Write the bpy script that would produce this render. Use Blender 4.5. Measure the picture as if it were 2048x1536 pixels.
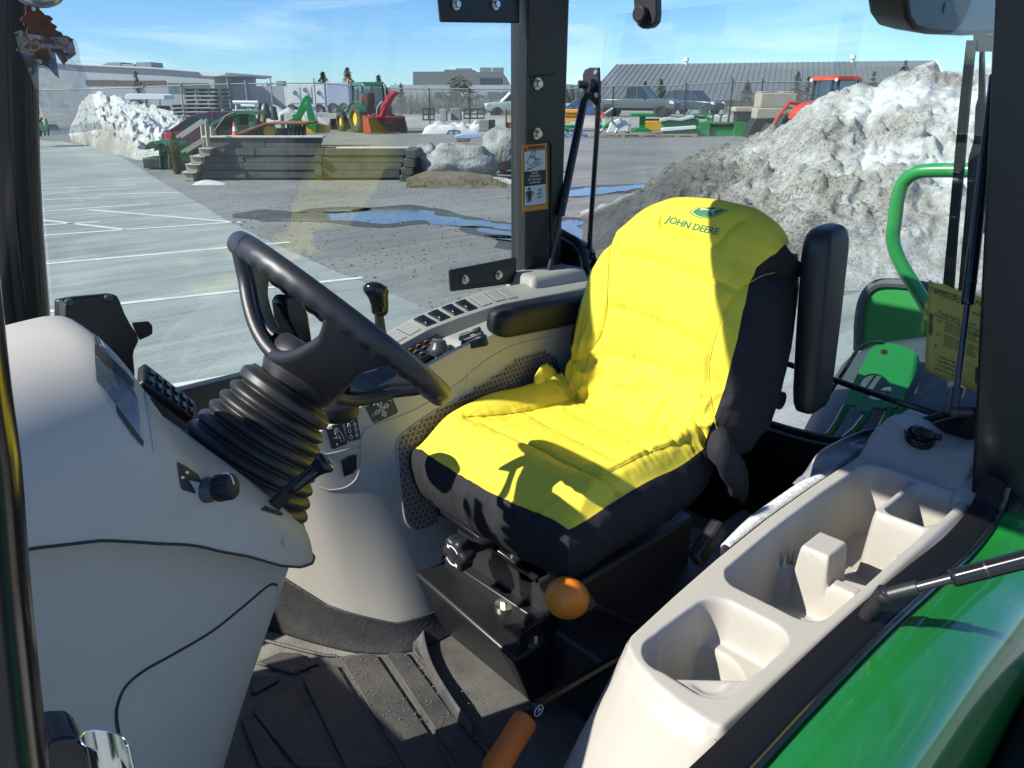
import bpy, bmesh, math, random
import numpy as np
from mathutils import Vector, Matrix, noise
from mathutils.bvhtree import BVHTree

scene = bpy.context.scene
for o in list(bpy.data.objects):
    bpy.data.objects.remove(o)
RAD = math.radians
# ------------------------------------------------------------------ camera
# world axes follow the tractor the cab belongs to: +X = rearward, +Y = to its right hand, +Z = up
ZC = 2.10
FPX = 1538.0
PITCH = math.atan((768 - 188) / FPX)
YAW = RAD(43)
F2 = Vector((math.sin(YAW), math.cos(YAW), 0))
RT = Vector((math.cos(YAW), -math.sin(YAW), 0))
FW = F2 * math.cos(PITCH) + Vector((0, 0, -math.sin(PITCH)))
UP = F2 * math.sin(PITCH) + Vector((0, 0, math.cos(PITCH)))
CAM = Vector((0, 0, ZC))
cam = bpy.data.cameras.new('camera')
cam.sensor_width = 36
cam.lens = 36 * FPX / 2048
cam.clip_start = 0.02
cam.clip_end = 3000
camo = bpy.data.objects.new('camera', cam)
scene.collection.objects.link(camo)
camo.matrix_world = Matrix(((RT.x, UP.x, -FW.x, CAM.x), (RT.y, UP.y, -FW.y, CAM.y), (RT.z, UP.z, -FW.z, CAM.z), (0, 0, 0, 1)))
scene.camera = camo
# ------------------------------------------------------------------ light
SUN_EL, SUN_B = RAD(39), RAD(22)
SUN = Vector((-math.cos(SUN_B) * math.cos(SUN_EL), math.sin(SUN_B) * math.cos(SUN_EL), math.sin(SUN_EL)))
world = bpy.data.worlds.new('World')
scene.world = world
world.use_nodes = True
wn = world.node_tree.nodes
wl = world.node_tree.links
wn.clear()
w_out = wn.new('ShaderNodeOutputWorld')
w_bg = wn.new('ShaderNodeBackground')
w_sky = wn.new('ShaderNodeTexSky')
w_sky.sky_type = 'NISHITA'
w_sky.sun_disc = False
w_sky.sun_elevation = SUN_EL
w_sky.sun_rotation = math.atan2(SUN.x, SUN.y)
w_sky.altitude = 1200
w_sky.air_density = 1.0
w_sky.dust_density = 0.1
w_sky.ozone_density = 4.0
w_tc = wn.new('ShaderNodeTexCoord')
w_map = wn.new('ShaderNodeMapping')
w_map.inputs['Scale'].default_value = (1.2, 1.2, 7.0)
w_map.inputs['Rotation'].default_value = (0.1, 0.22, 0.5)
w_noise = wn.new('ShaderNodeTexNoise')
w_noise.inputs['Scale'].default_value = 3.2
w_noise.inputs['Detail'].default_value = 7
w_noise.inputs['Roughness'].default_value = 0.62
w_noise.inputs['Distortion'].default_value = 0.5
w_ramp = wn.new('ShaderNodeMapRange')
w_ramp.inputs['From Min'].default_value = 0.52
w_ramp.inputs['From Max'].default_value = 0.82
w_ramp.inputs['To Max'].default_value = 0.6
w_mix = wn.new('ShaderNodeMix')
w_mix.data_type = 'RGBA'
w_mix.inputs[7].default_value = (8.0, 9.0, 10.0, 1)
wl.new(w_tc.outputs['Generated'], w_map.inputs['Vector'])
wl.new(w_map.outputs['Vector'], w_noise.inputs['Vector'])
wl.new(w_noise.outputs['Fac'], w_ramp.inputs['Value'])
wl.new(w_ramp.outputs['Result'], w_mix.inputs['Factor'])
w_tint = wn.new('ShaderNodeMix')
w_tint.data_type = 'RGBA'
w_tint.blend_type = 'MULTIPLY'
w_tint.inputs['Factor'].default_value = 1.0
w_tint.inputs[7].default_value = (0.70, 0.93, 1.25, 1)
wl.new(w_sky.outputs['Color'], w_tint.inputs[6])
wl.new(w_tint.outputs[2], w_mix.inputs[6])
wl.new(w_mix.outputs[2], w_bg.inputs['Color'])
w_bg.inputs['Strength'].default_value = 0.070
wl.new(w_bg.outputs['Background'], w_out.inputs['Surface'])
sun = bpy.data.lights.new('sun', 'SUN')
sun.energy = 3.7
sun.angle = RAD(0.55)
sun.color = (1.0, 0.955, 0.88)
suno = bpy.data.objects.new('sun', sun)
scene.collection.objects.link(suno)
suno.rotation_euler = SUN.to_track_quat('Z', 'Y').to_euler()
scene.view_settings.view_transform = 'Standard'
scene.view_settings.look = 'None'
scene.view_settings.gamma = 1
scene.view_settings.use_curve_mapping = False
scene.view_settings.exposure = 1.08
scene.cycles.max_bounces = 8
scene.cycles.transparent_max_bounces = 24
scene.cycles.caustics_reflective = False
scene.cycles.caustics_refractive = False
scene.cycles.sample_clamp_indirect = 6

# ------------------------------------------------------------------ measuring helpers
def ray(px, py):
    return FW + RT * ((px - 1024) / FPX) - UP * ((py - 768) / FPX)
def at(px, py, ax, val):
    """the point of plane ax=val seen at a place of the photograph (2048 x 1536)"""
    d = ray(px, py)
    i = 'xyz'.index(ax)
    return CAM + d * ((val - CAM[i]) / d[i])
def ground(px, py, z=0.0):
    return at(px, py, 'z', z)
def deep(px, py, D):
    """the point at horizontal distance D along the view axis"""
    d = ray(px, py)
    return CAM + d * (D / d.dot(F2))
CAMROT = -YAW            # turns local +x to picture right, +y away

# ------------------------------------------------------------------ objects
COL = scene.collection
def tag(o, label=None, cat=None, group=None, kind=None):
    if label: o['label'] = label
    if cat: o['category'] = cat
    if group: o['group'] = group
    if kind: o['kind'] = kind
    return o
def thing(name, label, cat, loc=(0, 0, 0), group=None):
    o = bpy.data.objects.new(name, None)
    COL.objects.link(o)
    o.location = loc
    o.empty_display_size = 0.1
    return tag(o, label, cat, group)
def attach(o, parent):
    if parent is not None:
        o.parent = parent
        if parent.type == 'EMPTY':
            o.location = -Vector(parent.location)
    return o
def link(name, me, parent=None):
    o = bpy.data.objects.new(name, me)
    COL.objects.link(o)
    return attach(o, parent)
def copy_tree(o, parent=None):
    c = o.copy()
    COL.objects.link(c)
    if parent is not None:
        c.parent = parent
    for ch in list(o.children):
        copy_tree(ch, c)
    return c

class MB:
    """collects shapes and links them as one mesh object"""
    def __init__(s):
        s.v, s.f = [], []
    def add(s, V, Fc, M=None):
        n = len(s.v)
        if M is not None:
            V = [M @ Vector(p) for p in V]
        s.v += [tuple(p) for p in V]
        s.f += [tuple(i + n for i in f) for f in Fc]
        return s
    def box(s, c, size, rz=0.0, M=None):
        x, y, z = size[0] / 2, size[1] / 2, size[2] / 2
        V = [(-x, -y, -z), (x, -y, -z), (x, y, -z), (-x, y, -z), (-x, -y, z), (x, -y, z), (x, y, z), (-x, y, z)]
        T = Matrix.Translation(c) @ Matrix.Rotation(rz, 4, 'Z')
        if M is not None:
            T = M @ T
        return s.add(V, [(3, 2, 1, 0), (4, 5, 6, 7), (0, 1, 5, 4), (1, 2, 6, 5), (2, 3, 7, 6), (3, 0, 4, 7)], T)
    def hexa(s, P):
        return s.add(P, [(3, 2, 1, 0), (4, 5, 6, 7), (0, 1, 5, 4), (1, 2, 6, 5), (2, 3, 7, 6), (3, 0, 4, 7)])
    def cyl(s, a, b, r0, r1=None, n=14, cap=True):
        a, b = Vector(a), Vector(b)
        r1 = r0 if r1 is None else r1
        d = (b - a).normalized()
        x = d.orthogonal().normalized()
        y = d.cross(x)
        V = []
        for p, r in ((a, r0), (b, r1)):
            for i in range(n):
                t = 2 * math.pi * i / n
                V.append(p + x * (r * math.cos(t)) + y * (r * math.sin(t)))
        Fc = [(i, (i + 1) % n, n + (i + 1) % n, n + i) for i in range(n)]
        if cap:
            Fc += [tuple(range(n - 1, -1, -1)), tuple(range(n, 2 * n))]
        return s.add(V, Fc)
    def tube(s, pts, r, n=10, cap=True, closed=False):
        pts = [Vector(p) for p in pts]
        N = len(pts)
        rs = r if isinstance(r, (list, tuple)) else [r] * N
        up = None
        V = []
        for k, p in enumerate(pts):
            a = pts[(k - 1) % N] if (closed or k > 0) else p
            b = pts[(k + 1) % N] if (closed or k < N - 1) else p
            d = (b - a).normalized()
            if up is None:
                up = d.orthogonal().normalized()
            up = (up - d * up.dot(d)).normalized()
            w = d.cross(up)
            for i in range(n):
                t = 2 * math.pi * i / n
                V.append(p + up * (rs[k] * math.cos(t)) + w * (rs[k] * math.sin(t)))
        Fc = []
        for k in range(N if closed else N - 1):
            k2 = (k + 1) % N
            for i in range(n):
                j = (i + 1) % n
                Fc.append((k * n + i, k * n + j, k2 * n + j, k2 * n + i))
        if cap and not closed:
            Fc += [tuple(range(n - 1, -1, -1)), tuple(range((N - 1) * n, N * n))]
        return s.add(V, Fc)
    def loft(s, rings, closed=True, cap0=True, cap1=True):
        n = len(rings[0])
        V = [p for r in rings for p in r]
        Fc = []
        for k in range(len(rings) - 1):
            for i in range(n if closed else n - 1):
                j = (i + 1) % n
                Fc.append((k * n + i, k * n + j, (k + 1) * n + j, (k + 1) * n + i))
        if closed and cap0:
            Fc.append(tuple(range(n - 1, -1, -1)))
        if closed and cap1:
            Fc.append(tuple(range((len(rings) - 1) * n, len(rings) * n)))
        return s.add(V, Fc)
    def lathe(s, prof, M=None, n=24):
        V, Fc = [], []
        for r, z in prof:
            for i in range(n):
                t = 2 * math.pi * i / n
                V.append((r * math.cos(t), r * math.sin(t), z))
        m = len(prof)
        for k in range(m - 1):
            for i in range(n):
                j = (i + 1) % n
                Fc.append((k * n + i, k * n + j, (k + 1) * n + j, (k + 1) * n + i))
        Fc += [tuple(range(n - 1, -1, -1)), tuple(range((m - 1) * n, m * n))]
        return s.add(V, Fc, M)
    def prism(s, poly, M, h):
        """polygon in the local xy plane of M, from z=0 to z=h"""
        n = len(poly)
        V = [(x, y, 0) for x, y in poly] + [(x, y, h) for x, y in poly]
        Fc = [tuple(range(n - 1, -1, -1)), tuple(range(n, 2 * n))] + [(i, (i + 1) % n, n + (i + 1) % n, n + i) for i in range(n)]
        return s.add(V, Fc, M)
    def sph(s, c, r, n=12, m=8, sc=(1, 1, 1)):
        V, Fc = [], []
        for j in range(m + 1):
            ph = math.pi * j / m
            rr = max(math.sin(ph), 1e-4)
            for i in range(n):
                t = 2 * math.pi * i / n
                V.append((c[0] + r * sc[0] * rr * math.cos(t), c[1] + r * sc[1] * rr * math.sin(t), c[2] + r * sc[2] * math.cos(ph)))
        for j in range(m):
            for i in range(n):
                k = (i + 1) % n
                Fc.append((j * n + i, (j + 1) * n + i, (j + 1) * n + k, j * n + k))
        return s.add(V, Fc)
    def build(s, name, mat, parent=None, smooth=35, bev=0, seg=2, sub=0, solid=0, fix=True):
        me = bpy.data.meshes.new(name)
        me.from_pydata(s.v, [], s.f)
        if fix:
            b = bmesh.new()
            b.from_mesh(me)
            bmesh.ops.recalc_face_normals(b, faces=b.faces)
            b.to_mesh(me)
            b.free()
        finish(me, smooth)
        if mat is not None:
            me.materials.append(mat)
        o = link(name, me, parent)
        if solid:
            m = o.modifiers.new('solid', 'SOLIDIFY'); m.thickness = solid; m.offset = -1
        if bev:
            m = o.modifiers.new('bevel', 'BEVEL'); m.width = bev; m.segments = seg; m.limit_method = 'ANGLE'; m.angle_limit = RAD(30)
            m.harden_normals = False
        if sub:
            m = o.modifiers.new('sub', 'SUBSURF'); m.levels = sub; m.render_levels = sub
        return o
def finish(me, smooth):
    if smooth:
        me.polygons.foreach_set('use_smooth', [True] * len(me.polygons))
        if smooth < 180:
            me.set_sharp_from_angle(angle=RAD(smooth))
    me.update()
def grid_mesh(name, P, mat, parent=None, smooth=180, flip=False, solid=0):
    """P: array (n, m, 3)"""
    P = np.asarray(P, dtype=float)
    n, m = P.shape[:2]
    idx = np.arange(n * m).reshape(n, m)
    q = np.stack([idx[:-1, :-1], idx[1:, :-1], idx[1:, 1:], idx[:-1, 1:]], -1).reshape(-1, 4)
    if flip:
        q = q[:, ::-1]
    me = bpy.data.meshes.new(name)
    me.from_pydata(P.reshape(-1, 3).tolist(), [], q.tolist())
    finish(me, smooth)
    if mat is not None:
        me.materials.append(mat)
    o = link(name, me, parent)
    if solid:
        mo = o.modifiers.new('solid', 'SOLIDIFY'); mo.thickness = solid; mo.offset = -1
    return o
def cr(pts, n=8, closed=False):
    """smooth curve through points"""
    pts = [Vector(p) for p in pts]
    N = len(pts)
    out = []
    for k in range(N if closed else N - 1):
        if closed:
            p0, p1, p2, p3 = pts[(k - 1) % N], pts[k], pts[(k + 1) % N], pts[(k + 2) % N]
        else:
            p1, p2 = pts[k], pts[k + 1]
            p0 = pts[k - 1] if k else p1 * 2 - p2
            p3 = pts[k + 2] if k + 2 < N else p2 * 2 - p1
        for i in range(n):
            t = i / n
            out.append(0.5 * ((2 * p1) + (p2 - p0) * t + (2 * p0 - 5 * p1 + 4 * p2 - p3) * t * t + (3 * p1 - p0 - 3 * p2 + p3) * t ** 3))
    if not closed:
        out.append(pts[-1])
    return out
def interp(x, xs, ys):
    return float(np.interp(x, xs, ys))
def sst(a, b, x):
    t = np.clip((np.asarray(x, dtype=float) - a) / (b - a), 0, 1)
    return t * t * (3 - 2 * t)
def rrect(w, h, r, n=5):
    """rounded rectangle polygon centred on 0"""
    P = []
    for cx, cy, a0 in ((w / 2 - r, h / 2 - r, 0), (-w / 2 + r, h / 2 - r, 90), (-w / 2 + r, -h / 2 + r, 180), (w / 2 - r, -h / 2 + r, 270)):
        for i in range(n + 1):
            a = RAD(a0 + 90 * i / n)
            P.append((cx + r * math.cos(a), cy + r * math.sin(a)))
    return P
def frame(o, x, y):
    """matrix with origin o, local x along x, local y near y"""
    x = Vector(x).normalized()
    z = x.cross(Vector(y)).normalized()
    y = z.cross(x)
    return Matrix(((x.x, y.x, z.x, o[0]), (x.y, y.y, z.y, o[1]), (x.z, y.z, z.z, o[2]), (0, 0, 0, 1)))
def rbox(name, c, size, mat, parent=None, bev=0.004, rz=0, M=None, seg=2):
    return MB().box(c, size, rz, M).build(name, mat, parent, smooth=40, bev=bev, seg=seg)
def bvh(o):
    me = o.data
    T = o.matrix_basis if o.parent is None else (Matrix.Translation(o.location + (o.parent.location if o.parent else Vector())))
    if o.modifiers:
        dg = bpy.context.evaluated_depsgraph_get()
        ev = o.evaluated_get(dg)
        m2 = ev.to_mesh()
        V = [T @ v.co for v in m2.vertices]
        Fc = [tuple(p.vertices) for p in m2.polygons]
        ev.to_mesh_clear()
    else:
        V = [T @ v.co for v in me.vertices]
        Fc = [tuple(p.vertices) for p in me.polygons]
    return BVHTree.FromPolygons(V, Fc)
def hit(tree, px, py):
    h = tree.ray_cast(CAM, ray(px, py).normalized())
    return h[0], h[1]
_TC = {}
def text(name, body, M, size, mat, parent=None, ext=0.0002, align='CENTER', bold=0.0):
    cu = bpy.data.curves.new(name, 'FONT')
    cu.body = body
    cu.size = size
    cu.extrude = ext
    cu.offset = bold
    cu.resolution_u = 2
    cu.align_x = align
    cu.align_y = 'CENTER'
    to = bpy.data.objects.new(name, cu)
    COL.objects.link(to)
    dg = bpy.context.evaluated_depsgraph_get()
    me = bpy.data.meshes.new_from_object(to.evaluated_get(dg))
    bpy.data.objects.remove(to)
    bpy.data.curves.remove(cu)
    me.name = name
    me.transform(M)
    me.materials.clear()
    me.materials.append(mat)
    return link(name, me, parent)

# ------------------------------------------------------------------ materials
def mat(name, col, rough=0.6, metal=0.0, var=0.0, vscale=8.0, bump=0.0, bscale=200.0, spec=0.5, coat=0.0, col2=None, detail=4.0, space='Object'):
    m = bpy.data.materials.new(name)
    m.use_nodes = True
    nt = m.node_tree
    b = nt.nodes['Principled BSDF']
    b.inputs['Base Color'].default_value = (*col, 1)
    b.inputs['Roughness'].default_value = rough
    b.inputs['Metallic'].default_value = metal
    b.inputs['Specular IOR Level'].default_value = spec
    if coat:
        b.inputs['Coat Weight'].default_value = coat
        b.inputs['Coat Roughness'].default_value = 0.04
    tc = nt.nodes.new('ShaderNodeTexCoord')
    if var or col2:
        n = nt.nodes.new('ShaderNodeTexNoise')
        n.inputs['Scale'].default_value = vscale
        n.inputs['Detail'].default_value = detail
        n.inputs['Roughness'].default_value = 0.65
        nt.links.new(tc.outputs[space], n.inputs['Vector'])
        mr = nt.nodes.new('ShaderNodeMapRange')
        mr.inputs['From Min'].default_value = 0.3
        mr.inputs['From Max'].default_value = 0.7
        nt.links.new(n.outputs['Fac'], mr.inputs['Value'])
        mx = nt.nodes.new('ShaderNodeMix')
        mx.data_type = 'RGBA'
        if col2 is None:
            mx.inputs[6].default_value = (*[c * (1 - var) for c in col], 1)
            mx.inputs[7].default_value = (*[min(1, c * (1 + var)) for c in col], 1)
        else:
            mx.inputs[6].default_value = (*col, 1)
            mx.inputs[7].default_value = (*col2, 1)
        nt.links.new(mr.outputs['Result'], mx.inputs['Factor'])
        nt.links.new(mx.outputs[2], b.inputs['Base Color'])
    if bump:
        n2 = nt.nodes.new('ShaderNodeTexNoise')
        n2.inputs['Scale'].default_value = bscale
        n2.inputs['Detail'].default_value = 3
        nt.links.new(tc.outputs[space], n2.inputs['Vector'])
        bp = nt.nodes.new('ShaderNodeBump')
        bp.inputs['Strength'].default_value = bump
        bp.inputs['Distance'].default_value = 0.6 / bscale
        nt.links.new(n2.outputs['Fac'], bp.inputs['Height'])
        nt.links.new(bp.outputs['Normal'], b.inputs['Normal'])
    return m
def glass_mat(name, tint=(0.93, 0.97, 0.95), refl=1.0, haze=0.0, rough=0.0):
    """thin pane: what is behind shows through, the pane mirrors more at grazing angles"""
    m = bpy.data.materials.new(name)
    m.use_nodes = True
    nt = m.node_tree
    N, L = nt.nodes, nt.links
    N.clear()
    out = N.new('ShaderNodeOutputMaterial')
    tr = N.new('ShaderNodeBsdfTransparent'); tr.inputs['Color'].default_value = (*tint, 1)
    gl = N.new('ShaderNodeBsdfGlossy'); gl.inputs['Roughness'].default_value = rough
    ge = N.new('ShaderNodeNewGeometry')
    dot = N.new('ShaderNodeVectorMath'); dot.operation = 'DOT_PRODUCT'
    L.new(ge.outputs['Incoming'], dot.inputs[0]); L.new(ge.outputs['Normal'], dot.inputs[1])
    def mth(op, a, b=None):
        k = N.new('ShaderNodeMath'); k.operation = op
        for i, x in enumerate((a, b)):
            if x is None: continue
            if isinstance(x, (int, float)): k.inputs[i].default_value = x
            else: L.new(x, k.inputs[i])
        return k.outputs[0]
    c = mth('ABSOLUTE', dot.outputs['Value'])
    p = mth('POWER', mth('SUBTRACT', 1.0, c), 5.0)
    fr = mth('ADD', mth('MULTIPLY', p, 0.96 * refl), 0.04 * refl)
    mx = N.new('ShaderNodeMixShader')
    L.new(fr, mx.inputs['Fac']); L.new(tr.outputs[0], mx.inputs[1]); L.new(gl.outputs[0], mx.inputs[2])
    last = mx.outputs[0]
    if haze:
        df = N.new('ShaderNodeBsdfDiffuse'); df.inputs['Color'].default_value = (0.8, 0.8, 0.78, 1)
        nz = N.new('ShaderNodeTexNoise'); nz.inputs['Scale'].default_value = 3.0; nz.inputs['Detail'].default_value = 8
        tc = N.new('ShaderNodeTexCoord'); L.new(tc.outputs['Object'], nz.inputs['Vector'])
        hz = mth('MULTIPLY', nz.outputs['Fac'], haze * 2)
        m2 = N.new('ShaderNodeMixShader')
        L.new(hz, m2.inputs['Fac']); L.new(last, m2.inputs[1]); L.new(df.outputs[0], m2.inputs[2])
        last = m2.outputs[0]
    L.new(last, out.inputs['Surface'])
    return m

M = {}
M['black_paint'] = mat('black_paint', (0.012, 0.013, 0.014), 0.38, bump=0.06, bscale=900, spec=0.5)
M['black_gloss'] = mat('black_gloss', (0.010, 0.011, 0.012), 0.16, spec=0.5)
M['black_plastic'] = mat('black_plastic', (0.018, 0.019, 0.021), 0.42, bump=0.25, bscale=700, var=0.15)
M['black_rubber'] = mat('black_rubber', (0.013, 0.0135, 0.014), 0.55, bump=0.2, bscale=500, var=0.2, vscale=20, spec=.35)
M['seal_rubber'] = mat('seal_rubber', (0.006, 0.0065, 0.007), 0.6, spec=.25)
M['green_tube'] = mat('green_tube_paint', (.03, .25, .06), .30, coat=.5)
M['grey_rubber'] = mat('grey_rubber', (0.10, 0.105, 0.11), 0.7, bump=0.3, bscale=300, var=0.25)
M['wheel_black'] = mat('wheel_black', (0.020, 0.021, 0.024), 0.40, bump=0.35, bscale=900)
M['beige'] = mat('beige_plastic', (0.40, 0.38, 0.33), 0.52, bump=0.18, bscale=800, var=0.05, vscale=6)
M['beige2'] = mat('beige_plastic_panel', (0.385, 0.368, 0.325), 0.50, bump=0.18, bscale=800, var=0.05, vscale=5)
M['seam'] = mat('seam_dark', (0.03, 0.028, 0.025), 0.8)
M['yellow'] = mat('yellow_cover_cloth', (0.74, 0.615, 0.055), 0.78, bump=0.25, bscale=1300, var=0.05, vscale=9, spec=0.25)
M['yellow_thread'] = mat('yellow_thread', (0.72, 0.58, 0.02), 0.8)
M['cover_black'] = mat('black_cover_cloth', (0.019, 0.0195, 0.022), 0.85, bump=0.5, bscale=900, var=0.2, vscale=60, spec=0.3)
M['green_print'] = mat('green_print', (0.015, 0.16, 0.075), 0.6)
M['carpet'] = mat('brown_carpet', (0.24, 0.205, 0.17), 0.9, bump=0.8, bscale=500, var=0.25, vscale=120)
M['carpet_tuft'] = mat('brown_carpet_tuft', (0.055, 0.045, 0.036), 0.95, bump=0.8, bscale=500)
M['bolt'] = mat('zinc_bolt', (0.62, 0.60, 0.52), 0.32, 1.0, var=0.1, vscale=100)
M['chrome'] = mat('bright_steel', (0.75, 0.76, 0.76), 0.14, 1.0)
M['steel_dark'] = mat('dark_steel', (0.06, 0.06, 0.062), 0.32, 0.6, bump=0.1, bscale=400)
M['green'] = mat('green_paint', (0.011, 0.155, 0.028), 0.22, coat=0.8, var=0.05, vscale=4)
M['green_flat'] = mat('green_sheet', (0.018, 0.22, 0.05), 0.35, coat=0.3, var=0.06, vscale=9)
M['green_dark'] = mat('green_far', (0.02, 0.15, 0.05), 0.4, var=0.15, vscale=3)
M['orange'] = mat('orange_knob', (0.80, 0.24, 0.02), 0.36, bump=0.02, bscale=200)
M['orange_foam'] = mat('orange_foam', (0.62, 0.15, 0.02), 0.7, bump=0.35, bscale=400)
M['knob_grey'] = mat('grey_knob_collar', (0.07, 0.07, 0.072), 0.45)
M['white_print'] = mat('white_print', (0.75, 0.75, 0.75), 0.6)
M['label_black'] = mat('black_label', (0.016, 0.016, 0.018), 0.45)
M['orange_label'] = mat('orange_label', (0.62, 0.24, 0.03), 0.5)
M['white_label'] = mat('white_label', (0.55, 0.60, 0.58), 0.5)
M['floor_mat'] = mat('rubber_floor_mat', (0.030, 0.032, 0.034), 0.60, col2=(0.085, 0.080, 0.072), vscale=9, bump=0.5, bscale=160, detail=9)
M['floor_dust'] = mat('dusty_floor', (0.07, 0.068, 0.062), 0.75, col2=(0.26, 0.25, 0.215), vscale=7, bump=0.5, bscale=200, detail=8)
M['paper'] = mat('yellow_paper', (0.70, 0.58, 0.13), 0.8, var=0.05, vscale=20)
M['glass'] = glass_mat('cab_glass', (0.92, 0.965, 0.945), 1.0, haze=0.012)
M['display'] = mat('grey_display', (0.10, 0.115, 0.12), 0.06, spec=0.8)
M['webbing'] = mat('white_webbing', (0.62, 0.63, 0.62), 0.9, bump=1.0, bscale=260, var=0.3, vscale=90)
M['leaf_brown'] = mat('brown_card', (0.11, 0.045, 0.025), 0.8, bump=0.5, bscale=500, var=0.35, vscale=60)
M['cellophane'] = glass_mat('cellophane', (0.80, 0.80, 0.80), 3.0, haze=0.06, rough=0.05)
# ================================================================== CAB
def onplane(px, py, o, n):
    d = ray(px, py)
    o, n = Vector(o), Vector(n)
    return CAM + d * ((o - CAM).dot(n) / d.dot(n))
cab = thing('tractor_cab', 'black steel cab of the tractor around the yellow seat, with posts and glass panes', 'tractor cab', (1.0, 1.07, 0.86))
# right rear post, leaning in and forward
AX = Vector((-0.095, -0.10, 0.75)).normalized()
PO = Vector((1.69, 1.75, 1.53))
PX = Vector((1, 0, 0)); PX = (PX - AX * PX.dot(AX)).normalized()
PN = PX.cross(AX).normalized()          # towards the cab inside (-Y)
if PN.y > 0: PN = -PN
def post(o, wu, wv, z0, z1, ax, side):
    a = ax / ax.z
    o = Vector(o)
    P = []
    for z in (z0, z1):
        b = o + a * (z - o.z)
        P += [b, b + Vector((wu, 0, 0)), b + Vector((wu + 0.02, side * wv, 0)), b + Vector((0.02, side * wv, 0))]
    return P
m = MB(); m.hexa(post(PO, 0.165, 0.09, 1.40, 2.50, AX, 1))
pr = m.build('rear_post', M['black_paint'], cab, bev=0.006)
# stepped cover plates on the post
def face_poly(pts, h, name, mt, parent, off=0.0):
    """flat plate on the inner face of the right rear post from places of the photograph"""
    O = PO + PN * off
    F = frame(O, PX, AX)
    if Vector(F.col[2][:3]).dot(PN) < 0:
        pass
    Fi = F.inverted()
    poly = []
    for px, py in pts:
        q = Fi @ onplane(px, py, O, PN)
        poly.append((q.x, q.y))
    zdir = 1 if Vector(F.col[2][:3]).dot(PN) > 0 else -1
    mm = MB(); mm.prism(poly, F, h * zdir)
    return mm.build(name, mt, parent, smooth=30, bev=min(h * 0.4, 0.0015))
face_poly([(1056, -60), (1109, -60), (1106, 138), (1102, 146), (1098, 148), (1062, 151), (1056, 156)], 0.004, 'cover_plate', M['black_paint'], pr)
face_poly([(1055, 158), (1060, 153), (1113, 147), (1113, 520), (1101, 520), (1101, 290), (1096, 284), (1064, 281), (1054, 275)], 0.004, 'cover_plate', M['black_paint'], pr)
def hexbolt(p, n, r, parent, name='bolt', mt=None):
    n = Vector(n).normalized()
    p = Vector(p)
    mm = MB()
    mm.cyl(p, p + n * r * 0.22, r, n=20)
    mm.cyl(p + n * r * 0.2, p + n * r * 0.42, r * 0.80, n=20)
    mm.cyl(p + n * r * 0.4, p + n * r * 0.95, r * 0.66, r * 0.62, n=6)
    return mm.build(name, mt or M['bolt'], parent, smooth=30)
for px, py in ((1074, 167), (1073, 267)):
    hexbolt(onplane(px, py, PO + PN * 0.004, PN), PN, 0.0165, pr)
# warning label on the post
LO = PO + PN * 0.0025
def LP(px, py, k=0):
    return onplane(px, py, LO + PN * (0.0012 * k), PN)
def quad_sheet(name, c, mt, parent, k=0, th=0.0006):
    P = [LP(*q, k) for q in c]
    P = P + [p + PN * th for p in P]
    return MB().hexa(P).build(name, mt, parent, smooth=0)
lab = quad_sheet('warning_label', [(1045, 424), (1096, 417.5), (1093.5, 286), (1044, 291)], M['orange_label'], cab, 0)
def lq(a, b, c, d, mt, k, name):
    """rectangle in label units: 0..1 across, 0..1 down"""
    def uv(x, y):
        T = Vector((1044, 291)).lerp(Vector((1093.5, 286)), x)
        B = Vector((1045, 424)).lerp(Vector((1096, 417.5)), x)
        return tuple(T.lerp(B, y))
    return quad_sheet(name, [uv(a, d), uv(c, d), uv(c, b), uv(a, b)], mt, lab, k)
def lpt(x, y, k):
    T = Vector((1044, 291)).lerp(Vector((1093.5, 286)), x)
    B = Vector((1045, 424)).lerp(Vector((1096, 417.5)), x)
    return LP(*T.lerp(B, y), k)
lq(.07, .095, .94, .405, M['seam'], 1, 'border'); lq(.085, .10, .925, .40, M['white_label'], 2, 'picture_panel')
lq(.07, .40, .94, .615, M['label_black'], 1, 'text_panel')
lq(.07, .61, .94, .925, M['seam'], 1, 'border'); lq(.085, .62, .925, .915, M['white_label'], 2, 'picture_panel')
LX = (lpt(.9, .5, 0) - lpt(.1, .5, 0)).normalized()
def ltext(s, x, y, size, mt, k=3, bold=0.0):
    F = frame(lpt(x, y, k), LX, AX)
    return text('lettering', s, F, size, mt, lab, 0.0001, bold=bold)
ltext('WARNING', .58, .052, 0.0145, M['label_black'], 2, 0.0003)
for i, s_ in enumerate(('AVOID', 'CRUSHING', 'Do not jump if', 'machine tips')):
    ltext(s_, .5, .435 + i * .046, 0.0092, M['white_print'], 3)
for i, s_ in enumerate(('USE', 'SEAT', 'BELT')):
    ltext(s_, .70, .70 + i * .055, 0.0098, M['label_black'], 4)
def lstroke(pts, w, mt, k=4, name='pictogram'):
    mm = MB()
    for a, b in zip(pts[:-1], pts[1:]):
        mm.cyl(lpt(*a, k), lpt(*b, k), w, n=5)
    return mm.build(name, mt, lab, smooth=0)
mm = MB()
mm.add([lpt(.07, .082, 3), lpt(.20, .078, 3), lpt(.135, .026, 3)], [(0, 1, 2)]); mm.build('warning_triangle', M['label_black'], lab, smooth=0)
lstroke([(.135, .045), (.135, .062)], .0006, M['orange_label'], 4, 'warning_triangle_mark')
def boxstroke(c, w, h, a):
    ca, sa = math.cos(a), math.sin(a)
    P = [(c[0] + (x * ca - y * sa), c[1] + (x * sa + y * ca) * .40) for x, y in ((-w, -h), (w, -h), (w, h), (-w, h), (-w, -h))]
    lstroke(P, .0006, M['label_black'])
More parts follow.
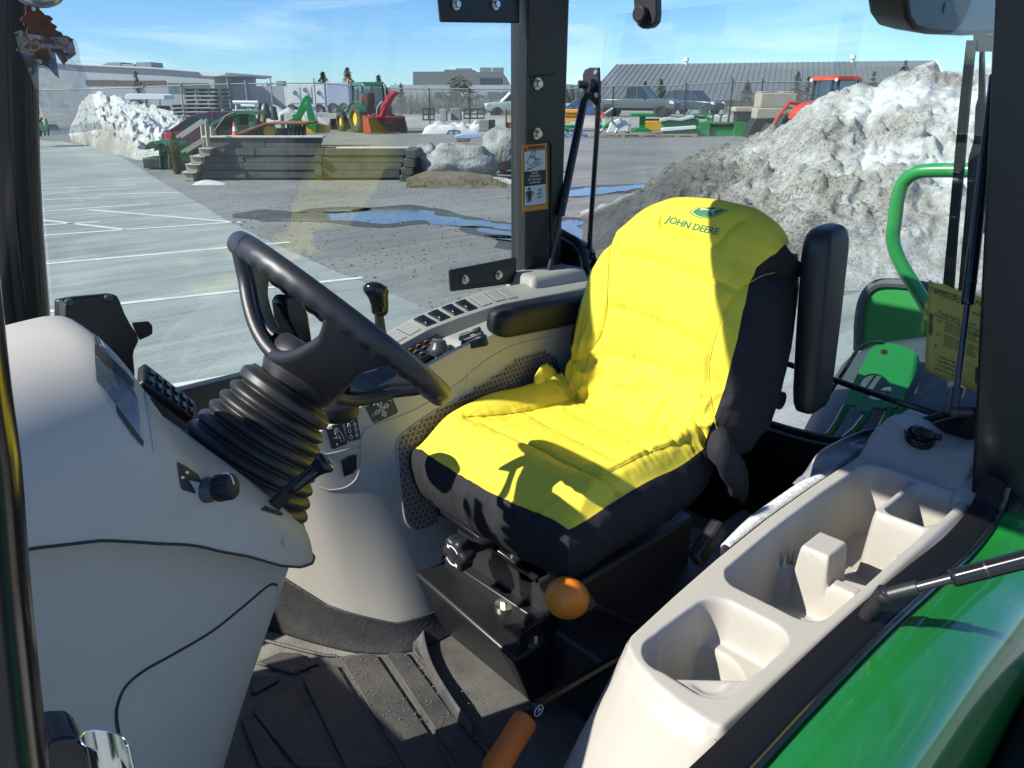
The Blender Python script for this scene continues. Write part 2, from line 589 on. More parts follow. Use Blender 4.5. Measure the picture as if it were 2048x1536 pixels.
boxstroke((.44, .15), .13, .055, -.75); boxstroke((.62, .265), .13, .055, -.75); boxstroke((.38, .25), .15, .13, -.75)
lstroke([(.48, .18), (.60, .245)], .0008, M['label_black']); lstroke([(.15, .395), (.82, .29)], .0006, M['label_black'])
lstroke([(.22, .34), (.30, .375), (.38, .35)], .001, M['label_black'])
mm = MB()
for (x, y, sx, sy) in ((.28, .665, .045, .022),):
    ring = [lpt(x + sx * math.cos(t * .4), y + sy * math.sin(t * .4), 4) for t in range(16)]
    mm.add(ring, [tuple(range(16))])
mm.add([lpt(*q, 4) for q in ((.20, .70), (.36, .695), (.35, .775), (.37, .86), (.32, .865), (.28, .79), (.25, .87), (.20, .872), (.22, .775))], [tuple(range(9))])
mm.build('seated_figure', M['label_black'], lab, smooth=0)
lstroke([(.20, .71), (.13, .74), (.22, .765)], .0011, M['label_black']); lstroke([(.36, .705), (.44, .735), (.35, .76)], .0011, M['label_black'])
lstroke([(.11, .80), (.22, .765)], .0006, M['label_black']); lstroke([(.36, .765), (.46, .79)], .0006, M['label_black'])
# bolted black brackets beside the post
for (c, name) in (([(902, 584), (1034, 567), (1034, 515), (899, 541)], 'bracket_plate'), ([(882, 44), (1040, 46), (1040, -40), (874, -40)], 'bracket_plate')):
    P = []
    v0 = 1.735 if c[0][1] > 300 else 1.665
    for px, py in c:
        P.append(at(px, py, 'y', v0))
    P2 = [p + Vector((0.004, 0.014, 0)) for p in P]
    b = MB().hexa(P + P2).build(name, M['black_paint'], pr, bev=0.005, seg=3)
    for px, py in (((929, 559), (996, 550)) if c[0][1] > 300 else ((911, 9), (990, 9))):
        hexbolt(at(px, py, 'y', v0 - 0.0005), (0.05, -1, 0.05), 0.0135, pr)
# left rear post
m = MB(); m.hexa(post((1.692, 0.402, 1.374), 0.15, 0.12, 1.28, 2.50, Vector((-0.09, 0.106, 0.876)), -1))
m.build('rear_post', M['black_paint'], cab, bev=0.008)
m = MB(); m.hexa(post((1.72, 0.27, 1.374), 0.05, 0.03, 1.24, 2.50, Vector((-0.09, 0.106, 0.876)), -1))
m.build('door_seal', M['black_rubber'], cab, bev=0.008)
# front posts
edge = [(92, 760), (85, 640), (76, 540), (68, 450), (62, 360), (58, 280), (54, 140), (51, 0), (49, -150)]
pts = cr([at(px - 38, py, 'y', 1.72 - 0.0001 * (640 - py)) for px, py in edge], 4)
m = MB(); m.tube(pts, 0.046, 18); m.build('front_post', M['black_gloss'], cab)
pts2 = cr([at(px - 24, py, 'y', 1.70 - 0.0001 * (640 - py)) + Vector((0, -0.012, 0)) for px, py in edge], 4)
m = MB(); m.tube(pts2, 0.018, 10); m.build('front_post_seal', M['black_rubber'], cab)
lp = cr([at(px - 135, py, 'y', 0.42) for px, py in ((-60, 560), (-25, 800), (2, 960), (28, 1200), (74, 1536), (110, 1750))], 4)
m = MB(); m.tube(lp, 0.036, 16); m.build('front_post', M['black_gloss'], cab)
lp = cr([at(px - 40, py, 'y', 0.44) for px, py in ((-70, 560), (-30, 800), (0, 960), (24, 1200), (66, 1536), (100, 1750))], 4)
m = MB(); m.tube(lp, 0.0105, 10); m.build('front_post_seal', M['black_rubber'], cab)
# unseen roof: liner, rails, right hand pane added to let sun reach the seat
m = MB(); m.box((0.94, 0.83, 2.47), (1.28, 0.86, 0.06)); m.build('roof_liner', M['black_plastic'], cab, bev=0.01)
m = MB(); m.box((1.51, 1.45, 2.47), (0.14, 0.42, 0.06)); m.build('roof_liner', M['black_plastic'], cab, bev=0.01)
m = MB(); m.box((0.87, 1.455, 2.47), (1.12, 0.40, 0.006)); m.build('added_roof_pane', M['glass'], cab, smooth=0)
m = MB(); m.box((0.94, 1.70, 2.47), (1.28, 0.08, 0.07)); m.build('roof_rail', M['black_paint'], cab, bev=0.01)
# lower hull
m = MB(); m.box((0.9, 1.10, 0.83), (2.3, 1.55, 0.05)); m.build('floor_panel', M['floor_dust'], cab, smooth=0)
m = MB(); m.box((0.9, 1.80, 1.13), (2.3, 0.03, 0.62)); m.build('lower_side_wall', M['black_plastic'], cab, smooth=0)
m = MB(); m.box((-0.28, 1.07, 1.25), (0.04, 1.4, 0.85)); m.build('front_wall', M['black_plastic'], cab, smooth=0)
sv = [(0.40, 1.42), (0.5, 1.40), (0.58, 1.345), (0.66, 1.285), (0.75, 1.24), (0.9, 1.22), (1.3, 1.22), (1.45, 1.25), (1.55, 1.32), (1.63, 1.42), (1.67, 1.50), (1.70, 1.62), (1.80, 1.66)]
top = cr([Vector((0, a, b)) for a, b in sv], 3)
rings = []
for p in top:
    rings.append([(1.88, p.y, p.z - 0.006), (1.89, p.y, p.z), (1.965, p.y, p.z - 0.012), (1.97, p.y, 0.86), (1.88, p.y, 0.86)])
m = MB(); m.loft(rings); m.build('rear_wall', M['black_gloss'], cab, smooth=40)
m = MB(); m.tube([Vector((1.905, p.y, p.z + 0.004)) for p in top], 0.011, 8); m.build('window_seal', M['black_rubber'], cab)
# glass panes
def pane(name, P, th, parent, mt=None):
    P = [Vector(p) for p in P]
    n = (P[1] - P[0]).cross(P[3] - P[0]).normalized()
    return MB().hexa(P + [p + n * th for p in P]).build(name, mt or M['glass'], parent, smooth=0)
pane('side_window_pane', [(0.33, 1.80, 1.38), (1.70, 1.80, 1.48), (1.57, 1.69, 2.42), (0.42, 1.69, 2.42)], 0.005, cab)
# rear window, with edge trim, hinge bracket and badge
rw = thing('rear_window', 'frameless rear window pane with black edge trim behind the seat', 'window', (1.96, 1.07, 1.25))
def gpt(px, py):
    return onplane(px, py, (1.955, 1.07, 1.4), (1, 0, 0.02))
edge = [(1196, 204), (1196, 225), (1193, 280), (1187, 370), (1182, 440), (1180, 490), (1186, 515), (1204, 533), (1238, 547)]
ep = cr([gpt(*q) for q in edge], 4)
a, b = ep[-1], ep[0]
bot = cr([ep[-1], Vector((a.x, 1.45, 1.50)), Vector((a.x, 1.2, 1.42)), Vector((a.x, 0.8, 1.38)), Vector((a.x, 0.52, 1.36))], 5)
m = MB(); m.tube(ep + bot[1:], 0.0085, 8); m.build('edge_trim', M['black_gloss'], rw)
b = gpt(1212, 30)
outl = [b] + ep + bot[1:] + [Vector((b.x, 0.46, b.z))]
me = MB(); n_ = len(outl)
me.add([p + Vector((0.004, 0, 0)) for p in outl] + [p + Vector((0.009, 0, 0)) for p in outl],
       [tuple(range(n_)), tuple(range(2 * n_ - 1, n_ - 1, -1))] + [(i, (i + 1) % n_, n_ + (i + 1) % n_, n_ + i) for i in range(n_)])
me.build('window_pane', M['glass'], rw, smooth=0)
hb = [gpt(*q) for q in ((1171, 196), (1170, 150), (1174, 140), (1184, 135), (1201, 135), (1203, 205), (1196, 213), (1190, 205), (1180, 196))]
n_ = len(hb)
me = MB(); me.add([p - Vector((0.012, 0, 0)) for p in hb] + [p for p in hb], [tuple(range(n_)), tuple(range(2 * n_ - 1, n_ - 1, -1))] + [(i, (i + 1) % n_, n_ + (i + 1) % n_, n_ + i) for i in range(n_)])
hbo = me.build('hinge_bracket', M['black_plastic'], rw, bev=0.002)
for q in ((1197, 145), (1198, 190)):
    hexbolt(gpt(*q) - Vector((0.012, 0, 0)), (-1, -0.4, 0.1), 0.0075, hbo)
c = gpt(1188, 169) - Vector((0.02, 0, 0))
m = MB(); m.cyl(c + Vector((-0.012, 0, 0)), c + Vector((0.03, 0, 0)), 0.022, n=18); m.cyl(c + Vector((-0.03, 0.02, 0)), c, 0.012, n=12); m.build('pivot', M['black_plastic'], hbo)
# small leaping-deer badge on the corner of the pane
bo = gpt(1188, 512) - Vector((0.006, 0, 0))
BF = frame(bo, (0, -1, 0), (0, 0, 1))
sh = [(-.5, .45), (.5, .45), (.55, -.1), (.3, -.45), (-.3, -.45), (-.55, -.1)]
m = MB(); m.prism([(x * .022, y * .026) for x, y in sh], BF, 0.001); bd = m.build('badge', M['label_black'], rw, smooth=0)
m = MB(); m.prism([(x * .022, y * .026) for x, y in ((-.3, .02), (-.1, .12), (.12, .1), (.3, .28), (.34, .2), (.2, .0), (.3, -.25), (.1, -.05), (-.12, -.02), (-.3, -.28), (-.25, -.05))], BF @ Matrix.Translation((0, 0, .001)), 0.0006); m.build('badge_emblem', M['white_label'], bd, smooth=0)

def gas_strut(name, label, a, b, r1, r2, split, parent_group=None, n=14):
    """tube from a, thin rod to b, ball sockets at both ends"""
    a, b = Vector(a), Vector(b)
    t = thing(name, label, 'gas strut', b, 'gas struts of the cab')
    c = a.lerp(b, split)
    d = (b - a).normalized()
    m = MB(); m.tube([a, c - d * 0.012, c - d * 0.004, c], [r1, r1, r1 * 1.04, r1 * 0.9], n); m.build('cylinder', M['black_gloss'], t)
    m = MB(); m.cyl(c - d * 0.05, c - d * 0.047, r1 * 1.06, n=n); m.build('end_ring', M['steel_dark'], t)
    m = MB(); m.cyl(c, b - d * 0.02, r2, n=12); m.build('rod', M['steel_dark'], t)
    m = MB(); m.cyl(b - d * 0.05, b - d * 0.008, r2 * 1.55, n=12); m.sph(b, r1 * 1.02, 14, 10); m.build('ball_socket', M['black_plastic'], t)
    return t
A_ = gpt(1184, 186) - Vector((0.03, 0, 0)); B_ = at(1097, 549, 'y', 1.70)
gs = gas_strut('gas_strut', 'black gas strut running up from the foot of the far post to the rear window', A_, B_, 0.0135, 0.0065, 0.67)
m = MB(); m.cyl(B_, B_ + Vector((-0.02, 0.05, 0)), 0.012, n=12); m.build('ball_stud', M['black_plastic'], gs)
A_ = at(1992, 150, 'y', 0.56); B_ = at(1908, 822, 'y', 0.45)
gs = gas_strut('gas_strut', 'black gas strut hanging in front of the yellow paper permit', A_, B_, 0.0125, 0.0062, 0.68)
m = MB(); m.cyl(B_, B_ + Vector((0.05, -0.05, 0)), 0.011, n=12); m.build('ball_stud', M['black_plastic'], gs)
B_ = at(1768, 1192, 'y', 0.335); A_ = CAM + ray(2130, 1098).normalized() * ((B_ - CAM).length * .98)
gs = gas_strut('gas_strut', 'black door gas strut with printed lettering above the green fender', A_, B_, 0.0135, 0.0072, 0.60)
m = MB(); m.cyl(B_ + Vector((0, 0, 0.01)), B_ + Vector((0, 0.02, -0.05)), 0.012, n=12); m.build('ball_stud', M['black_plastic'], gs)
M['dull_yellow'] = mat('dull_yellow_print', (0.38, 0.40, 0.08), 0.7)
d_ = (B_ - A_).normalized()
for i, s_ in enumerate(('CAUTION  DO NOT OPEN', 'HIGH PRESSURE  DO NOT HEAT', 'MADE FOR DOOR USE ONLY')):
    o0 = A_.lerp(B_, 0.40)
    up_ = (Vector((0, 0, 1)) - d_ * d_.z).normalized()
    out_ = d_.cross(up_)
    if out_.dot(CAM - o0) < 0: out_ = -out_
    th_ = RAD(62 - i * 20)
    nn = (out_ * math.cos(th_) + up_ * math.sin(th_))
    F = frame(o0 + nn * 0.0129, -d_, nn.cross(-d_) if nn.cross(-d_).z > 0 else -nn.cross(-d_))
    text('lettering', s_, F, 0.0052, M['dull_yellow'], gs, 0.0001)

# roof fittings that hang into the picture
t = thing('roof_speaker', 'black rounded speaker pod hanging from the roof at top right', 'speaker', at(1900, 0, 'y', 0.72) + Vector((0, 0, 0.1)))
pp = []
for px, py in ((1812, -70), (1813, 0), (1818, 40), (1832, 62), (1860, 70), (1930, 73), (1990, 70), (2030, 60), (2030, -70)):
    pp.append(at(px, py, 'y', 0.72))
n_ = len(pp)
me = MB(); me.add(pp + [p + Vector((0.03, 0.10, 0.02)) for p in pp], [tuple(range(n_)), tuple(range(2 * n_ - 1, n_ - 1, -1))] + [(i, (i + 1) % n_, n_ + (i + 1) % n_, n_ + i) for i in range(n_)])
me.build('housing', M['black_plastic'], t, bev=0.012, seg=3)
q = at(1888, 15, 'y', 0.7195)
m = MB(); m.add([q + Vector((0.006 * math.cos(k), 0, 0.012 * math.sin(k))) for k in np.linspace(0, 6.28, 14)[:-1]], [tuple(range(13))]); m.build('slot', M['seam'], t, smooth=0)
t = thing('rear_window_handle', 'black handle with round grip hanging at the top edge of the rear window', 'window handle', gpt(1300, -20))
pp = [gpt(*q) for q in ((1276, -60), (1279, 0), (1281, 30), (1286, 52), (1296, 59), (1313, 56), (1323, 46), (1325, 30), (1324, -60))]
n_ = len(pp)
me = MB(); me.add([p - Vector((0.03, 0, 0)) for p in pp] + pp, [tuple(range(n_)), tuple(range(2 * n_ - 1, n_ - 1, -1))] + [(i, (i + 1) % n_, n_ + (i + 1) % n_, n_ + i) for i in range(n_)])
me.build('handle_body', M['black_plastic'], t, bev=0.006, seg=3)
m = MB(); m.cyl(gpt(1300, 30) - Vector((0.055, 0, 0)), gpt(1300, 30) - Vector((0.028, 0, 0)), 0.022, n=20); m.build('grip', M['black_rubber'], t, bev=0.004)
# rear wiper parked upright beside the left post
t = thing('rear_wiper', 'black wiper with two arms parked upright behind the paper permit', 'wiper', gpt(1900, 600))
def strip(pts, w, th, off, name, mt):
    """flat bar along points, w pixels wide in the photograph"""
    L_, R_ = [], []
    for (px, py, ww) in pts:
        L_.append(gpt(px - ww / 2, py) + Vector((off, 0, 0))); R_.append(gpt(px + ww / 2, py) + Vector((off, 0, 0)))
    m = MB()
    rings = [[l, r, r + Vector((th, 0, 0)), l + Vector((th, 0, 0))] for l, r in zip(L_, R_)]
    m.loft(rings)
    return m.build(name, mt, t, smooth=30)
strip([(1937, 80, 17), (1925, 200, 19), (1913, 330, 19), (1902, 450, 18), (1890, 590, 20), (1880, 720, 20)], 0, 0.012, 0.012, 'blade', M['black_rubber'])
strip([(1947, 80, 3), (1935, 200, 3), (1924, 330, 3), (1912, 450, 3), (1902, 590, 3), (1893, 720, 3)], 0, 0.006, 0.01, 'blade_edge', M['steel_dark'])
strip([(1953, 95, 8), (1953, 195, 13), (1951, 215, 20), (1948, 280, 20), (1939, 320, 24), (1934, 400, 22), (1920, 560, 22), (1908, 700, 22)], 0, 0.01, 0.03, 'arm', M['black_paint'])
strip([(1984, 60, 16), (1982, 150, 18), (1977, 240, 12), (1972, 280, 20), (1966, 330, 12), (1958, 470, 12)], 0, 0.01, 0.03, 'arm', M['black_paint'])
strip([(1965, 68, 50), (1965, 102, 50)], 0, 0.02, 0.02, 'arm_bracket', M['black_plastic'])
# door striker near the camera
t = thing('door_striker', 'bright steel door striker loop beside a black latch, at the lower left', 'door striker', at(230, 1600, 'y', 0.47))
o0 = at(228, 1560, 'y', 0.47)
xx = (at(280, 1500, 'y', 0.47) - at(180, 1500, 'y', 0.47)) * 0.5
zz = Vector((0, 0, 1)) * (at(230, 1470, 'y', 0.47).z - at(230, 1536, 'y', 0.47).z)
lo = [o0 + xx * (0.85 * math.cos(a)) + Vector((0, .012 * math.sin(a), 0)) for a in np.linspace(-.5, 4.2, 20)]
m = MB()
ri = [[p + zz * 1.35, p + zz * 1.35 + (p - o0) * 0.13, p - zz * .8 + (p - o0) * 0.13, p - zz * .8] for p in lo]
m.loft(ri); m.build('striker_loop', M['chrome'], t, bev=0.0015)
pp = [at(px, py, 'y', 0.47) for px, py in ((82, 1600), (84, 1500), (96, 1484), (130, 1479), (160, 1478), (172, 1490), (180, 1520), (182, 1600))]
n_ = len(pp)
me = MB(); me.add(pp + [p + Vector((0, .03, 0.004)) for p in pp], [tuple(range(n_)), tuple(range(2 * n_ - 1, n_ - 1, -1))] + [(i, (i + 1) % n_, n_ + (i + 1) % n_, n_ + i) for i in range(n_)])
me.build('latch_block', M['black_gloss'], t, bev=0.003, seg=3)
# ================================================================== FLOOR, SEAT BASE, LEVERS
fm = thing('floor_mat', 'worn black rubber floor mat with raised ribs on the cab floor', 'floor mat', (0.6, 1.1, 0.858))
m = MB(); m.add([(0.30, 0.62, 0.8585), (1.0, 0.62, 0.8585), (0.98, 1.22, 0.8585), (0.80, 1.30, 0.8585), (0.62, 1.40, 0.8585), (0.30, 1.42, 0.8585)], [(0, 1, 2, 3, 4, 5)])
m.build('mat_sheet', mat('dusty_mat_channel', (.045, .044, .040), .7, col2=(.15, .145, .125), vscale=6, bump=.4, bscale=200, detail=9), fm, smooth=0)
def pad(poly, name='rib', h=0.008):
    m = MB(); m.prism([(p[0], p[1]) for p in poly], Matrix.Translation((0, 0, 0.859)), h)
    return m.build(name, M['floor_mat'], fm, bev=0.003)
def fl(px, py):
    p = at(px, py, 'z', 0.866); return (p.x, p.y)
pad([fl(*q) for q in ((686, 1327), (700, 1313), (726, 1309), (754, 1310), (905, 1536), (812, 1536))])
pad([fl(*q) for q in ((772, 1312), (780, 1304), (814, 1305), (985, 1536), (920, 1536))])
pad([fl(*q) for q in ((832, 1316), (850, 1320), (1010, 1536), (995, 1536))])
pad([fl(*q) for q in ((606, 1362), (622, 1336), (660, 1332), (674, 1330), (800, 1536), (692, 1536))])
pad([fl(*q) for q in ((505, 1424), (515, 1402), (590, 1374), (682, 1536), (595, 1536))])
pad([fl(*q) for q in ((512, 1325), (560, 1304), (600, 1306), (638, 1326), (587, 1347))])
pad([fl(*q) for q in ((500, 1385), (505, 1350), (560, 1352), (557, 1360), (512, 1385))])
pad([fl(*q) for q in ((505, 1425), (480, 1440), (520, 1536), (585, 1536))], 'rib')
m = MB(); m.tube(cr([Vector((*fl(*q), 0.862)) for q in ((530, 1278), (580, 1291), (640, 1306), (672, 1309))], 5), 0.004, 6); m.build('rib', M['floor_mat'], fm)
rnd = random.Random(5)
m = MB()
for k in range(420):
    x, y = rnd.uniform(0.40, 0.85), rnd.uniform(0.85, 1.40)
    r = rnd.uniform(0.0005, 0.0015)
    m.box((x, y, 0.8685 + r * .3), (r * 2, r * 1.6, r * 1.2), rnd.uniform(0, 3))
tag(m.build('crumbs', mat('dry_dirt', (0.20, 0.185, 0.15), 0.95), None, smooth=0), 'dry dirt crumbs scattered over the black floor mat', 'dirt', kind='stuff')

sb = thing('seat_pedestal', 'black steel box pedestal with bolted plates under the seat', 'seat base', (1.2, 1.05, 0.86))
# front wall + step box; top z about 1.03
m = MB()
P = [Vector(p) for p in ((0.93, 0.93, 0.86), (1.60, 0.93, 0.86), (1.60, 1.36, 0.86), (0.945, 1.40, 0.86), (0.875, 0.93, 1.01), (1.60, 0.93, 1.01), (1.60, 1.36, 1.01), (0.90, 1.38, 1.03))]
m.hexa(P); m.build('box', M['black_paint'], sb, bev=0.012, seg=3)
m = MB(); m.hexa([at(*q, 'y', 1.36) for q in ((835, 1270), (880, 1240), (880, 1105), (820, 1112))] + [at(*q, 'y', 1.36) + Vector((0.006, 0.015, 0)) for q in ((835, 1270), (880, 1240), (880, 1105), (820, 1112))])
m.build('side_flange', M['black_paint'], sb, bev=0.003)
m = MB(); m.box((0.99, 1.16, 1.024), (0.03, 0.40, 0.03)); m.build('rail', M['black_paint'], sb, bev=0.004)
m = MB(); m.box((1.06, 0.945, 1.035), (0.32, 0.012, 0.05)); m.build('rail', M['black_paint'], sb, bev=0.004)
m = MB(); m.tube([(1.06, 1.28, 1.028), (1.06, 1.12, 1.032), (1.065, 0.97, 1.03)], 0.011, 8); m.build('rail', M['black_gloss'], sb)
for px, py in ((1010, 1210), (1066, 1277)):
    p = at(px, py, 'z', 1.018)
    m = MB(); m.cyl(p - Vector((0, 0, .006)), p + Vector((0, 0, .003)), 0.024, n=24); m.cyl(p, p + Vector((0, 0, 0.012)), 0.011, n=6)
    m.build('bolt', M['bolt'], sb, smooth=30)
lip0 = [at(*q, 'y', y_) for q, y_ in (((846, 1222), 1.30), ((851, 1275), 1.24), ((868, 1330), 1.15), (( 905, 1392), 1.04), ((948, 1452), .95))]
lip1 = [at(*q, 'z', .868) for q in ((826, 1306), (850, 1330), (876, 1368), (915, 1420), (958, 1475))]
grid_mesh('mat_edge', np.array([[tuple(a_.lerp(b_, f) + Vector((-.01, 0, -.012)) * math.sin(f * 3.14)) for f in np.linspace(0, 1, 7)] for a_, b_ in zip(cr(lip0, 5), cr(lip1, 5))]), M['floor_mat'], sb, solid=.004)
# dark tunnel behind the levers
m = MB(); m.box((1.35, 0.79, 0.95), (0.75, 0.27, 0.18)); m.build('lever_tunnel', M['black_plastic'], sb, bev=0.01)
for i, (px, py, L_) in enumerate(((1150, 1335, .12), (1210, 1290, .10), (1240, 1190, .09))):
    p = at(px, py, 'y', 0.9)
    m = MB(); m.tube([p, p + Vector((L_ * .5, -.02, .01)), p + Vector((L_, -.03, -.03))], 0.009, 8); m.build('linkage_rod', M['steel_dark'], sb)

# lever with the orange ball
t = thing('range_lever', 'black lever with a large round orange ball knob below the seat', 'lever', at(1270, 1250, 'y', 0.82))
c = at(1134, 1196, 'y', 0.82)
ax = (at(1215, 1222, 'y', 0.815) - c).normalized() + Vector((0.06, 0, 0)); ax.normalize()
F = frame(c, ax.orthogonal(), ax.cross(ax.orthogonal()))
F = Matrix.Translation(c) @ ax.to_track_quat('Z', 'Y').to_matrix().to_4x4()
R_ = 0.0395
prof = [(0.001, -1.0), (0.35, -0.965), (0.62, -0.85), (0.83, -0.64), (0.95, -0.38), (1.0, -0.08), (0.99, 0.18), (0.93, 0.42), (0.86, 0.60)]
m = MB(); m.lathe([(r * R_ * 1.0, z * R_ * 1.08) for r, z in prof], F, 32); m.build('ball_knob', M['orange'], t, smooth=60)
m = MB(); m.lathe([(r * R_, z * R_) for r, z in ((0.85, .60), (0.85, .645), (0.72, .95), (0.55, 1.35), (0.44, 1.72), (0.40, 1.85), (0.1, 1.87))], F, 28); m.build('knob_collar', M['knob_grey'], t, smooth=50)
p1 = F @ Vector((0, 0, R_ * 1.85)); p2 = at(1262, 1247, 'y', 0.815); p3 = at(1330, 1260, 'y', 0.80)
m = MB(); m.tube(cr([p1, p1.lerp(p2, .6), p2, p3, p3 + Vector((0.02, 0, -.16))], 5), 0.0095, 10); m.build('rod', M['black_gloss'], t)
# park brake handle with the orange foam grip
t = thing('parking_brake_lever', 'black lever with an orange foam grip rising from the floor', 'lever', at(1080, 1420, 'y', 0.72))
a, b = at(1052, 1438, 'y', 0.72), at(985, 1545, 'y', 0.70)
d = (b - a).normalized()
m = MB(); m.tube([a - d * .004, a, a + d * .008, a.lerp(b, .5), b - d * .01, b, b + d * .004], [.012, .0205, .0225, .0215, .0225, .0215, .016], 20); m.build('foam_grip', M['orange_foam'], t, smooth=60)
e = at(1100, 1398, 'y', 0.73)
m = MB(); m.tube(cr([b + d * .03, b, a, e, e + (e - a) * 1.5 + Vector((.1, 0, -.03))], 4), 0.011, 10); m.build('rod', M['black_gloss'], t)
q = at(1076, 1420, 'y', 0.712)
pt_ = thing('_tmp', None, None); bpy.data.objects.remove(pt_)
ring = [q + Vector((0.010 * math.cos(k), -0.002, 0.010 * math.sin(k))) for k in np.linspace(0, 6.28, 20)]
m = MB(); m.tube(ring, 0.0008, 5); m.build('park_mark_ring', M['white_print'], t)
text('park_mark', 'P', frame(q - Vector((0, 0.003, 0)), (0.8, -0.1, -0.3), (0.3, 0, 0.9)), 0.014, M['white_print'], t)
# ================================================================== SEAT
seat = thing('driver_seat', 'high backed driver seat in a bright yellow and black cloth cover', 'seat', (1.25, 1.07, 1.03))
VC = 1.07
def normals(P):
    du = np.gradient(P, axis=0); dv = np.gradient(P, axis=1)
    n = np.cross(du, dv)
    n /= np.linalg.norm(n, axis=2, keepdims=True) + 1e-12
    return n
def arr_bvh(P):
    n, m = P.shape[:2]
    idx = np.arange(n * m).reshape(n, m)
    q = np.stack([idx[:-1, :-1], idx[1:, :-1], idx[1:, 1:], idx[:-1, 1:]], -1).reshape(-1, 4)
    return BVHTree.FromPolygons([Vector(p) for p in P.reshape(-1, 3)], q.tolist())
def seam_hits(tree, pts, n=10):
    out = []
    for p in cr([Vector((x, y, 0)) for x, y in pts], n):
        h = tree.ray_cast(CAM, ray(p.x, p.y).normalized())
        if h[0] is not None:
            out.append(h[0])
    return out
def dense(pts, step=0.003):
    out = []
    for a, b in zip(pts[:-1], pts[1:]):
        L_ = (b - a).length
        if L_ > 0.08: continue
        k = max(1, int(L_ / step))
        out += [a.lerp(b, i / k) for i in range(k)]
    return np.array([tuple(p) for p in out])
def dist_to(P, S):
    Q = P.reshape(-1, 3)
    out = np.empty(len(Q))
    for i in range(0, len(Q), 4000):
        d = ((Q[i:i + 4000, None, :] - S[None]) ** 2).sum(2)
        out[i:i + 4000] = np.sqrt(d.min(1))
    return out.reshape(P.shape[:2])
def nz(P, sc, off=0.0):
    Q = P.reshape(-1, 3) * np.array(sc) + off
    return np.array([noise.noise(Vector(q)) for q in Q]).reshape(P.shape[:2])
def split_build(P, mask, name, mt, parent):
    """faces of the grid whose mask holds, as one mesh"""
    n, m = P.shape[:2]
    idx = np.arange(n * m).reshape(n, m)
    q = np.stack([idx[:-1, :-1], idx[1:, :-1], idx[1:, 1:], idx[:-1, 1:]], -1)
    q = q[mask[:-1, :-1]].reshape(-1, 4)
    used, inv = np.unique(q, return_inverse=True)
    me = bpy.data.meshes.new(name)
    me.from_pydata(P.reshape(-1, 3)[used].tolist(), [], inv.reshape(-1, 4).tolist())
    finish(me, 180)
    me.materials.append(mt)
    return link(name, me, parent)
# ---- cushion
def cush(s, t):
    a, b = 0.238, 0.247
    k = 0.34
    ss = s * np.sqrt(1 - t * t * k / 2)
    tt = t * np.sqrt(1 - s * s * k / 2)
    u = 1.176 + a * ss * 1.08
    v = VC + .027 + b * tt * 1.08
    at_ = np.abs(t)
    z = 1.380 - 0.024 * sst(-0.6, 1.0, s) + 0.036 * sst(0.48, 0.86, at_) * sst(-1.1, 0.1, s) \
        - np.maximum(0.050 * sst(0.84, 1.03, at_), 0.046 * sst(0.50, 1.02, -s) ** 1.3) - 0.2 * np.minimum(0.050 * sst(0.84, 1.03, at_), 0.046 * sst(0.50, 1.02, -s) ** 1.3)
    z = z + 0.012 * sst(0.2, 0.9, s) * sst(0.4, 0.8, at_)
    return np.stack([u, v, z], -1)
g = np.linspace(-1, 1, 140)
S_, T_ = np.meshgrid(g, g, indexing='ij')
PC = cush(S_, T_)
tr = arr_bvh(PC)
ZQ = lambda x, y: (830 + x * .3125, 760 + y * .3125)
cs = [[ZQ(*q) for q in s_] for s_ in (
    [(1125, 600), (1250, 585), (1440, 490), (1600, 430), (1760, 395)],
    [(330, 235), (520, 222), (700, 200), (900, 150), (1110, 100)],
    [(330, 240), (440, 270), (600, 345), (800, 440), (1000, 540), (1125, 600), (1240, 640), (1300, 730)],
    [(690, 200), (900, 310), (1150, 430), (1300, 520)],
    [(980, 200), (1250, 320), (1540, 460)],
    [(1110, 100), (1350, 210), (1600, 330), (1690, 410)])]
seams = [seam_hits(tr, c) for c in cs]
SD = np.concatenate([dense(s_) for s_ in seams if len(s_) > 1])
N_ = normals(PC)
if N_[70, 70, 2] < 0: N_ = -N_
D_ = dist_to(PC, SD)
disp = -0.0065 * np.exp(-(D_ / 0.006) ** 2) + 0.003 * sst(0.0, 0.035, D_)
w1 = nz(PC, (16, 60, 30)); w2 = nz(PC, (70, 22, 30), 7.3); w3 = nz(PC, (7, 7, 7), 3.1)
near_seam = np.exp(-(D_ / 0.028) ** 2)
fold = lambda a: (1 - np.abs(a)) ** 3 - .42
disp += near_seam * (0.0026 * fold(w1) + 0.002 * w2) + 0.004 * w3
rear = sst(0.45, 0.95, S_)
disp += rear * (0.009 * fold(nz(PC, (17, 30, 10), 1.7)) + 0.006 * w2)
frontl = sst(-0.2, -0.9, S_) * 0 + sst(0.2, 0.9, -S_)
disp += frontl * 0.0035 * fold(nz(PC, (9, 26, 10), 4.4))
PC2 = PC + N_ * disp[..., None]
co = split_build(PC2, np.ones_like(S_, bool), 'cushion_cover', M['yellow'], seat)
tr = arr_bvh(PC2)
for c in cs:
    h_ = [Vector(p) for p in seam_hits(tr, c, 14)]
    if len(h_) > 2:
        m = MB(); m.tube([p + Vector((0, 0, 0.0012)) for p in h_], 0.0009, 5, cap=False); m.build('stitching', M['yellow_thread'], co)
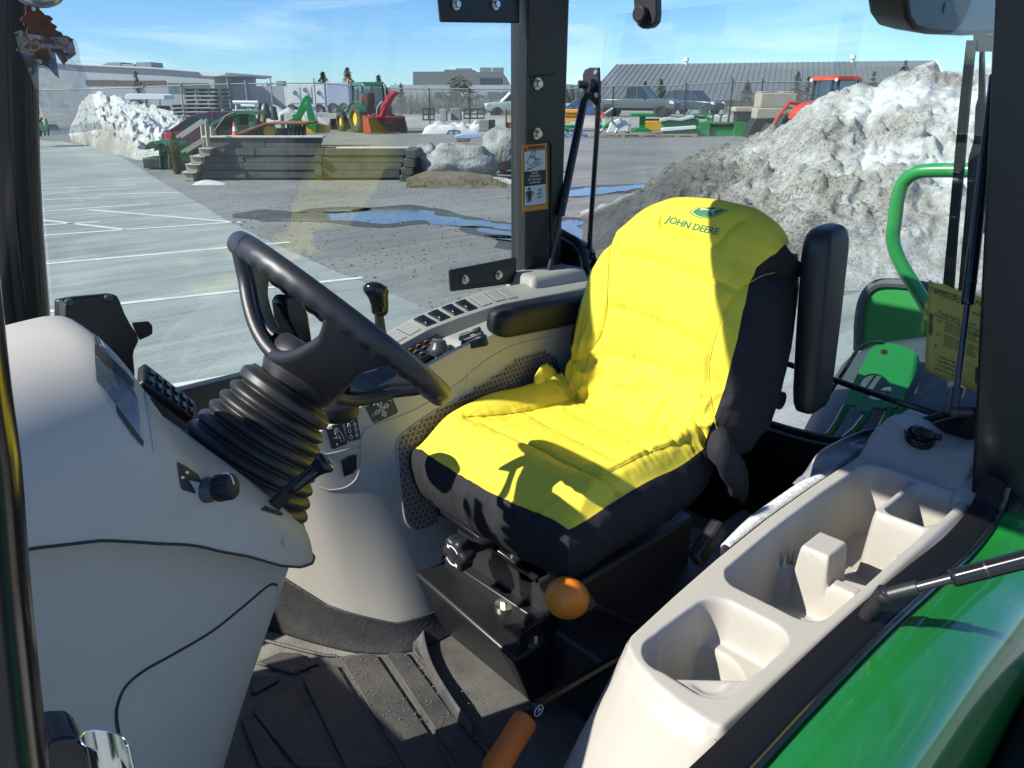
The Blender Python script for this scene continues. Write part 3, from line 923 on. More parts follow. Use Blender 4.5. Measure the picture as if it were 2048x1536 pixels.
# skirt below the yellow top
th = []
bord = np.concatenate([PC2[0, :, :], PC2[1:, -1, :], PC2[-1, -2::-1, :], PC2[-2:0:-1, 0, :]])
bc = bord.mean(0)
rings = []
lv = [(0, 0.0, 0.001), (0.004, 0.005, 0), (0.02, 0.013, 0), (0.05, 0.015, 0), (0.08, 0.010, 0), (0.105, 0.0, 0), (0.125, -0.014, 0), (0.138, -0.034, 0), (0.142, -0.07, 0)]
for dz, out, up_ in lv:
    ring = []
    for i, p in enumerate(bord):
        d = np.array([p[0] - bc[0], p[1] - bc[1], 0]); d /= np.linalg.norm(d)
        wv_ = noise.noise(Vector((p[0] * 26, p[1] * 26, dz * 5))) * 0.008 * min(1, dz / 0.03) + abs(noise.noise(Vector((p[0] * 50, p[1] * 50, dz * 9 + 3)))) * 0.006 * min(1, dz / 0.03)
        zb = p[2] - dz * (1.0 + 0.25 * (p[2] - 1.31) / 0.05 * 0.3)
        ring.append(Vector((p[0], p[1], zb + up_)) + Vector(d) * (out + wv_))
    rings.append(ring)
m = MB(); m.loft(rings, cap0=False, cap1=True); m.build('cushion_skirt', M['cover_black'], seat, smooth=180)
# ---- backrest
ctr = cr([Vector(p) for p in ((1.372, 0, 1.345), (1.385, 0, 1.40), (1.405, 0, 1.47), (1.432, 0, 1.58), (1.462, 0, 1.69), (1.490, 0, 1.78), (1.510, 0, 1.83), (1.535, 0, 1.862), (1.568, 0, 1.872), (1.60, 0, 1.862), (1.628, 0, 1.835))], 12)
# even steps
L_ = [0]
for a, b in zip(ctr[:-1], ctr[1:]): L_.append(L_[-1] + (b - a).length)
NT, NS = 150, 170
tt_ = np.linspace(0, L_[-1], NT)
cu = np.interp(tt_, L_, [p.x for p in ctr]); cz = np.interp(tt_, L_, [p.z for p in ctr])
du = np.gradient(cu); dz_ = np.gradient(cz); ln = np.sqrt(du ** 2 + dz_ ** 2); du /= ln; dz_ /= ln
nu, nzv = -dz_, du                      # normal, forward (-u) and up
tn = tt_ / L_[-1]
wv = np.interp(cz * (tn < .82) + (tn >= .82) * 1.9, [1.34, 1.42, 1.50, 1.60, 1.68, 1.74, 1.79, 1.83, 1.87, 1.9], [.245, .262, .266, .262, .248, .230, .206, .178, .15, .15])
# smooth end of the width
wv = np.where(tn > .66, np.interp(tn, [.66, .74, .80, .86, .92, 1.0], [np.interp(.66, tn, wv), .232, .222, .212, .203, .195]), wv)
vcs = np.interp(tn, [0, .5, .8, 1.0], [VC, VC - .004, VC - .028, VC - .036])
TH = np.interp(tn, [0, .1, .5, .72, .82, .90, 1.0], [.17, .195, .205, .19, .14, .09, .04])
# cross section, even steps along a half superellipse
ph = np.linspace(0, math.pi, 1200)
nexp = 4.2
cx = np.sign(np.cos(ph)) * np.abs(np.cos(ph)) ** (2 / nexp); cy = np.abs(np.sin(ph)) ** (2 / nexp)
al = np.concatenate([[0], np.cumsum(np.hypot(np.diff(cx), np.diff(cy) * 0.5))])
sv_ = np.linspace(0, al[-1], NS)
X_ = np.interp(sv_, al, cx); Y_ = np.interp(sv_, al, cy)
thr = np.interp(tn, [0, .12, .4, .58, .72, .80, .86, .92, 1], [.86, .85, .83, .80, .72, .60, .42, .15, .02])
ifr = np.concatenate([np.linspace(0, 1, 26)[:-1], 1 + np.linspace(0, 1, 121), 2 + np.linspace(0, 1, 26)[1:]])
NS = len(ifr)
XX = np.zeros((NT, NS)); YY = np.zeros((NT, NS))
for r_ in range(NT):
    ab = np.interp(thr[r_], cy[:600], al[:600])
    pos = np.interp(ifr, [0, 1, 2, 3], [0, ab, al[-1] - ab, al[-1]])
    XX[r_] = np.interp(pos, al, cx); YY[r_] = np.interp(pos, al, cy)
PB = np.zeros((NT, NS, 3))
TN = np.tile(tn[:, None], (1, NS))
bol = 0.030 * np.abs(XX) ** 3 * sst(0.0, 0.12, TN) * (1 - sst(0.55, 0.85, TN)) - 0.010 * (1 - sst(.0, .6, np.abs(XX))) * (1 - sst(.6, .9, TN))
dep_ = -TH[:, None] * (1 - YY) + bol * YY
PB[..., 0] = cu[:, None] + nu[:, None] * dep_
PB[..., 2] = cz[:, None] + nzv[:, None] * dep_
PB[..., 1] = vcs[:, None] - wv[:, None] * XX
# shoulders drop towards the sides at the top
PB[..., 2] -= np.where(XX < 0, .085, .030) * np.abs(XX) ** 2.4 * sst(0.58, 0.9, TN)
PB[..., 0] += 0.012 * np.abs(XX) ** 2 * sst(0.5, 0.9, TN)
tr = arr_bvh(PB)
bs = [[(1219, 497), (1216, 560), (1213, 619), (1203, 665), (1183, 700)],
      [(1220, 497), (1290, 514), (1361, 537), (1420, 558), (1477, 584)],
      [(1213, 609), (1262, 623), (1311, 641), (1370, 669), (1424, 700)],
      [(1146, 724), (1196, 709), (1267, 716), (1320, 733), (1361, 753), (1408, 803), (1432, 850)],
      [(1550, 545), (1518, 555), (1477, 584), (1448, 630), (1424, 700), (1418, 760), (1426, 820), (1440, 880)],
      [(1322, 432), (1319, 452), (1330, 465), (1375, 474), (1430, 490), (1444, 482), (1462, 458), (1490, 438)]]
bseams = [seam_hits(tr, c) for c in bs]
SD = np.concatenate([dense(s_) for s_ in bseams if len(s_) > 1])
N_ = normals(PB)
if N_[60, NS // 2, 0] > 0: N_ = -N_
D_ = dist_to(PB, SD)
disp = -0.0055 * np.exp(-(D_ / 0.006) ** 2) + 0.004 * sst(0.0, 0.04, D_)
near_seam = np.exp(-(D_ / 0.03) ** 2)
w1 = nz(PB, (10, 46, 9)); w2 = nz(PB, (14, 24, 14), 5.5); w3 = nz(PB, (6, 6, 6), 9.1)
low = 1 - sst(0.10, 0.36, TN)
mid = (1 - sst(0.3, 0.75, TN))
w4 = nz(PB, (5, 30, 7), 11.3)
disp += near_seam * 0.0022 * fold(w1) + mid * (0.0028 * fold(w1) + 0.0036 * fold(w4)) + 0.004 * w3 + 0.002 * w2
disp += low * (0.012 * fold(nz(PB, (10, 26, 20), 2.2)) + 0.006 * w2) * YY
PB2 = PB + N_ * disp[..., None]
yel = np.zeros((NT, NS), bool); yel[:, 25:145] = True
lft = np.zeros((NT, NS), bool); lft[:, :25] = True
rgt = np.zeros((NT, NS), bool); rgt[:, 145:] = True
bo_ = split_build(PB2, yel, 'backrest_cover', M['yellow'], seat)
split_build(PB2, lft, 'backrest_side', M['cover_black'], seat)
split_build(PB2, rgt, 'backrest_side', M['cover_black'], seat)
tr = arr_bvh(PB2)
BT = tr
for c in bs:
    h_ = [Vector(p) for p in seam_hits(tr, c, 14)]
    h_ = [h_[0]] + [b for a, b in zip(h_[:-1], h_[1:]) if (b - a).length > 1e-4]
    if len(h_) > 2:
        m = MB(); m.tube([p + Vector((-0.001, 0, 0.0004)) for p in h_], 0.0009, 5, cap=False); m.build('stitching', M['yellow_thread'], bo_)
# back of the seat
rings = []
for k in range(0, NT, 6):
    if tn[k] > .66: break
    w = wv[k] * 0.97
    rings.append([(cu[k] + TH[k] * .9, VC - w, cz[k]), (cu[k] + TH[k] + .075, VC - w * .9, cz[k] - .01), (cu[k] + TH[k] + .075, VC + w * .9, cz[k] - .01), (cu[k] + TH[k] * .9, VC + w, cz[k])])
m = MB(); m.loft(rings); m.build('backrest_shell', M['cover_black'], seat, smooth=60)
# cover gathered between cushion and backrest, near side
rings = []
for i, a in enumerate(np.linspace(0, 1, 14)):
    c = Vector((1.36 + .10 * a, 0.80 - 0.012 * math.sin(a * 3), 1.385 - 0.16 * a + .03 * a * a))
    rings.append([c + Vector((0.03 * math.cos(k) * (1 + .2 * math.sin(3 * k + i)), 0.022 * math.sin(k), 0.035 * math.sin(k + .6) * (1 + .15 * math.cos(2 * k + i * .7)))) for k in np.linspace(0, 2 * math.pi, 18)[:-1]])
m = MB(); m.loft(rings); m.build('cover_fold', M['cover_black'], seat, smooth=180)
rings = []
for i, a in enumerate(np.linspace(0, 1, 10)):
    c = Vector((1.335 + .03 * a, 1.30 + 0.028 * a, 1.395 + .022 * math.sin(a * 3.1) - .03 * a))
    r_ = 0.034 * math.sin(0.25 + a * 2.7)
    rings.append([c + Vector((r_ * 1.35 * math.cos(k), r_ * .5 * math.sin(k) , r_ * math.sin(k) * (1 + .25 * math.sin(3 * k + i)))) for k in np.linspace(0, 2 * math.pi, 16)[:-1]])
m = MB(); m.loft(rings); m.build('cover_fold', M['yellow'], seat, smooth=180)
# printed name and emblem on the backrest
def print_on(tree, px, py, off=0.0009):
    h = tree.ray_cast(CAM, ray(px, py).normalized())
    if h[0] is None: return None
    n = h[1]
    if n.dot(CAM - h[0]) < 0: n = -n
    return h[0] + n * off
def print_poly(tree, pts, name, mt, parent, off=0.0009, sub=4):
    """printed patch that follows the surface: fan of small faces"""
    P = [Vector((x, y, 0)) for x, y in pts]
    c = sum(P, Vector()) / len(P)
    ring = []
    for a, b in zip(P, P[1:] + P[:1]):
        k = max(1, int((b - a).length / 4))
        ring += [a.lerp(b, i / k) for i in range(k)]
    V, Fc = [], []
    K = sub
    n = len(ring)
    for j in range(1, K + 1):
        for p in ring:
            q = c.lerp(p, j / K)
            h = print_on(tree, q.x, q.y, off)
            V.append(h)
    ctr_ = print_on(tree, c.x, c.y, off)
    ok = [v is not None for v in V]
    if ctr_ is None:
        g_ = [v for v in V if v is not None]
        if not g_: return None
        ctr_ = sum(g_, Vector()) / len(g_)
    last = ctr_
    for i in range(len(V)):
        if V[i] is None: V[i] = V[i - n] if i >= n and V[i - n] is not None else last
    V.append(ctr_)
    for i in range(n):
        Fc.append((len(V) - 1, i, (i + 1) % n))
        for j in range(K - 1):
            Fc.append((j * n + i, (j + 1) * n + i, (j + 1) * n + (i + 1) % n, j * n + (i + 1) % n))
    me = MB(); me.add(V, Fc)
    return me.build(name, mt, parent, smooth=180, fix=False)
cu_ = bpy.data.curves.new('lettering', 'FONT'); cu_.body = 'JOHN DEERE'; cu_.size = 1; cu_.offset = 0.018; cu_.resolution_u = 3
to = bpy.data.objects.new('lettering', cu_); COL.objects.link(to)
dg = bpy.context.evaluated_depsgraph_get()
me = bpy.data.meshes.new_from_object(to.evaluated_get(dg))
bpy.data.objects.remove(to)
b_ = bmesh.new(); b_.from_mesh(me)
bmesh.ops.subdivide_edges(b_, edges=[e for e in b_.edges if e.calc_length() > .25], cuts=3)
bmesh.ops.triangulate(b_, faces=b_.faces)
xs = [v.co.x for v in b_.verts]; x0, x1 = min(xs), max(xs)
ys = [v.co.y for v in b_.verts]; y0, y1 = min(ys), max(ys)
for v in b_.verts:
    a = (v.co.x - x0) / (x1 - x0); c_ = (v.co.y - y0) / (y1 - y0)
    lo = Vector((1327, 447)).lerp(Vector((1433, 474)), a); hi = Vector((1338, 431)).lerp(Vector((1440, 457)), a)
    lo.y += 2.0 * math.sin(a * math.pi); hi.y += 2.0 * math.sin(a * math.pi)
    q = lo.lerp(hi, c_)
    h = print_on(BT, q.x, q.y)
    v.co = h if h is not None else Vector((1.5, 1.0, 1.8))
b_.to_mesh(me); b_.free()
me.materials.clear(); me.materials.append(M['green_print'])
me.name = 'lettering'
link('lettering', me, bo_)
sh = [(1378, 425), (1384, 420), (1396, 415), (1425, 414.5), (1447, 418), (1459, 421), (1449, 425), (1437, 430), (1426, 435), (1413, 437), (1400, 436.5), (1388, 432)]
print_poly(BT, sh, 'emblem', M['green_print'], bo_, 0.0009)
sc_ = Vector((1417, 424))
print_poly(BT, [tuple(sc_ + (Vector(p) - sc_) * .91) for p in sh], 'emblem_border', M['yellow'], bo_, 0.0014)
print_poly(BT, [tuple(sc_ + (Vector(p) - sc_) * .82) for p in sh], 'emblem_field', M['green_print'], bo_, 0.0019)
M['pale_print'] = mat('pale_print', (0.55, 0.50, 0.30), 0.7)
dx_, dy_ = 1300, 390
deer = [(645, 185), (660, 178), (700, 176), (745, 190), (790, 195), (840, 185), (900, 185), (880, 200), (840, 205), (820, 225), (825, 262), (812, 258), (800, 220), (760, 208), (700, 200), (665, 195), (655, 205)]
print_poly(BT, [(dx_ + x / 6.4, dy_ + y / 6.4) for x, y in deer], 'emblem_deer', M['pale_print'], bo_, 0.0024, sub=2)
# armrests
a, b = Vector((1.208, 1.365, 1.572)), Vector((1.58, 1.362, 1.555))
F = frame(a, b - a, (0, 1, 0.12))
m = MB()
rings = []
prof = rrect(0.078, 0.074, 0.024, 4)
for x, s_ in ((0, .55), (.008, .80), (.022, .94), (.045, 1.0), (.2, 1.03), (.36, 1.03)):
    rings.append([F @ Vector((x, p[0] * s_, p[1] * s_)) for p in prof])
m.loft(rings); m.build('armrest', M['black_rubber'], seat, smooth=60)
a, b = at(1655, 452, 'y', 0.775), at(1622, 818, 'y', 0.765)
F = frame(a, b - a, (0.0, 1, 0))
L_ = (b - a).length
rings = []
prof = rrect(0.066, 0.128, 0.030, 6)
for x, s_ in ((0, .50), (.004, .70), (.014, .88), (.032, .99), (.06, 1.03), (L_ * .5, 1.0), (L_ - .06, .93), (L_ - .025, .86), (L_ - .008, .74), (L_, .5)):
    rings.append([F @ Vector((x, p[0] * s_, p[1] * s_)) for p in prof])
m = MB(); m.loft(rings); m.build('armrest', M['black_plastic'], seat, smooth=70)
m = MB(); m.cyl((1.62, 0.80, 1.42), (1.62, 1.34, 1.42), 0.022, n=12); m.build('armrest_hinge', M['black_plastic'], seat)
# seat slide frame, height knob, catch
p0, p1 = Vector((1.005, 1.40, 1.165)), Vector((1.02, 0.93, 1.112))
F = frame(p0, p1 - p0, (0.9, 0, 0.45))
L_ = (p1 - p0).length
m = MB(); m.box((L_ * .5 - .03, 0, 0), (L_ - .06, 0.045, 0.032), 0, F); fr = m.build('slide_frame', M['black_gloss'], seat, bev=0.005)
m = MB()
for x in (.08, .16, .26, .33):
    m.cyl(F @ Vector((x, -.01, -.02)), F @ Vector((x, -.01, .019)), 0.004, n=8)
m.build('rivet', M['bolt'], fr)
q = [at(*k, 'x', 1.0) for k in ((1030, 1122), (1072, 1112), (1100, 1150), (1062, 1168), (1040, 1160))]
q2 = [p + Vector((0.05, 0, -0.008)) for p in q]
n_ = len(q)
m = MB(); m.add(q + [p + Vector((0.0, 0, -0.012)) + Vector((.045, 0, 0)) for p in q], [tuple(range(n_)), tuple(range(2 * n_ - 1, n_ - 1, -1))] + [(i, (i + 1) % n_, n_ + (i + 1) % n_, n_ + i) for i in range(n_)])
m.build('catch_plate', M['steel_dark'], fr, bev=0.003)
m = MB(); m.box((1.2, 1.07, 1.10), (0.40, 0.40, 0.14)); m.build('suspension', M['black_plastic'], seat, bev=0.01)
kc = at(916, 1106, 'x', 0.905)
K = frame(kc, (0, 1, 0.1), (0, -0.1, 1))
if Vector(K.col[2][:3]).x > 0:
    K = frame(kc, (0, -1, 0.1), (0, 0.1, 1))
star = []
for i in range(72):
    a = 2 * math.pi * i / 72
    r = 0.037 * (1 + 0.11 * math.cos(6 * a))
    star.append((r * math.cos(a), r * math.sin(a)))
rings = []
for z, s_ in ((0.016, .82), (0.012, .96), (0.006, 1.0), (-0.014, 1.0), (-0.02, .93), (-0.022, .5)):
    rings.append([K @ Vector((x * s_, y * s_, z)) for x, y in star])
m = MB(); m.loft(rings); kn = m.build('height_knob', M['black_plastic'], seat, smooth=50)
for a0 in (0.5, 3.6):
    m = MB()
    m.tube([K @ Vector((0.023 * math.cos(a), 0.023 * math.sin(a), 0.0166)) for a in np.linspace(a0, a0 + 1.5, 8)], 0.0013, 5)
    e_ = a0 + 1.5
    m.add([K @ Vector((0.029 * math.cos(e_), 0.029 * math.sin(e_), 0.0168)), K @ Vector((0.017 * math.cos(e_), 0.017 * math.sin(e_), 0.0168)), K @ Vector((0.023 * math.cos(e_ + .35), 0.023 * math.sin(e_ + .35), 0.0168))], [(0, 1, 2)])
    m.build('arrow_mark', M['white_print'], kn, smooth=0)
m = MB(); m.cyl(kc, kc + Vector((0.12, -0.02, 0.005)), 0.016, n=12); m.build('knob_shaft', M['black_plastic'], seat)
g0 = at(885, 1000, 'x', 1.0)
m = MB(); m.box(g0 + Vector((0.02, 0, 0)), (0.05, 0.05, 0.004)); m.build('catch_plate', M['steel_dark'], seat, bev=0.001)
t_ = [at(*k, 'y', 0.90) for k in ((1217, 1124), (1245, 1117), (1227, 1137))]
m = MB(); m.add(t_ + [p + Vector((0, .002, 0)) for p in t_], [(0, 1, 2), (5, 4, 3), (0, 3, 4, 1), (1, 4, 5, 2), (2, 5, 3, 0)])
m.build('cloth_tag', mat('lime_tag', (0.30, 0.55, 0.02), 0.7), seat, smooth=0)
# buckle beside the seat
m = MB(); F = frame(at(1415, 1085, 'y', 0.74), at(1440, 1035, 'y', 0.74) - at(1390, 1110, 'y', 0.74), (0, 1, 0))
m.box((0, 0, 0), (0.10, 0.03, 0.045), 0, F); m.build('belt_buckle', M['black_plastic'], seat, bev=0.008)
# ================================================================== STEERING CONSOLE
dash = thing('steering_console', 'beige steering console with a small display and ribbed black boot', 'dashboard', (0.15, VC, 0.86))
#     u     ztop   w     zb     n
DS = [(-.26, 1.80, .150, 1.56, 2.6, 1.0), (-.12, 1.815, .152, 1.615, 2.6, 1.0), (0.0, 1.828, .152, 1.655, 2.6, 1.0), (.10, 1.840, .152, 1.660, 2.7, 1.0), (.17, 1.848, .151, 1.640, 2.8, 1.0), (.205, 1.850, .150, 1.622, 3.0, 1.0),
      (.230, 1.842, .151, 1.608, 3.4, 1.003), (.248, 1.812, .154, 1.598, 4.0, 1.01), (.264, 1.768, .158, 1.588, 4.4, 1.018), (.282, 1.726, .164, 1.574, 4.6, 1.03), (.30, 1.695, .171, 1.558, 4.6, 1.042), (.34, 1.650, .181, 1.528, 4.6, 1.062), (.39, 1.590, .172, 1.482, 4.4, 1.07), (.43, 1.540, .150, 1.450, 4.0, 1.07), (.465, 1.495, .118, 1.425, 3.6, 1.07), (.488, 1.462, .080, 1.408, 3.0, 1.07), (.500, 1.44, .035, 1.40, 2.4, 1.07)]
us = np.array([d[0] for d in DS])
uu = np.concatenate([np.linspace(-.26, .13, 14), np.linspace(.14, .30, 30), np.linspace(.31, .500, 30)])
rings = []
for u in uu:
    zt, w, zb, n, vc_ = (float(np.interp(u, us, [d[k] for d in DS])) for k in (1, 2, 3, 4, 5))
    ring = []
    for a in np.linspace(0, math.pi, 49):
        c, s_ = math.cos(a), math.sin(a)
        x = math.copysign(abs(c) ** (2 / n), c)
        y = abs(s_) ** (2 / n)
        ring.append(Vector((u, vc_ + w * x * (1.0 + 0.03 * (1 - y)), zb + (zt - zb) * y)))
    rings.append(ring)
# smooth along u
A = np.array([[tuple(p) for p in r] for r in rings])
for _ in range(3):
    A[1:-1] = A[1:-1] * .5 + (A[:-2] + A[2:]) * .25
rings = [[Vector(p) for p in r] for r in A]
m = MB(); m.loft(rings); upper = m.build('upper_shroud', M['beige'], dash, smooth=45)
DT = bvh(upper)
# lower column cover: level sections
def seam_z(u): return interp(u, us, [d[3] for d in DS]) - 0.003
rings = []
NL = 26
for k in range(NL):
    f = k / (NL - 1)
    ring = []
    for j in range(61):
        a = (j / 60 - .5) * math.pi
        # plan: straight sides running forward, round nose to the rear
        c, s_ = math.cos(a), math.sin(a)
        zf = f
        nose = 0.478 - 0.200 * zf - 0.06 * zf * zf
        w = 0.166 - 0.02 * zf
        xx = abs(c) ** (2 / 3.0); yy = math.copysign(abs(s_) ** (2 / 3.2), s_)
        u0 = -.26
        u = u0 + (nose - u0) * xx
        uw = w + 0.030 * (1 - sst(0.1, 0.42, u)) * 1.0 - 0.002
        zt = seam_z(min(u, .498))
        z = zt + (0.87 - zt) * zf
        ring.append(Vector((u, VC + uw * yy, z)))
    rings.append(ring)
m = MB(); m.loft(rings, closed=True); low_ = m.build('column_cover', M['beige2'], dash, smooth=50)
LT = bvh(low_)
def on_line(tree, pts, off=0.0, n=8):
    out = []
    for p in cr([Vector((x, y, 0)) for x, y in pts], n):
        h = tree.ray_cast(CAM, ray(p.x, p.y).normalized())
        if h[0] is not None:
            nn = h[1] if h[1].dot(CAM - h[0]) > 0 else -h[1]
            q = h[0] + nn * off
            if not out or (q - out[-1]).length > 1e-4: out.append(q)
    return out
def groove(tree, pts, r, name, parent, mt=None, off=0.0, n=8):
    P = on_line(tree, pts, off, n)
    m = MB(); m.tube(P, r, 6); return m.build(name, mt or M['seam'], parent)
# shadow gap where the two covers meet
mm = MB()
line = []
for j in range(60):
    u = -.2 + j / 59 * .698
    w = interp(u, us, [d[2] for d in DS]) * 1.03 + 0.0005
    line.append(Vector((u, interp(u, us, [d[5] for d in DS]) - w, seam_z(u) + 0.002)))
mm.tube(line, 0.0019, 6); mm.build('cover_gap', M['seam'], dash)
groove(LT, [(553, 1170), (545, 1168), (530, 1176), (480, 1218), (420, 1265), (340, 1312), (290, 1340), (252, 1372), (235, 1410), (233, 1440), (238, 1475), (242, 1536), (246, 1600)], 0.0024, 'panel_gap', dash)
groove(LT, [(553, 1170), (557, 1178), (553, 1200), (549, 1215)], 0.0018, 'panel_gap', dash, M['beige'])
def print_panel(tree, pts, name, mt, parent, off=0.0009, sub=3):
    return print_poly(tree, pts, name, mt, parent, off, sub)
# instrument display on the rear slope
print_panel(DT, [(187, 664), (206, 690), (245, 740), (268, 772), (278, 800), (283, 836), (286, 890), (262, 866), (236, 830), (200, 776), (191, 760), (188, 700)], 'display_bezel', M['beige2'], dash, 0.0015, 4)
dsp = print_panel(DT, [(189, 715), (215, 736), (240, 758), (264, 781), (272, 800), (276, 832), (279, 874), (262, 852), (240, 822), (212, 786), (193, 764)], 'display', M['display'], dash, 0.0026, 4)
print_panel(DT, [(189, 690), (215, 714), (250, 748), (264, 766), (264, 779), (240, 757), (215, 735), (189, 714)], 'display_visor', mat('dark_visor', (0.05, 0.047, 0.042), 0.6), dash, 0.003, 3)
print_panel(DT, [(230, 811), (236, 814), (270, 862), (286, 882), (285, 894), (262, 868), (234, 828)], 'indicator_strip', M['label_black'], dash, 0.002, 3)
groove(DT, [(288, 780), (298, 830), (306, 880), (310, 905)], 0.0025, 'panel_gap', dash, M['beige2'])
# screw hole on the nose
h = on_line(DT, [(571, 1085), (572, 1086)])[0]
print_panel(DT, [(571 + 8 * math.cos(k) + 2 * math.sin(k), 1085 + 9 * math.sin(k)) for k in np.linspace(0, 6.28, 12)[:-1]], 'screw_cap', M['beige2'], dash, 0.0012, 2)
# throttle knob, scale plate and lever
kz = lambda x, y: (x * .3125, 700 + y * .3125)
sp_ = print_panel(DT, [kz(*q) for q in ((1130, 716), (1180, 740), (1265, 800), (1290, 850), (1250, 820), (1215, 805), (1190, 830), (1200, 870), (1250, 912), (1240, 918), (1165, 895), (1152, 870), (1140, 790))], 'scale_plate', M['label_black'], dash, 0.0012, 3)
for q in ((1162, 815), (1190, 784)):
    print_panel(DT, [kz(q[0] + 12 * math.cos(k), q[1] + 9 * math.sin(k)) for k in np.linspace(0, 6.28, 9)[:-1]], 'scale_mark', M['white_print'], sp_, 0.002, 2)
h = DT.ray_cast(CAM, ray(416, 980).normalized()); hp, hn = h[0], h[1]
if hn.dot(CAM - hp) < 0: hn = -hn
hn = (hn + Vector((0.35, -0.10, 0.10))).normalized()
F = Matrix.Translation(hp) @ hn.to_track_quat('Z', 'Y').to_matrix().to_4x4()
m = MB(); m.lathe([(.016, -.004), (.016, .004), (.0145, .007), (.0145, .014), (.001, .015)], F, 24); m.build('knob_collar', M['knob_grey'], dash, smooth=40)
star = [(0.0165 * (1 + .035 * math.cos(14 * a)) * math.cos(a), 0.0165 * (1 + .035 * math.cos(14 * a)) * math.sin(a)) for a in np.linspace(0, 2 * math.pi, 85)[:-1]]
rings = [[F @ Vector((x * s_, y * s_, z)) for x, y in star] for z, s_ in ((.012, .9), (.0135, 1.0), (.030, 1.0), (.0345, .9), (.036, .6))]
m = MB(); m.loft(rings); kn = m.build('throttle_knob', M['black_rubber'], dash, smooth=50)
m = MB(); m.tube([F @ Vector((0.0, .002, .0366)), F @ Vector((.002, .012, .0352)), F @ Vector((.003, .0168, .0315)), F @ Vector((.003, .0172, .024))], .0013, 5); m.build('pointer_mark', M['white_print'], kn)
p0 = on_line(DT, [(548, 1012), (549, 1013)], -0.004)[0]
F0 = at(615, 945, 'y', p0.y - 0.02); F1 = at(650, 925, 'y', p0.y - 0.03)
m = MB()
rings = []
for a_, w_ in ((p0, .011), (p0.lerp(F0, .4), .010), (p0.lerp(F0, .75), .010)):
    d = (F0 - p0).normalized(); x = d.cross(Vector((0, 1, .3))).normalized(); y = d.cross(x)
    rings.append([a_ + x * w_ + y * .004, a_ - x * w_ + y * .004, a_ - x * w_ - y * .004, a_ + x * w_ - y * .004])
m.loft(rings); lv_ = m.build('lever_arm', M['black_plastic'], dash, smooth=30)
pa = p0.lerp(F0, .45); d = (F1 - pa)
pl = [pa + d * t for t in (0, .03, .25, .55, .75, .86, .96, 1.03, 1.08, 1.10)]
m = MB(); m.tube(pl, [.006, .0085, .009, .0095, .0105, .013, .0165, .0165, .012, .004], 16); m.build('lever_knob', M['black_gloss'], dash, smooth=60)
print_panel(DT, [(520, 1020), (528, 1012), (560, 1024), (566, 1030), (560, 1032), (540, 1026)], 'lever_slot', M['seam'], dash, 0.0012, 2)
# keypad fixed to the far side of the display
KF = frame(at(335, 790, 'y', 1.20), at(390, 838, 'y', 1.20) - at(283, 757, 'y', 1.20), (0.2, 0.9, .55))
L_ = (at(390, 838, 'y', 1.20) - at(283, 757, 'y', 1.20)).length
if Vector(KF.col[2][:3]).z < 0: KF = KF @ Matrix.Rotation(math.pi, 4, 'X')
m = MB(); m.box((0, 0, 0), (L_ * .98, .050, .016), 0, KF); kp = m.build('keypad', M['black_plastic'], dash, bev=0.004)
for i in range(6):
    for j in range(2):
        m = MB(); m.box((-L_ * .38 + i * L_ * .15, -.011 + j * .022, .009), (.011, .014, .004), 0, KF); m.build('key', M['black_gloss'], kp, bev=0.002)
# ribbed boot
NAX = Vector((.966, -.186, 1.0)).normalized()
HUB = Vector((0.546, 1.082, 1.677))
B0, B1 = Vector((0.398, VC, 1.512)), Vector((0.522, VC + .006, 1.662))
rings = []
for k in range(110):
    f = k / 109
    bn = Vector((.66 + .10 * f, -.04 - .06 * f, .78)).normalized()
    bx = bn.cross(Vector((0, 1, 0))).normalized(); by = bn.cross(bx)
    r = 0.120 - 0.048 * min(1, f / .84)
    if f < .84: r += (abs(math.sin(f / .84 * math.pi * 8.0)) ** 0.75) * 0.0100 - 0.003
    else: r += -.004 + .010 * float(sst(.84, .88, f)) - .012 * float(sst(.93, 1.0, f))
    c = B0.lerp(B1, f)
    rings.append([c + bx * (r * 1.04 * math.cos(a)) + by * (r * math.sin(a)) for a in np.linspace(0, 2 * math.pi, 57)[:-1]])
m = MB(); m.loft(rings); m.build('boot', mat('boot_rubber', (0.012, 0.0125, 0.014), 0.45, bump=0.3, bscale=700, col2=(0.024, 0.023, 0.021), vscale=14), dash, smooth=180)
# black bracket for a monitor, far side of the console
bt = thing('monitor_bracket', 'bent black bracket plate with screws standing behind the beige console', 'bracket', (0.30, 1.32, 1.60))
op = [(117, 600), (150, 594), (224, 587), (236, 592), (242, 604), (250, 625), (262, 648), (276, 668), (279, 682), (270, 700), (268, 712), (271, 745), (271, 800), (170, 800), (150, 700), (117, 640)]
pp = [at(px, py, 'y', 1.30) for px, py in op]
n_ = len(pp)
me = MB(); me.add(pp + [p + Vector((-0.004, 0.012, 0)) for p in pp], [tuple(range(n_)), tuple(range(2 * n_ - 1, n_ - 1, -1))] + [(i, (i + 1) % n_, n_ + (i + 1) % n_, n_ + i) for i in range(n_)])
bp_ = me.build('plate', M['black_paint'], bt, bev=0.003)
P = [at(*q, 'y', 1.30) for q in ((117, 600), (122, 598), (124, 640), (117, 640))]
me = MB(); me.hexa([p + Vector((0, -.035, 0)) for p in P] + P); me.build('flange', M['black_paint'], bt, bev=0.002)
P = [at(*q, 'y', 1.31) for q in ((264, 646), (298, 643), (306, 652), (306, 668), (300, 672), (280, 681))]
me = MB(); me.add(P + [p + Vector((0, .006, 0)) for p in P], [tuple(range(6)), tuple(range(11, 5, -1))] + [(i, (i + 1) % 6, 6 + (i + 1) % 6, 6 + i) for i in range(6)]); me.build('tab', M['black_paint'], bt, bev=0.002)
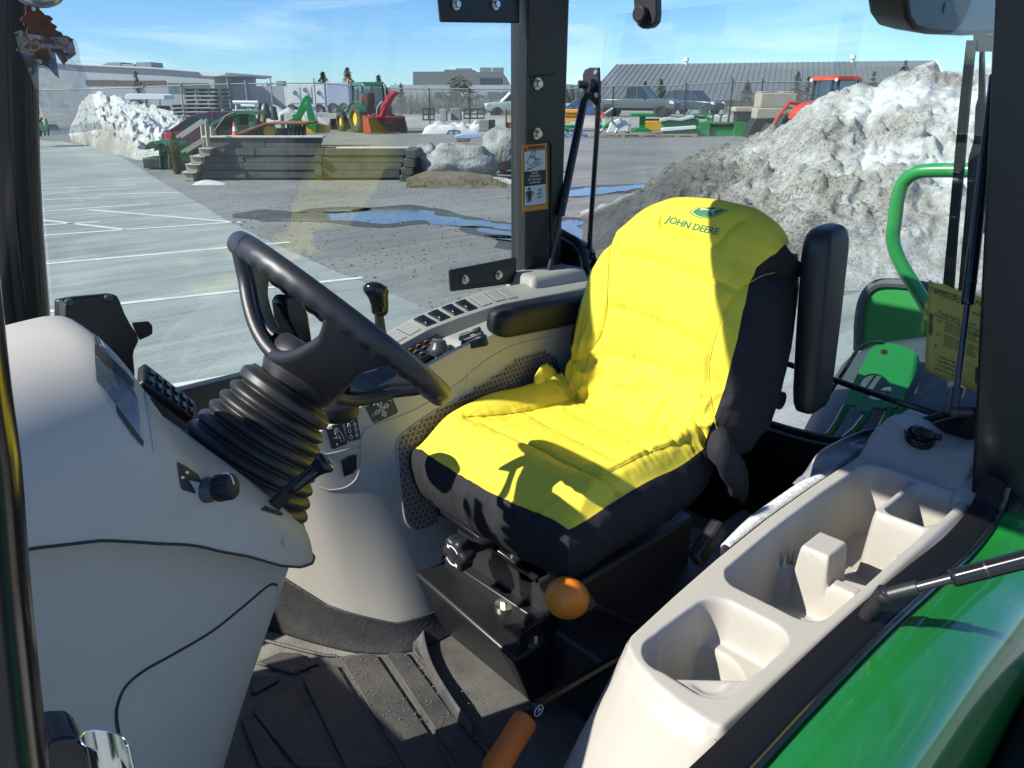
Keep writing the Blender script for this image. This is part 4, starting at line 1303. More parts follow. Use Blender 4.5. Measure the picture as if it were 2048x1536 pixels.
for q in ((138, 605), (217, 596)):
    p = at(*q, 'y', 1.298); m = MB(); m.cyl(p, p + Vector((0, -.006, .001)), .007, .005, n=14); m.build('screw', M['steel_dark'], bt)
# ================================================================== STEERING WHEEL
sw = thing('steering_wheel', 'black three spoke steering wheel seen edge on, with finger grips', 'steering wheel', HUB)
WC = HUB + NAX * 0.108
e1 = NAX.cross(Vector((0, -1, 0))).normalized(); e2 = NAX.cross(e1).normalized()
if e1.x < 0: e1 = -e1
if e2.y < 0: e2 = -e2
RW = 0.198
def wp(a, r, h): return WC + (e1 * math.cos(a) + e2 * math.sin(a)) * r + NAX * h
V, Fc = [], []
NA, NR = 240, 22
rings = []
for i in range(NA):
    a = 2 * math.pi * i / NA
    ring = []
    for j in range(NR):
        t = 2 * math.pi * j / NR
        bump_ = 0.0008 * math.sin(a * 44) * max(0, -math.sin(t)) * 1.3
        r = 0.0172 + bump_
        ring.append(wp(a, RW + r * math.cos(t) * 0.92, r * math.sin(t) * 1.06))
    rings.append(ring)
m = MB(); m.loft(rings + [rings[0]], cap0=False, cap1=False); m.build('rim', M['wheel_black'], sw, smooth=180)
# hub bowl
F = frame(HUB, e1, e2)
if Vector(F.col[2][:3]).dot(NAX) < 0: F = frame(HUB, e2, e1)
m = MB(); m.lathe([(.040, -.055), (.052, -.035), (.064, -.012), (.070, .010), (.068, .030), (.058, .042), (.02, .046), (.001, .046)], F, 40); hb_ = m.build('hub', M['wheel_black'], sw, smooth=60)
# near spoke points to the camera side (-Y), the others 120 degrees on
for k, a0 in enumerate((RAD(-113), RAD(7), RAD(127))):
    def spoke(half, r0, h0, r1, h1, thk, name, mt, parent, lift=0.0):
        rings = []
        for i in range(15):
            f = i / 14
            r = r0 + (r1 - r0) * f
            h = h0 + (h1 - h0) * (f ** 1.9) + lift
            w = half * (1.0 - 0.42 * math.sin(f * math.pi * .5) + 0.30 * max(0, f - .8) / .2)
            c = wp(a0, r, h); tx = (-e1 * math.sin(a0) + e2 * math.cos(a0))
            rd = e1 * math.cos(a0) + e2 * math.sin(a0)
            nn = (NAX - rd * (0.9 * f)).normalized()
            prof = rrect(2 * w, thk, thk * .45, 4)
            rings.append([c + tx * p[0] + nn * p[1] for p in prof])
        m = MB(); m.loft(rings)
        return m.build(name, mt, parent, smooth=60)
    s_ = spoke(0.068, 0.030, -0.105, RW - 0.004, -0.006, 0.022, 'spoke', M['wheel_black'], sw)
    spoke(0.046, 0.060, -0.092, RW - 0.030, -0.026, 0.010, 'spoke_insert', M['black_plastic'], s_, 0.0095)
h_ = at(655, 695, 'y', 0.965)
m = MB(); m.box((0, 0, 0), (.03, .022, .001), 0, frame(at(657, 697, 'y', 0.985), (.8, 0, -.45), (.3, -.25, .8))); m.build('spoke_label', M['black_gloss'], sw, bev=0.0003)
# reverser lever behind the wheel
rv = thing('reverser_lever', 'glossy black reverser lever paddle behind the steering wheel', 'lever', HUB + Vector((-.02, .1, 0)))
pp = [at(px, py, 'y', 1.20) for px, py in ((570, 604), (578, 592), (590, 591), (610, 608), (618, 630), (624, 670), (628, 700), (620, 706), (600, 690), (575, 640))]
n_ = len(pp)
me = MB(); me.add(pp + [p + Vector((-.012, .03, 0)) for p in pp], [tuple(range(n_)), tuple(range(2 * n_ - 1, n_ - 1, -1))] + [(i, (i + 1) % n_, n_ + (i + 1) % n_, n_ + i) for i in range(n_)])
me.build('paddle', M['black_gloss'], rv, bev=0.008, seg=3)
m = MB(); m.tube([at(612, 690, 'y', 1.20), HUB + Vector((0, .08, -.03)), HUB + Vector((0, .04, -.04))], .008, 10); m.build('arm', M['black_plastic'], rv)
m = MB(); m.lathe([(.05, -.02), (.058, -.01), (.058, .012), (.045, .02)], Matrix.Translation(at(660, 815, 'y', 1.30)) @ Matrix.Rotation(.2, 4, 'Y'), 26)
t = m.build('joystick_boot', M['black_rubber'], None, smooth=50, bev=.003)
t = tag(t, 'round black rubber base on the beige side console beneath the wheel', 'rubber boot')
# ================================================================== SIDE CONSOLE (far side)
sc = thing('side_console', 'long beige side console with switches and a brown carpet panel beyond the seat', 'console', (1.1, 1.45, 0.86))
bot = cr([Vector(p) for p in ((.52, 1.745, .86), (.575, 1.66, .86), (.640, 1.565, .86), (.70, 1.44, .86), (.765, 1.335, .86), (.86, 1.262, .86), (1.0, 1.25, .86), (1.25, 1.29, .86), (1.55, 1.32, .86), (1.92, 1.35, .86))], 12)
top_ = cr([Vector(p) for p in ((.56, 1.745, 1.34), (.585, 1.64, 1.352), (.625, 1.54, 1.366), (.68, 1.455, 1.386), (.74, 1.41, 1.408), (.86, 1.388, 1.455), (1.016, 1.378, 1.503), (1.2, 1.376, 1.537), (1.45, 1.378, 1.535), (1.92, 1.39, 1.51))], 12)
NTT = 60
Wl = np.zeros((len(bot), NTT, 3))
for i, (b, t) in enumerate(zip(bot, top_)):
    for j in range(NTT):
        f = j / (NTT - 1)
        p = b.lerp(t, f)
        # gentle belly: lower part stands out a little less than the lip
        k = 0.020 * math.sin(f * math.pi) * (1 - 0.5 * f)
        Wl[i, j] = (p.x + k * .2, p.y + k, p.z)
wall = grid_mesh('inner_panel', Wl, M['beige'], sc)
WT = bvh(wall)
# black kick strip along the foot of the panel
Kk = Wl[:, :int(NTT * .36)].copy()
N_ = normals(Kk)
if N_[30, 3].dot(np.array([-.6, -.8, 0])) < 0: N_ = -N_
ztop = np.array([interp(p.x, [.52, .64, .72, .83, 1.0, 1.2], [1.08, 1.045, .968, .925, .925, .925]) for p in bot])
for i in range(len(bot)):
    f = np.linspace(0, 1, Kk.shape[1])
    zz_ = .86 + (ztop[i] - .86) * f
    for j in range(Kk.shape[1]):
        Kk[i, j] = [np.interp(zz_[j], Wl[i, :, 2], Wl[i, :, k]) for k in range(3)]
    Kk[i] += np.array([-.6, -.8, 0]) * (0.007 + 0.012 * (1 - f[:, None]) ** 3)
scuff = mat('scuffed_rubber', (0.026, 0.027, 0.028), 0.5, col2=(0.05, 0.05, 0.05), vscale=24, bump=0.3, bscale=120, detail=10)
grid_mesh('kick_strip', Kk, scuff, sc, solid=0.004)
groove(WT, [(722, 902), (724, 880), (727, 866), (735, 856), (765, 845), (810, 829), (860, 804), (900, 778), (925, 760), (950, 738), (985, 712), (1030, 690), (1090, 676), (1150, 668)], 0.0022, 'panel_edge', sc, M['beige'])
groove(WT, [(640, 905), (655, 908), (690, 900), (715, 893), (722, 902), (720, 930), (712, 958), (690, 975), (660, 980), (640, 975)], 0.0018, 'panel_edge', sc, M['beige2'])
print_panel(WT, [(682, 920), (700, 910), (712, 908), (712, 935), (705, 945), (687, 952)], 'latch', M['black_gloss'], sc, 0.006, 3)
# carpet panel
CPX = [(793, 890), (800, 874), (830, 848), (870, 822), (925, 792), (985, 752), (1030, 720), (1060, 708), (1085, 703), (1106, 710), (1116, 728), (1122, 760), (1120, 800), (1000, 900), (905, 1003), (868, 1046), (850, 1058), (832, 1060), (818, 1052), (808, 1030), (798, 950)]
print_panel(WT, CPX, 'carpet_panel', M['carpet'], sc, 0.002, 14)
groove(WT, CPX[:13], 0.0022, 'carpet_trim', sc, M['beige2'], 0.001, 6)
groove(WT, CPX[13:] + CPX[:1], 0.0022, 'carpet_trim', sc, M['beige2'], 0.001, 6)
def inside(px, py, poly):
    c = False
    n = len(poly)
    for i in range(n):
        x1, y1 = poly[i]; x2, y2 = poly[i - 1]
        if (y1 > py) != (y2 > py) and px < (x2 - x1) * (py - y1) / (y2 - y1) + x1: c = not c
    return c
def project(p):
    d = Vector(p) - CAM
    z = d.dot(FW)
    return 1024 + FPX * d.dot(RT) / z, 768 - FPX * d.dot(UP) / z
m = MB()
Zs = np.arange(0.98, 1.50, 0.0125)
for iz, z in enumerate(Zs):
    for u in np.arange(0.80, 1.55, 0.0135):
        u_ = u + (0.0067 if iz % 2 else 0)
        h = WT.ray_cast(Vector((u_, 1.0, z)), Vector((0, 1, 0)))
        if h[0] is None: continue
        q = project(h[0])
        if not inside(q[0], q[1], CPX): continue
        p = h[0] + Vector((0, -0.0022, 0))
        for k, (dx, dz) in enumerate(((0, 0), (.0035, .003), (.0035, -.003))):
            m.box(p + Vector((dx, -0.0006, dz)), (0.0032, 0.0016, 0.0028), 0)
tag(m.build('carpet_tuft', M['carpet_tuft'], sc, smooth=0, fix=False), kind='stuff')
# top: lip, recess, switch strip
uk = [.55, .70, .80, .90, 1.0, 1.1, 1.19, 1.30, 1.39, 1.46, 1.65, 1.92]
zi = [1.30, 1.345, 1.39, 1.43, 1.462, 1.490, 1.512, 1.524, 1.530, 1.534, 1.528, 1.52]
zo = [1.30, 1.346, 1.392, 1.434, 1.467, 1.497, 1.522, 1.540, 1.550, 1.556, 1.552, 1.54]
tx = np.array([(p.x, p.y, p.z) for p in top_])
rings = []
for u in np.linspace(.585, 1.92, 90):
    zt = float(np.interp(u, tx[:, 0], tx[:, 2])); vt = float(np.interp(u, tx[:, 0], tx[:, 1]))
    a, b = interp(u, uk, zi), interp(u, uk, zo)
    f = min(a, zt) - 0.045 * sst(.62, .8, u)
    rings.append([(u, vt, zt), (u, vt + .004, zt + .003), (u, vt + .010, zt + .003), (u, vt + .016, zt - .002), (u, vt + .022, f), (u, 1.594 + 0.04 * (1 - sst(.62, .75, u)), f + .004), (u, max(1.60, vt + .05), a - .002), (u, max(1.604, vt + .054), a), (u, 1.682, b), (u, 1.69, b - .004), (u, 1.735, b - .07), (u, 1.76, b - .3)])
m = MB(); m.loft(rings, closed=False); m.build('top_panel', M['beige'], sc, smooth=45, fix=False)
def strip_frame(u):
    a, b = Vector((u, 1.604, interp(u, uk, zi))), Vector((u, 1.682, interp(u, uk, zo)))
    a2, b2 = Vector((u + .02, 1.604, interp(u + .02, uk, zi))), Vector((u + .02, 1.682, interp(u + .02, uk, zo)))
    F = frame((a + b) / 2, a2 - a, b - a)
    if F.col[2][2] < 0: F = F @ Matrix.Rotation(math.pi, 4, 'X')
    return F
centers = [at(px, py, 'y', 1.643).x for px, py in ((790, 664), (818, 648), (850, 638), (877, 621), (905, 610), (932, 599), (962, 589), (990, 582), (1014, 577))]
for i, u in enumerate(centers):
    F = strip_frame(u)
    if 2 <= i <= 5:
        m = MB(); m.box((0, 0, 0.001), (.036, .058, .006), 0, F); s_ = m.build('rocker_switch', M['black_plastic'], sc, bev=0.002)
        m = MB(); m.hexa([F @ Vector(p) for p in ((-.0125, -.022, .004), (.0125, -.022, .004), (.0125, .022, .004), (-.0125, .022, .004), (-.0115, -.020, .0065), (.0115, -.020, .0065), (.0115, .020, .0105), (-.0115, .020, .0105))]); m.build('rocker_key', M['black_gloss'], s_, bev=0.0015)
    else:
        m = MB(); m.box((0, 0, 0.0005), (.037, .058, .004), 0, F); s_ = m.build('blank_cover', M['beige2'], sc, bev=0.0015)
        m = MB(); m.box((-.0195, 0, 0.0002), (.0022, .060, .0012), 0, F); m.build('cover_gap', M['seam'], sc, smooth=0)
m = MB(); m.add([], [])
m.hexa([(1.60, 1.63, 1.50), (1.88, 1.63, 1.50), (1.88, 1.77, 1.50), (1.60, 1.77, 1.50), (1.635, 1.652, 1.575), (1.87, 1.652, 1.57), (1.87, 1.77, 1.57), (1.635, 1.77, 1.575)])
m.build('post_base_cover', M['beige'], sc, bev=0.016, seg=4)
# recess: black louvred vents, keypad, knob, hanging keys, hand levers
def rec_z(u): return min(interp(u, uk, zi), float(np.interp(u, tx[:, 0], tx[:, 2]))) - 0.040
m = MB()
rings = []
for u in np.linspace(.76, 1.06, 16):
    z = rec_z(u) + .006
    rings.append([(u, 1.425, z), (u, 1.57, z), (u, 1.57, z - .012), (u, 1.425, z - .012)])
m.loft(rings); vp = m.build('vent_panel', M['black_plastic'], sc, smooth=40)
for v in (1.44, 1.462, 1.484, 1.506):
    m = MB(); rings = []
    for u in np.linspace(.78, 1.035, 12):
        z = rec_z(u) + .010
        rings.append([(u, v - .006, z), (u, v + .006, z + .008), (u, v + .0072, z + .006), (u, v - .005, z - .002)])
    m.loft(rings); m.build('louvre', M['black_gloss'], vp, smooth=40)
def on_recess(px, py, dz=0.012):
    p = at(px, py, 'z', 1.47)
    for _ in range(12):
        p = at(px, py, 'z', rec_z(p.x) + dz)
    return p
kc = on_recess(838, 706)
KF = Matrix.Translation(kc) @ Matrix.Rotation(-0.20, 4, 'Y')
m = MB(); m.box((0.02, 0, 0), (.15, .085, .012), 0, KF); kp = m.build('keypad', M['black_plastic'], sc, bev=0.003)
sym = mat('orange_symbol', (0.55, 0.22, 0.05), 0.6)
for i in range(4):
    for j in range(3):
        m = MB(); m.box((-.036 + i * .026, -.026 + j * .024, .008), (.017, .014, .006), 0, KF); k_ = m.build('key', M['black_gloss'], kp, bev=0.002)
        m = MB(); m.box((-.036 + i * .026, -.028 + j * .024, .0115), (.010, .0018, .0006), 0, KF).box((-.036 + i * .026, -.0235 + j * .024, .0115), (.007, .0018, .0006), 0, KF); m.build('key_symbol', sym, kp, smooth=0)
kc = on_recess(878, 699, .02)
m = MB(); T = Matrix.Translation(kc)
m.lathe([(.027, -.01), (.028, 0.0), (.026, .008), (.021, .012), (.018, .022), (.010, .026), (.001, .026)], T, 28); kn = m.build('rotary_knob', mat('dark_grey_knob', (0.05, 0.055, 0.058), 0.35), sc, smooth=50)
m = MB(); m.box((0, 0, .021), (.005, .036, .014), 0.5, T); m.build('knob_grip', M['knob_grey'], kn, bev=0.002)
kb = on_recess(878, 716, .012)
m = MB(); m.box((0, 0, 0), (.045, .016, .02), 0.7, Matrix.Translation(kb)); s_ = m.build('ignition_key', M['black_gloss'], sc, bev=0.005)
m = MB(); m.box((0.006, -.0085, .002), (.024, .002, .003), 0.55, Matrix.Translation(kb + Vector((0, -.004, .008)))); m.build('key_mark', mat('yellow_mark', (0.7, 0.5, 0.05), 0.6), s_, smooth=0)
wf = at(935, 690, 'z', 1.50)
m = MB(); m.hexa([(1.155, 1.40, 1.46), (1.40, 1.40, 1.47), (1.40, 1.59, 1.47), (1.155, 1.59, 1.45), (1.20, 1.405, 1.512), (1.40, 1.405, 1.525), (1.40, 1.55, 1.52), (1.20, 1.55, 1.498)])
m.build('lever_plinth', M['beige'], sc, bev=0.008, seg=3)
for k in range(3):
    c = at(951 - k * 5, 685 - k * 9, 'z', 1.532)
    F = Matrix.Translation(c) @ Matrix.Rotation(RAD(-52), 4, 'Z') @ Matrix.Rotation(RAD(-14), 4, 'Y')
    m = MB()
    m.hexa([F @ Vector(p) for p in ((-.034, -.009, -.012), (.03, -.010, -.012), (.03, .010, -.012), (-.034, .009, -.012), (-.030, -.007, .002), (.028, -.009, .012), (.028, .009, .012), (-.030, .007, .002))])
    l_ = m.build('hydraulic_lever', M['black_plastic'], sc, bev=0.003)
    m = MB(); m.tube([F @ Vector((.002 + .006 * math.cos(a), .004 * math.sin(a), .0085)) for a in np.linspace(0, 6.28, 10)], .0006, 4); m.build('lever_symbol', M['white_print'], l_)
# decals with transmission pictograms on the panel front
def decal(corners, name, parent, mt=None, off=0.001):
    c4 = [Vector((x, y, 0)) for x, y in corners]
    return print_panel(WT, corners, name, mt or M['label_black'], parent, off, 3)
def dpt(c, x, y, off=0.0018):
    a = Vector(c[0]).lerp(Vector(c[1]), x); b = Vector(c[3]).lerp(Vector(c[2]), x)
    q = a.lerp(b, y)
    h = WT.ray_cast(CAM, ray(q.x, q.y).normalized())
    if h[0] is None:
        return at(q.x, q.y, 'y', 1.39), Vector((0, -1, .2)).normalized()
    n = h[1] if h[1].dot(CAM - h[0]) > 0 else -h[1]
    return h[0] + n * off, n
def dstroke(c, paths, name, parent, r=0.00075):
    m = MB()
    for p in paths:
        pts = [dpt(c, *q)[0] for q in p]
        m.tube(pts, r, 4)
    return m.build(name, M['white_print'], parent, smooth=0)
def circ(x, y, rx, ry, n=12): return [(x + rx * math.cos(k), y + ry * math.sin(k)) for k in np.linspace(0, 2 * math.pi, n)]
def dtext(c, s, x, y, size, parent):
    p, n = dpt(c, x, y)
    ex = (dpt(c, min(1, x + .1), y)[0] - p).normalized()
    ey = (p - dpt(c, x, min(1, y + .1))[0]).normalized()
    F = frame(p, ex, ey)
    text('lettering', s, F, size, M['white_print'], parent, 0.0001)
c1 = [(726, 804), (779, 783), (796, 824), (747, 847)]
d1 = decal([(726, 806), (729, 801), (776, 783), (780, 785), (796, 822), (794, 826), (750, 847), (746, 845)], 'gear_decal', sc)
cc = {'L': (.50, .13), 'X2': (.50, .36), 'N': (.50, .58), 'X1': (.33, .62), 'X3': (.67, .54), 'XR': (.50, .80)}
cc2 = [((.44, .12), 'L'), ((.49, .34), 'X2'), ((.49, .57), 'N'), ((.30, .62), 'X1'), ((.68, .52), 'X1'), ((.49, .80), 'X5')]
dstroke(c1, [circ(p[0], p[1], .085, .085) for p, s_ in cc2] + [[(.46, .20), (.48, .26)], [(.49, .43), (.49, .49)], [(.38, .60), (.41, .59)], [(.57, .55), (.60, .54)], [(.49, .66), (.49, .72)]], 'pictogram', d1)
for p, s_ in cc2: dtext(c1, s_, p[0], p[1], .0075, d1)
dstroke(c1, [[(.28, .26), (.36, .24), (.34, .30), (.28, .26)], [(.80, .36), (.90, .36), (.92, .44)], [(.08, .66), (.14, .60), (.18, .68), (.10, .72), (.08, .66)], [(.20, .62), (.26, .66), (.20, .68)], [(.46, .92), (.56, .92)], [(.06, .95), (.20, .95)]], 'pictogram', d1, .0006)
c2 = [(650, 848), (682, 838), (695, 886), (664, 898)]
d2 = decal([(650, 850), (653, 847), (680, 839), (683, 841), (695, 884), (693, 888), (667, 898), (663, 896)], 'lever_decal', sc)
dstroke(c2, [[(.45, .30), (.65, .32), (.70, .45), (.80, .55), (.85, .85), (.65, .85), (.62, .60), (.42, .50), (.45, .30)], circ(.52, .42, .06, .05), [(.12, .20), (.35, .22), (.28, .15)], [(.12, .20), (.2, .27)], [(.3, .62), (.5, .68), (.45, .60)], [(.36, .86), (.38, .94)]], 'pictogram', d2, .0006)
c3 = [(686, 832), (712, 827), (721, 876), (696, 883)]
d3 = decal([(686, 834), (688, 831), (710, 827), (713, 829), (721, 874), (719, 878), (699, 883), (695, 881)], 'lock_decal', sc)
dstroke(c3, [[(.25, .12), (.5, .16), (.75, .12), (.78, .24), (.5, .28), (.25, .24), (.25, .12)], [(.5, .16), (.5, .28)]] + [circ(.28, y, .12, .055) for y in (.42, .62, .86)] + [circ(.74, y, .12, .055) for y in (.40, .60, .84)] + [[(.74, .47), (.74, .53)], [(.74, .68), (.74, .76)], [(.22, .36), (.22, .32), (.34, .32), (.34, .36)], [(.22, .80), (.22, .76), (.34, .76), (.34, .80)]], 'pictogram', d3, .0006)
for y, s_ in ((.40, '0'), (.60, '1'), (.84, '2')): dtext(c3, s_, .74, y, .006, d3)
dstroke([(930, 740), (940, 740), (940, 780), (930, 780)], [[(.2, .95), (.7, .35), (.8, .1)], [(.1, .75), (.15, .78)]], 'scuff_mark', sc, .0008)
sc.children[-1].data.materials.clear(); sc.children[-1].data.materials.append(M['seam'])
# loader joystick
js = thing('loader_joystick', 'black loader joystick with a curved glossy grip on the side console', 'joystick', at(768, 690, 'y', 1.50))
J = lambda x, y: at(x, y, 'y', 1.50)
pth = [J(766, 700), J(761, 660), J(758, 628)]
m = MB(); m.tube(pth, [.017, .013, .011], 12); m.build('shaft', M['black_plastic'], js)
rings = []
for (x, y, w, d) in ((761, 630, 10, .012), (760, 624, 14, .017), (759, 608, 15, .019), (756, 594, 17, .020), (752, 582, 21, .021), (749, 574, 20, .020), (747, 567, 13, .014), (746, 564, 5, .006)):
    c = J(x, y); rx = (J(x + w, y) - c).length
    rings.append([c + RT * (rx * math.cos(k)) + (F2 * d * math.sin(k)) for k in np.linspace(0, 2 * math.pi, 21)[:-1]])
m = MB(); m.loft(rings); m.build('grip', M['black_gloss'], js, smooth=70)
# ================================================================== STORAGE CONSOLE (near side)
sto = thing('storage_console', 'pale beige storage console with cup holder and divided bin on the near fender', 'storage console', (1.2, 0.5, 1.1))
ZT = 1.30
NU, NV = 380, 104
ua = np.linspace(0, 1, NU) ** 1.0
bb = np.linspace(0, 1, NV)
AA, BB = np.meshgrid(ua, bb, indexing='ij')
def near_v(u): return np.interp(u, [.70, .9, 1.2, 1.5, 1.68, 1.70, 1.98], [.392, .386, .380, .376, .374, .405, .415])
def far_v(u): return np.interp(u, [.70, .80, .95, 1.1, 1.3, 1.5, 1.7, 1.98], [.588, .603, .620, .634, .646, .650, .648, .640])
uf = np.interp(bb, [0, .12, .35, .6, .82, .93, 1.0], [.752, .744, .744, .752, .768, .784, .815])
U = uf[None, :] + (1.98 - uf[None, :]) * AA
V = near_v(U) + (far_v(U) - near_v(U)) * BB
def rr(u, v, u0, u1, v0, v1, r):
    qx = np.abs(u - (u0 + u1) / 2) - (u1 - u0) / 2 + r
    qy = np.abs(v - (v0 + v1) / 2) - (v1 - v0) / 2 + r
    return np.hypot(np.maximum(qx, 0), np.maximum(qy, 0)) + np.minimum(np.maximum(qx, qy), 0) - r
Z = np.full_like(U, ZT)
W_ = 0.011
# rear platform
Z += 0.050 * sst(1.715, 1.80, U) 
Z += 0.018 * sst(1.70, 1.73, U) * (1 - sst(.42, .47, V))
d = np.hypot((U - 1.86) / 1.0, (V - .585) / .9)
Z += 0.014 * (1 - sst(.045, .085, d))
# cup compartment
fv = far_v(U) - .034
cup = rr(U, V, .786, 1.008, .420, .577, .045)
ct = np.clip((U - .786) / .22, 0, 1)
inside_cup = sst(0, W_, -cup)
# shallow front shelf, divided from the deep part by an arc
arc = -(U - .783) * .707 - (V - .533) * .707 + .012 * (1 - np.clip(((U - V + .25) - .368) / .12, -1, 1) ** 2) * -1
deep_ = 1 - sst(-0.006, 0.006, arc)
ledge = np.hypot(U - .905, V - .525)
hole = 1 - sst(.060, .070, ledge)
dish = sst(0, .012, -(rr(U, V, .792, .915, .424, .56, .03))) * sst(.010, .022, arc) * sst(.008, .02, -(cup + .012))
dep = 0.014 * (1 - deep_) + deep_ * (0.080 + 0.055 * hole) + 0.008 * dish * (1 - deep_)
Z -= inside_cup * dep
# main bin
vn_, vf_ = near_v(U) + .028, far_v(U) - .034
bin_u0, bin_u1 = 1.052, 1.695
q = (V - vn_) / (vf_ - vn_)
bv = rr(U, .2 * q, bin_u0, bin_u1, 0, .2, .042)
inb = sst(0, W_, -bv)
fl_ = np.full_like(U, .165)
# floor ribs along the width
rib = np.zeros_like(U)
for c in (1.13, 1.19, 1.25, 1.43, 1.49):
    rib = np.maximum(rib, (1 - sst(.018, .022, np.abs(U - c))) * sst(.02, .03, q * .2) * (1 - sst(.165, .175, q * .2)))
fl_ -= .006 * rib
# low wall across and block with sloping shoulder
wall_ = (1 - sst(.016, .026, np.abs(U - 1.335 - 0.06 * (0.5 - q))))
fl_ = np.minimum(fl_, .165 - .070 * wall_)
blk = rr(U, V, 1.292, 1.395, .497, .577, .012)
fl_ = np.minimum(fl_, .165 - .135 * sst(0, .012, -blk))
ramp = rr(U, V, 1.285, 1.350, .43, .515, .01)
fl_ = np.minimum(fl_, .165 - .080 * sst(0, .02, -ramp))
post_ = rr(U, V, 1.405, 1.440, .413, .440, .006)
fl_ = np.minimum(fl_, .165 - .125 * sst(0, .010, -post_))
cl = rr(U, V, 1.300, 1.318, .590, .603, .003)
fl_ = np.minimum(fl_, .165 - .135 * sst(0, .007, -cl))
cl = rr(U, V, 1.345, 1.360, .592, .605, .003)
fl_ = np.minimum(fl_, .165 - .135 * sst(0, .007, -cl))
# square pocket at the rear, near side
pk = rr(U, V, 1.495, 1.72, .36, .512, .014)
pi_ = rr(U, V, 1.512, 1.682, .400, .498, .022)
fl_ = np.where(pk < .012, fl_ + (.006 - fl_) * sst(.012, -.002, pk), fl_)
Z -= inb * fl_
Z -= sst(0, .010, -pi_) * .105
# rolled outer edges
Z -= 0.014 * (1 - sst(0, .06, BB)) ** 2 + 0.012 * (1 - sst(0, .035, 1 - BB)) ** 2 + 0.016 * (1 - sst(0, .012, AA)) ** 2
PT = np.stack([U, V, Z], -1)
# smooth the creases a little
for _ in range(2):
    PT[1:-1, 1:-1, 2] = PT[1:-1, 1:-1, 2] * .5 + .125 * (PT[:-2, 1:-1, 2] + PT[2:, 1:-1, 2] + PT[1:-1, :-2, 2] + PT[1:-1, 2:, 2])
tray = grid_mesh('tray_top', PT, M['beige'], sto)
# outer side, inner side, sloping front apron
sd = []
for i in range(0, NU, 4):
    p = PT[i, 0]
    h = interp(p[0], [.70, .80, 1.0, 1.25, 1.45, 1.60, 1.68, 1.72, 1.98], [.17, .13, .085, .045, .035, .040, .075, .09, .10])
    sd.append([p, p + (0, -.004, -.008), p + (0, -.0045, -.02 if h > .03 else -.015), p + (0, -.003, -h * .6 - .01), p + (0, 0.002, -h - .01)])
grid_mesh('outer_side', np.array(sd), M['beige'], sto)
sd = []
for i in range(0, NU, 4):
    p = PT[i, -1]
    sd.append([p, p + (0, .004, -.010), p + (0, .006, -.05), p + (0, .006, -.25), p + (0, .0, -.45)])
grid_mesh('inner_side', np.array(sd), M['beige'], sto)
rows = []
for (du_, dz_, dv0, dv1) in ((0, 0, 0, 0), (-.007, -.006, 0, 0), (-.014, -.022, 0, .002), (-.030, -.055, 0, .006), (-.052, -.10, 0, .014), (-.080, -.165, 0, .028), (-.110, -.25, 0, .045), (-.135, -.36, 0, .06), (-.15, -.46, 0, .07)):
    row = []
    for j in range(0, NV, 3):
        p = PT[0, j]; f = j / (NV - 1)
        row.append(p + (du_ * (1 + .25 * math.sin(f * math.pi)), dv0 * (1 - f) + dv1 * f, dz_))
    rows.append(row)
grid_mesh('front_apron', np.array(rows), M['beige'], sto)
rows2 = [[r[-1] for r in rows], [r[-1] + np.array((.02, .012, 0)) for r in rows], [r[-1] + np.array((.2, .02, 0)) for r in rows]]
grid_mesh('inner_side', np.array(rows2), M['beige'], sto)
rows2 = [[r[0] for r in rows], [r[0] + np.array((.008, -.005, 0)) for r in rows], [r[0] + np.array((.16, -.004, 0)) for r in rows]]
grid_mesh('outer_side', np.array(rows2), M['beige'], sto)
# dark box of the rear end cut-out
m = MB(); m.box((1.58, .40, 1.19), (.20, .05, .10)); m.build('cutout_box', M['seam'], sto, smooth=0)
m = MB(); m.hexa([(1.665, .371, 1.16), (1.83, .371, 1.16), (1.83, .40, 1.16), (1.665, .40, 1.16), (1.665, .371, 1.30), (1.83, .371, 1.345), (1.83, .42, 1.345), (1.665, .42, 1.30)]); m.build('rear_corner', M['beige'], sto, bev=0.006, seg=3)
# power socket with a black cap
c = at(1842, 872, 'z', 1.366)
F = Matrix.Translation(c) @ Matrix.Rotation(RAD(-16), 4, 'Y') @ Matrix.Rotation(RAD(14), 4, 'X')
m = MB(); m.lathe([(.032, -.012), (.032, .002), (.030, .006), (.0265, .006), (.026, .003), (.024, .004), (.0235, .012), (.020, .0145), (.001, .0155)], F, 36); cp = m.build('socket_cap', M['black_gloss'], sto, smooth=40)
m = MB(); m.box((.016, -.030, .006), (.014, .016, .014), 0.5, F).box((-.014, .028, .002), (.016, .012, .006), 0.5, F); m.build('cap_hinge', M['black_plastic'], cp, bev=0.003)
# grey lever guard behind the console
gp = [(1612, 978), (1618, 955), (1625, 925), (1637, 905), (1665, 888), (1705, 868), (1745, 857), (1790, 860), (1815, 872)]
gl_ = [(1612, 978), (1650, 955), (1690, 930), (1720, 915), (1745, 900), (1770, 893), (1790, 884), (1803, 880), (1815, 874)]
A = cr([at(*q, 'y', .675) for q in gp], 5); B = cr([at(*q, 'y', .655) for q in gl_], 5)
rows = []
for f in np.linspace(0, 1, 9):
    rows.append([tuple(b.lerp(a, f) + Vector((0, .030 * math.sin(f * math.pi), 0))) for a, b in zip(A, B)])
grid_mesh('lever_guard', np.array(rows), mat('smoky_grey_plastic', (0.22, 0.235, 0.25), 0.22), sto, solid=0.003)
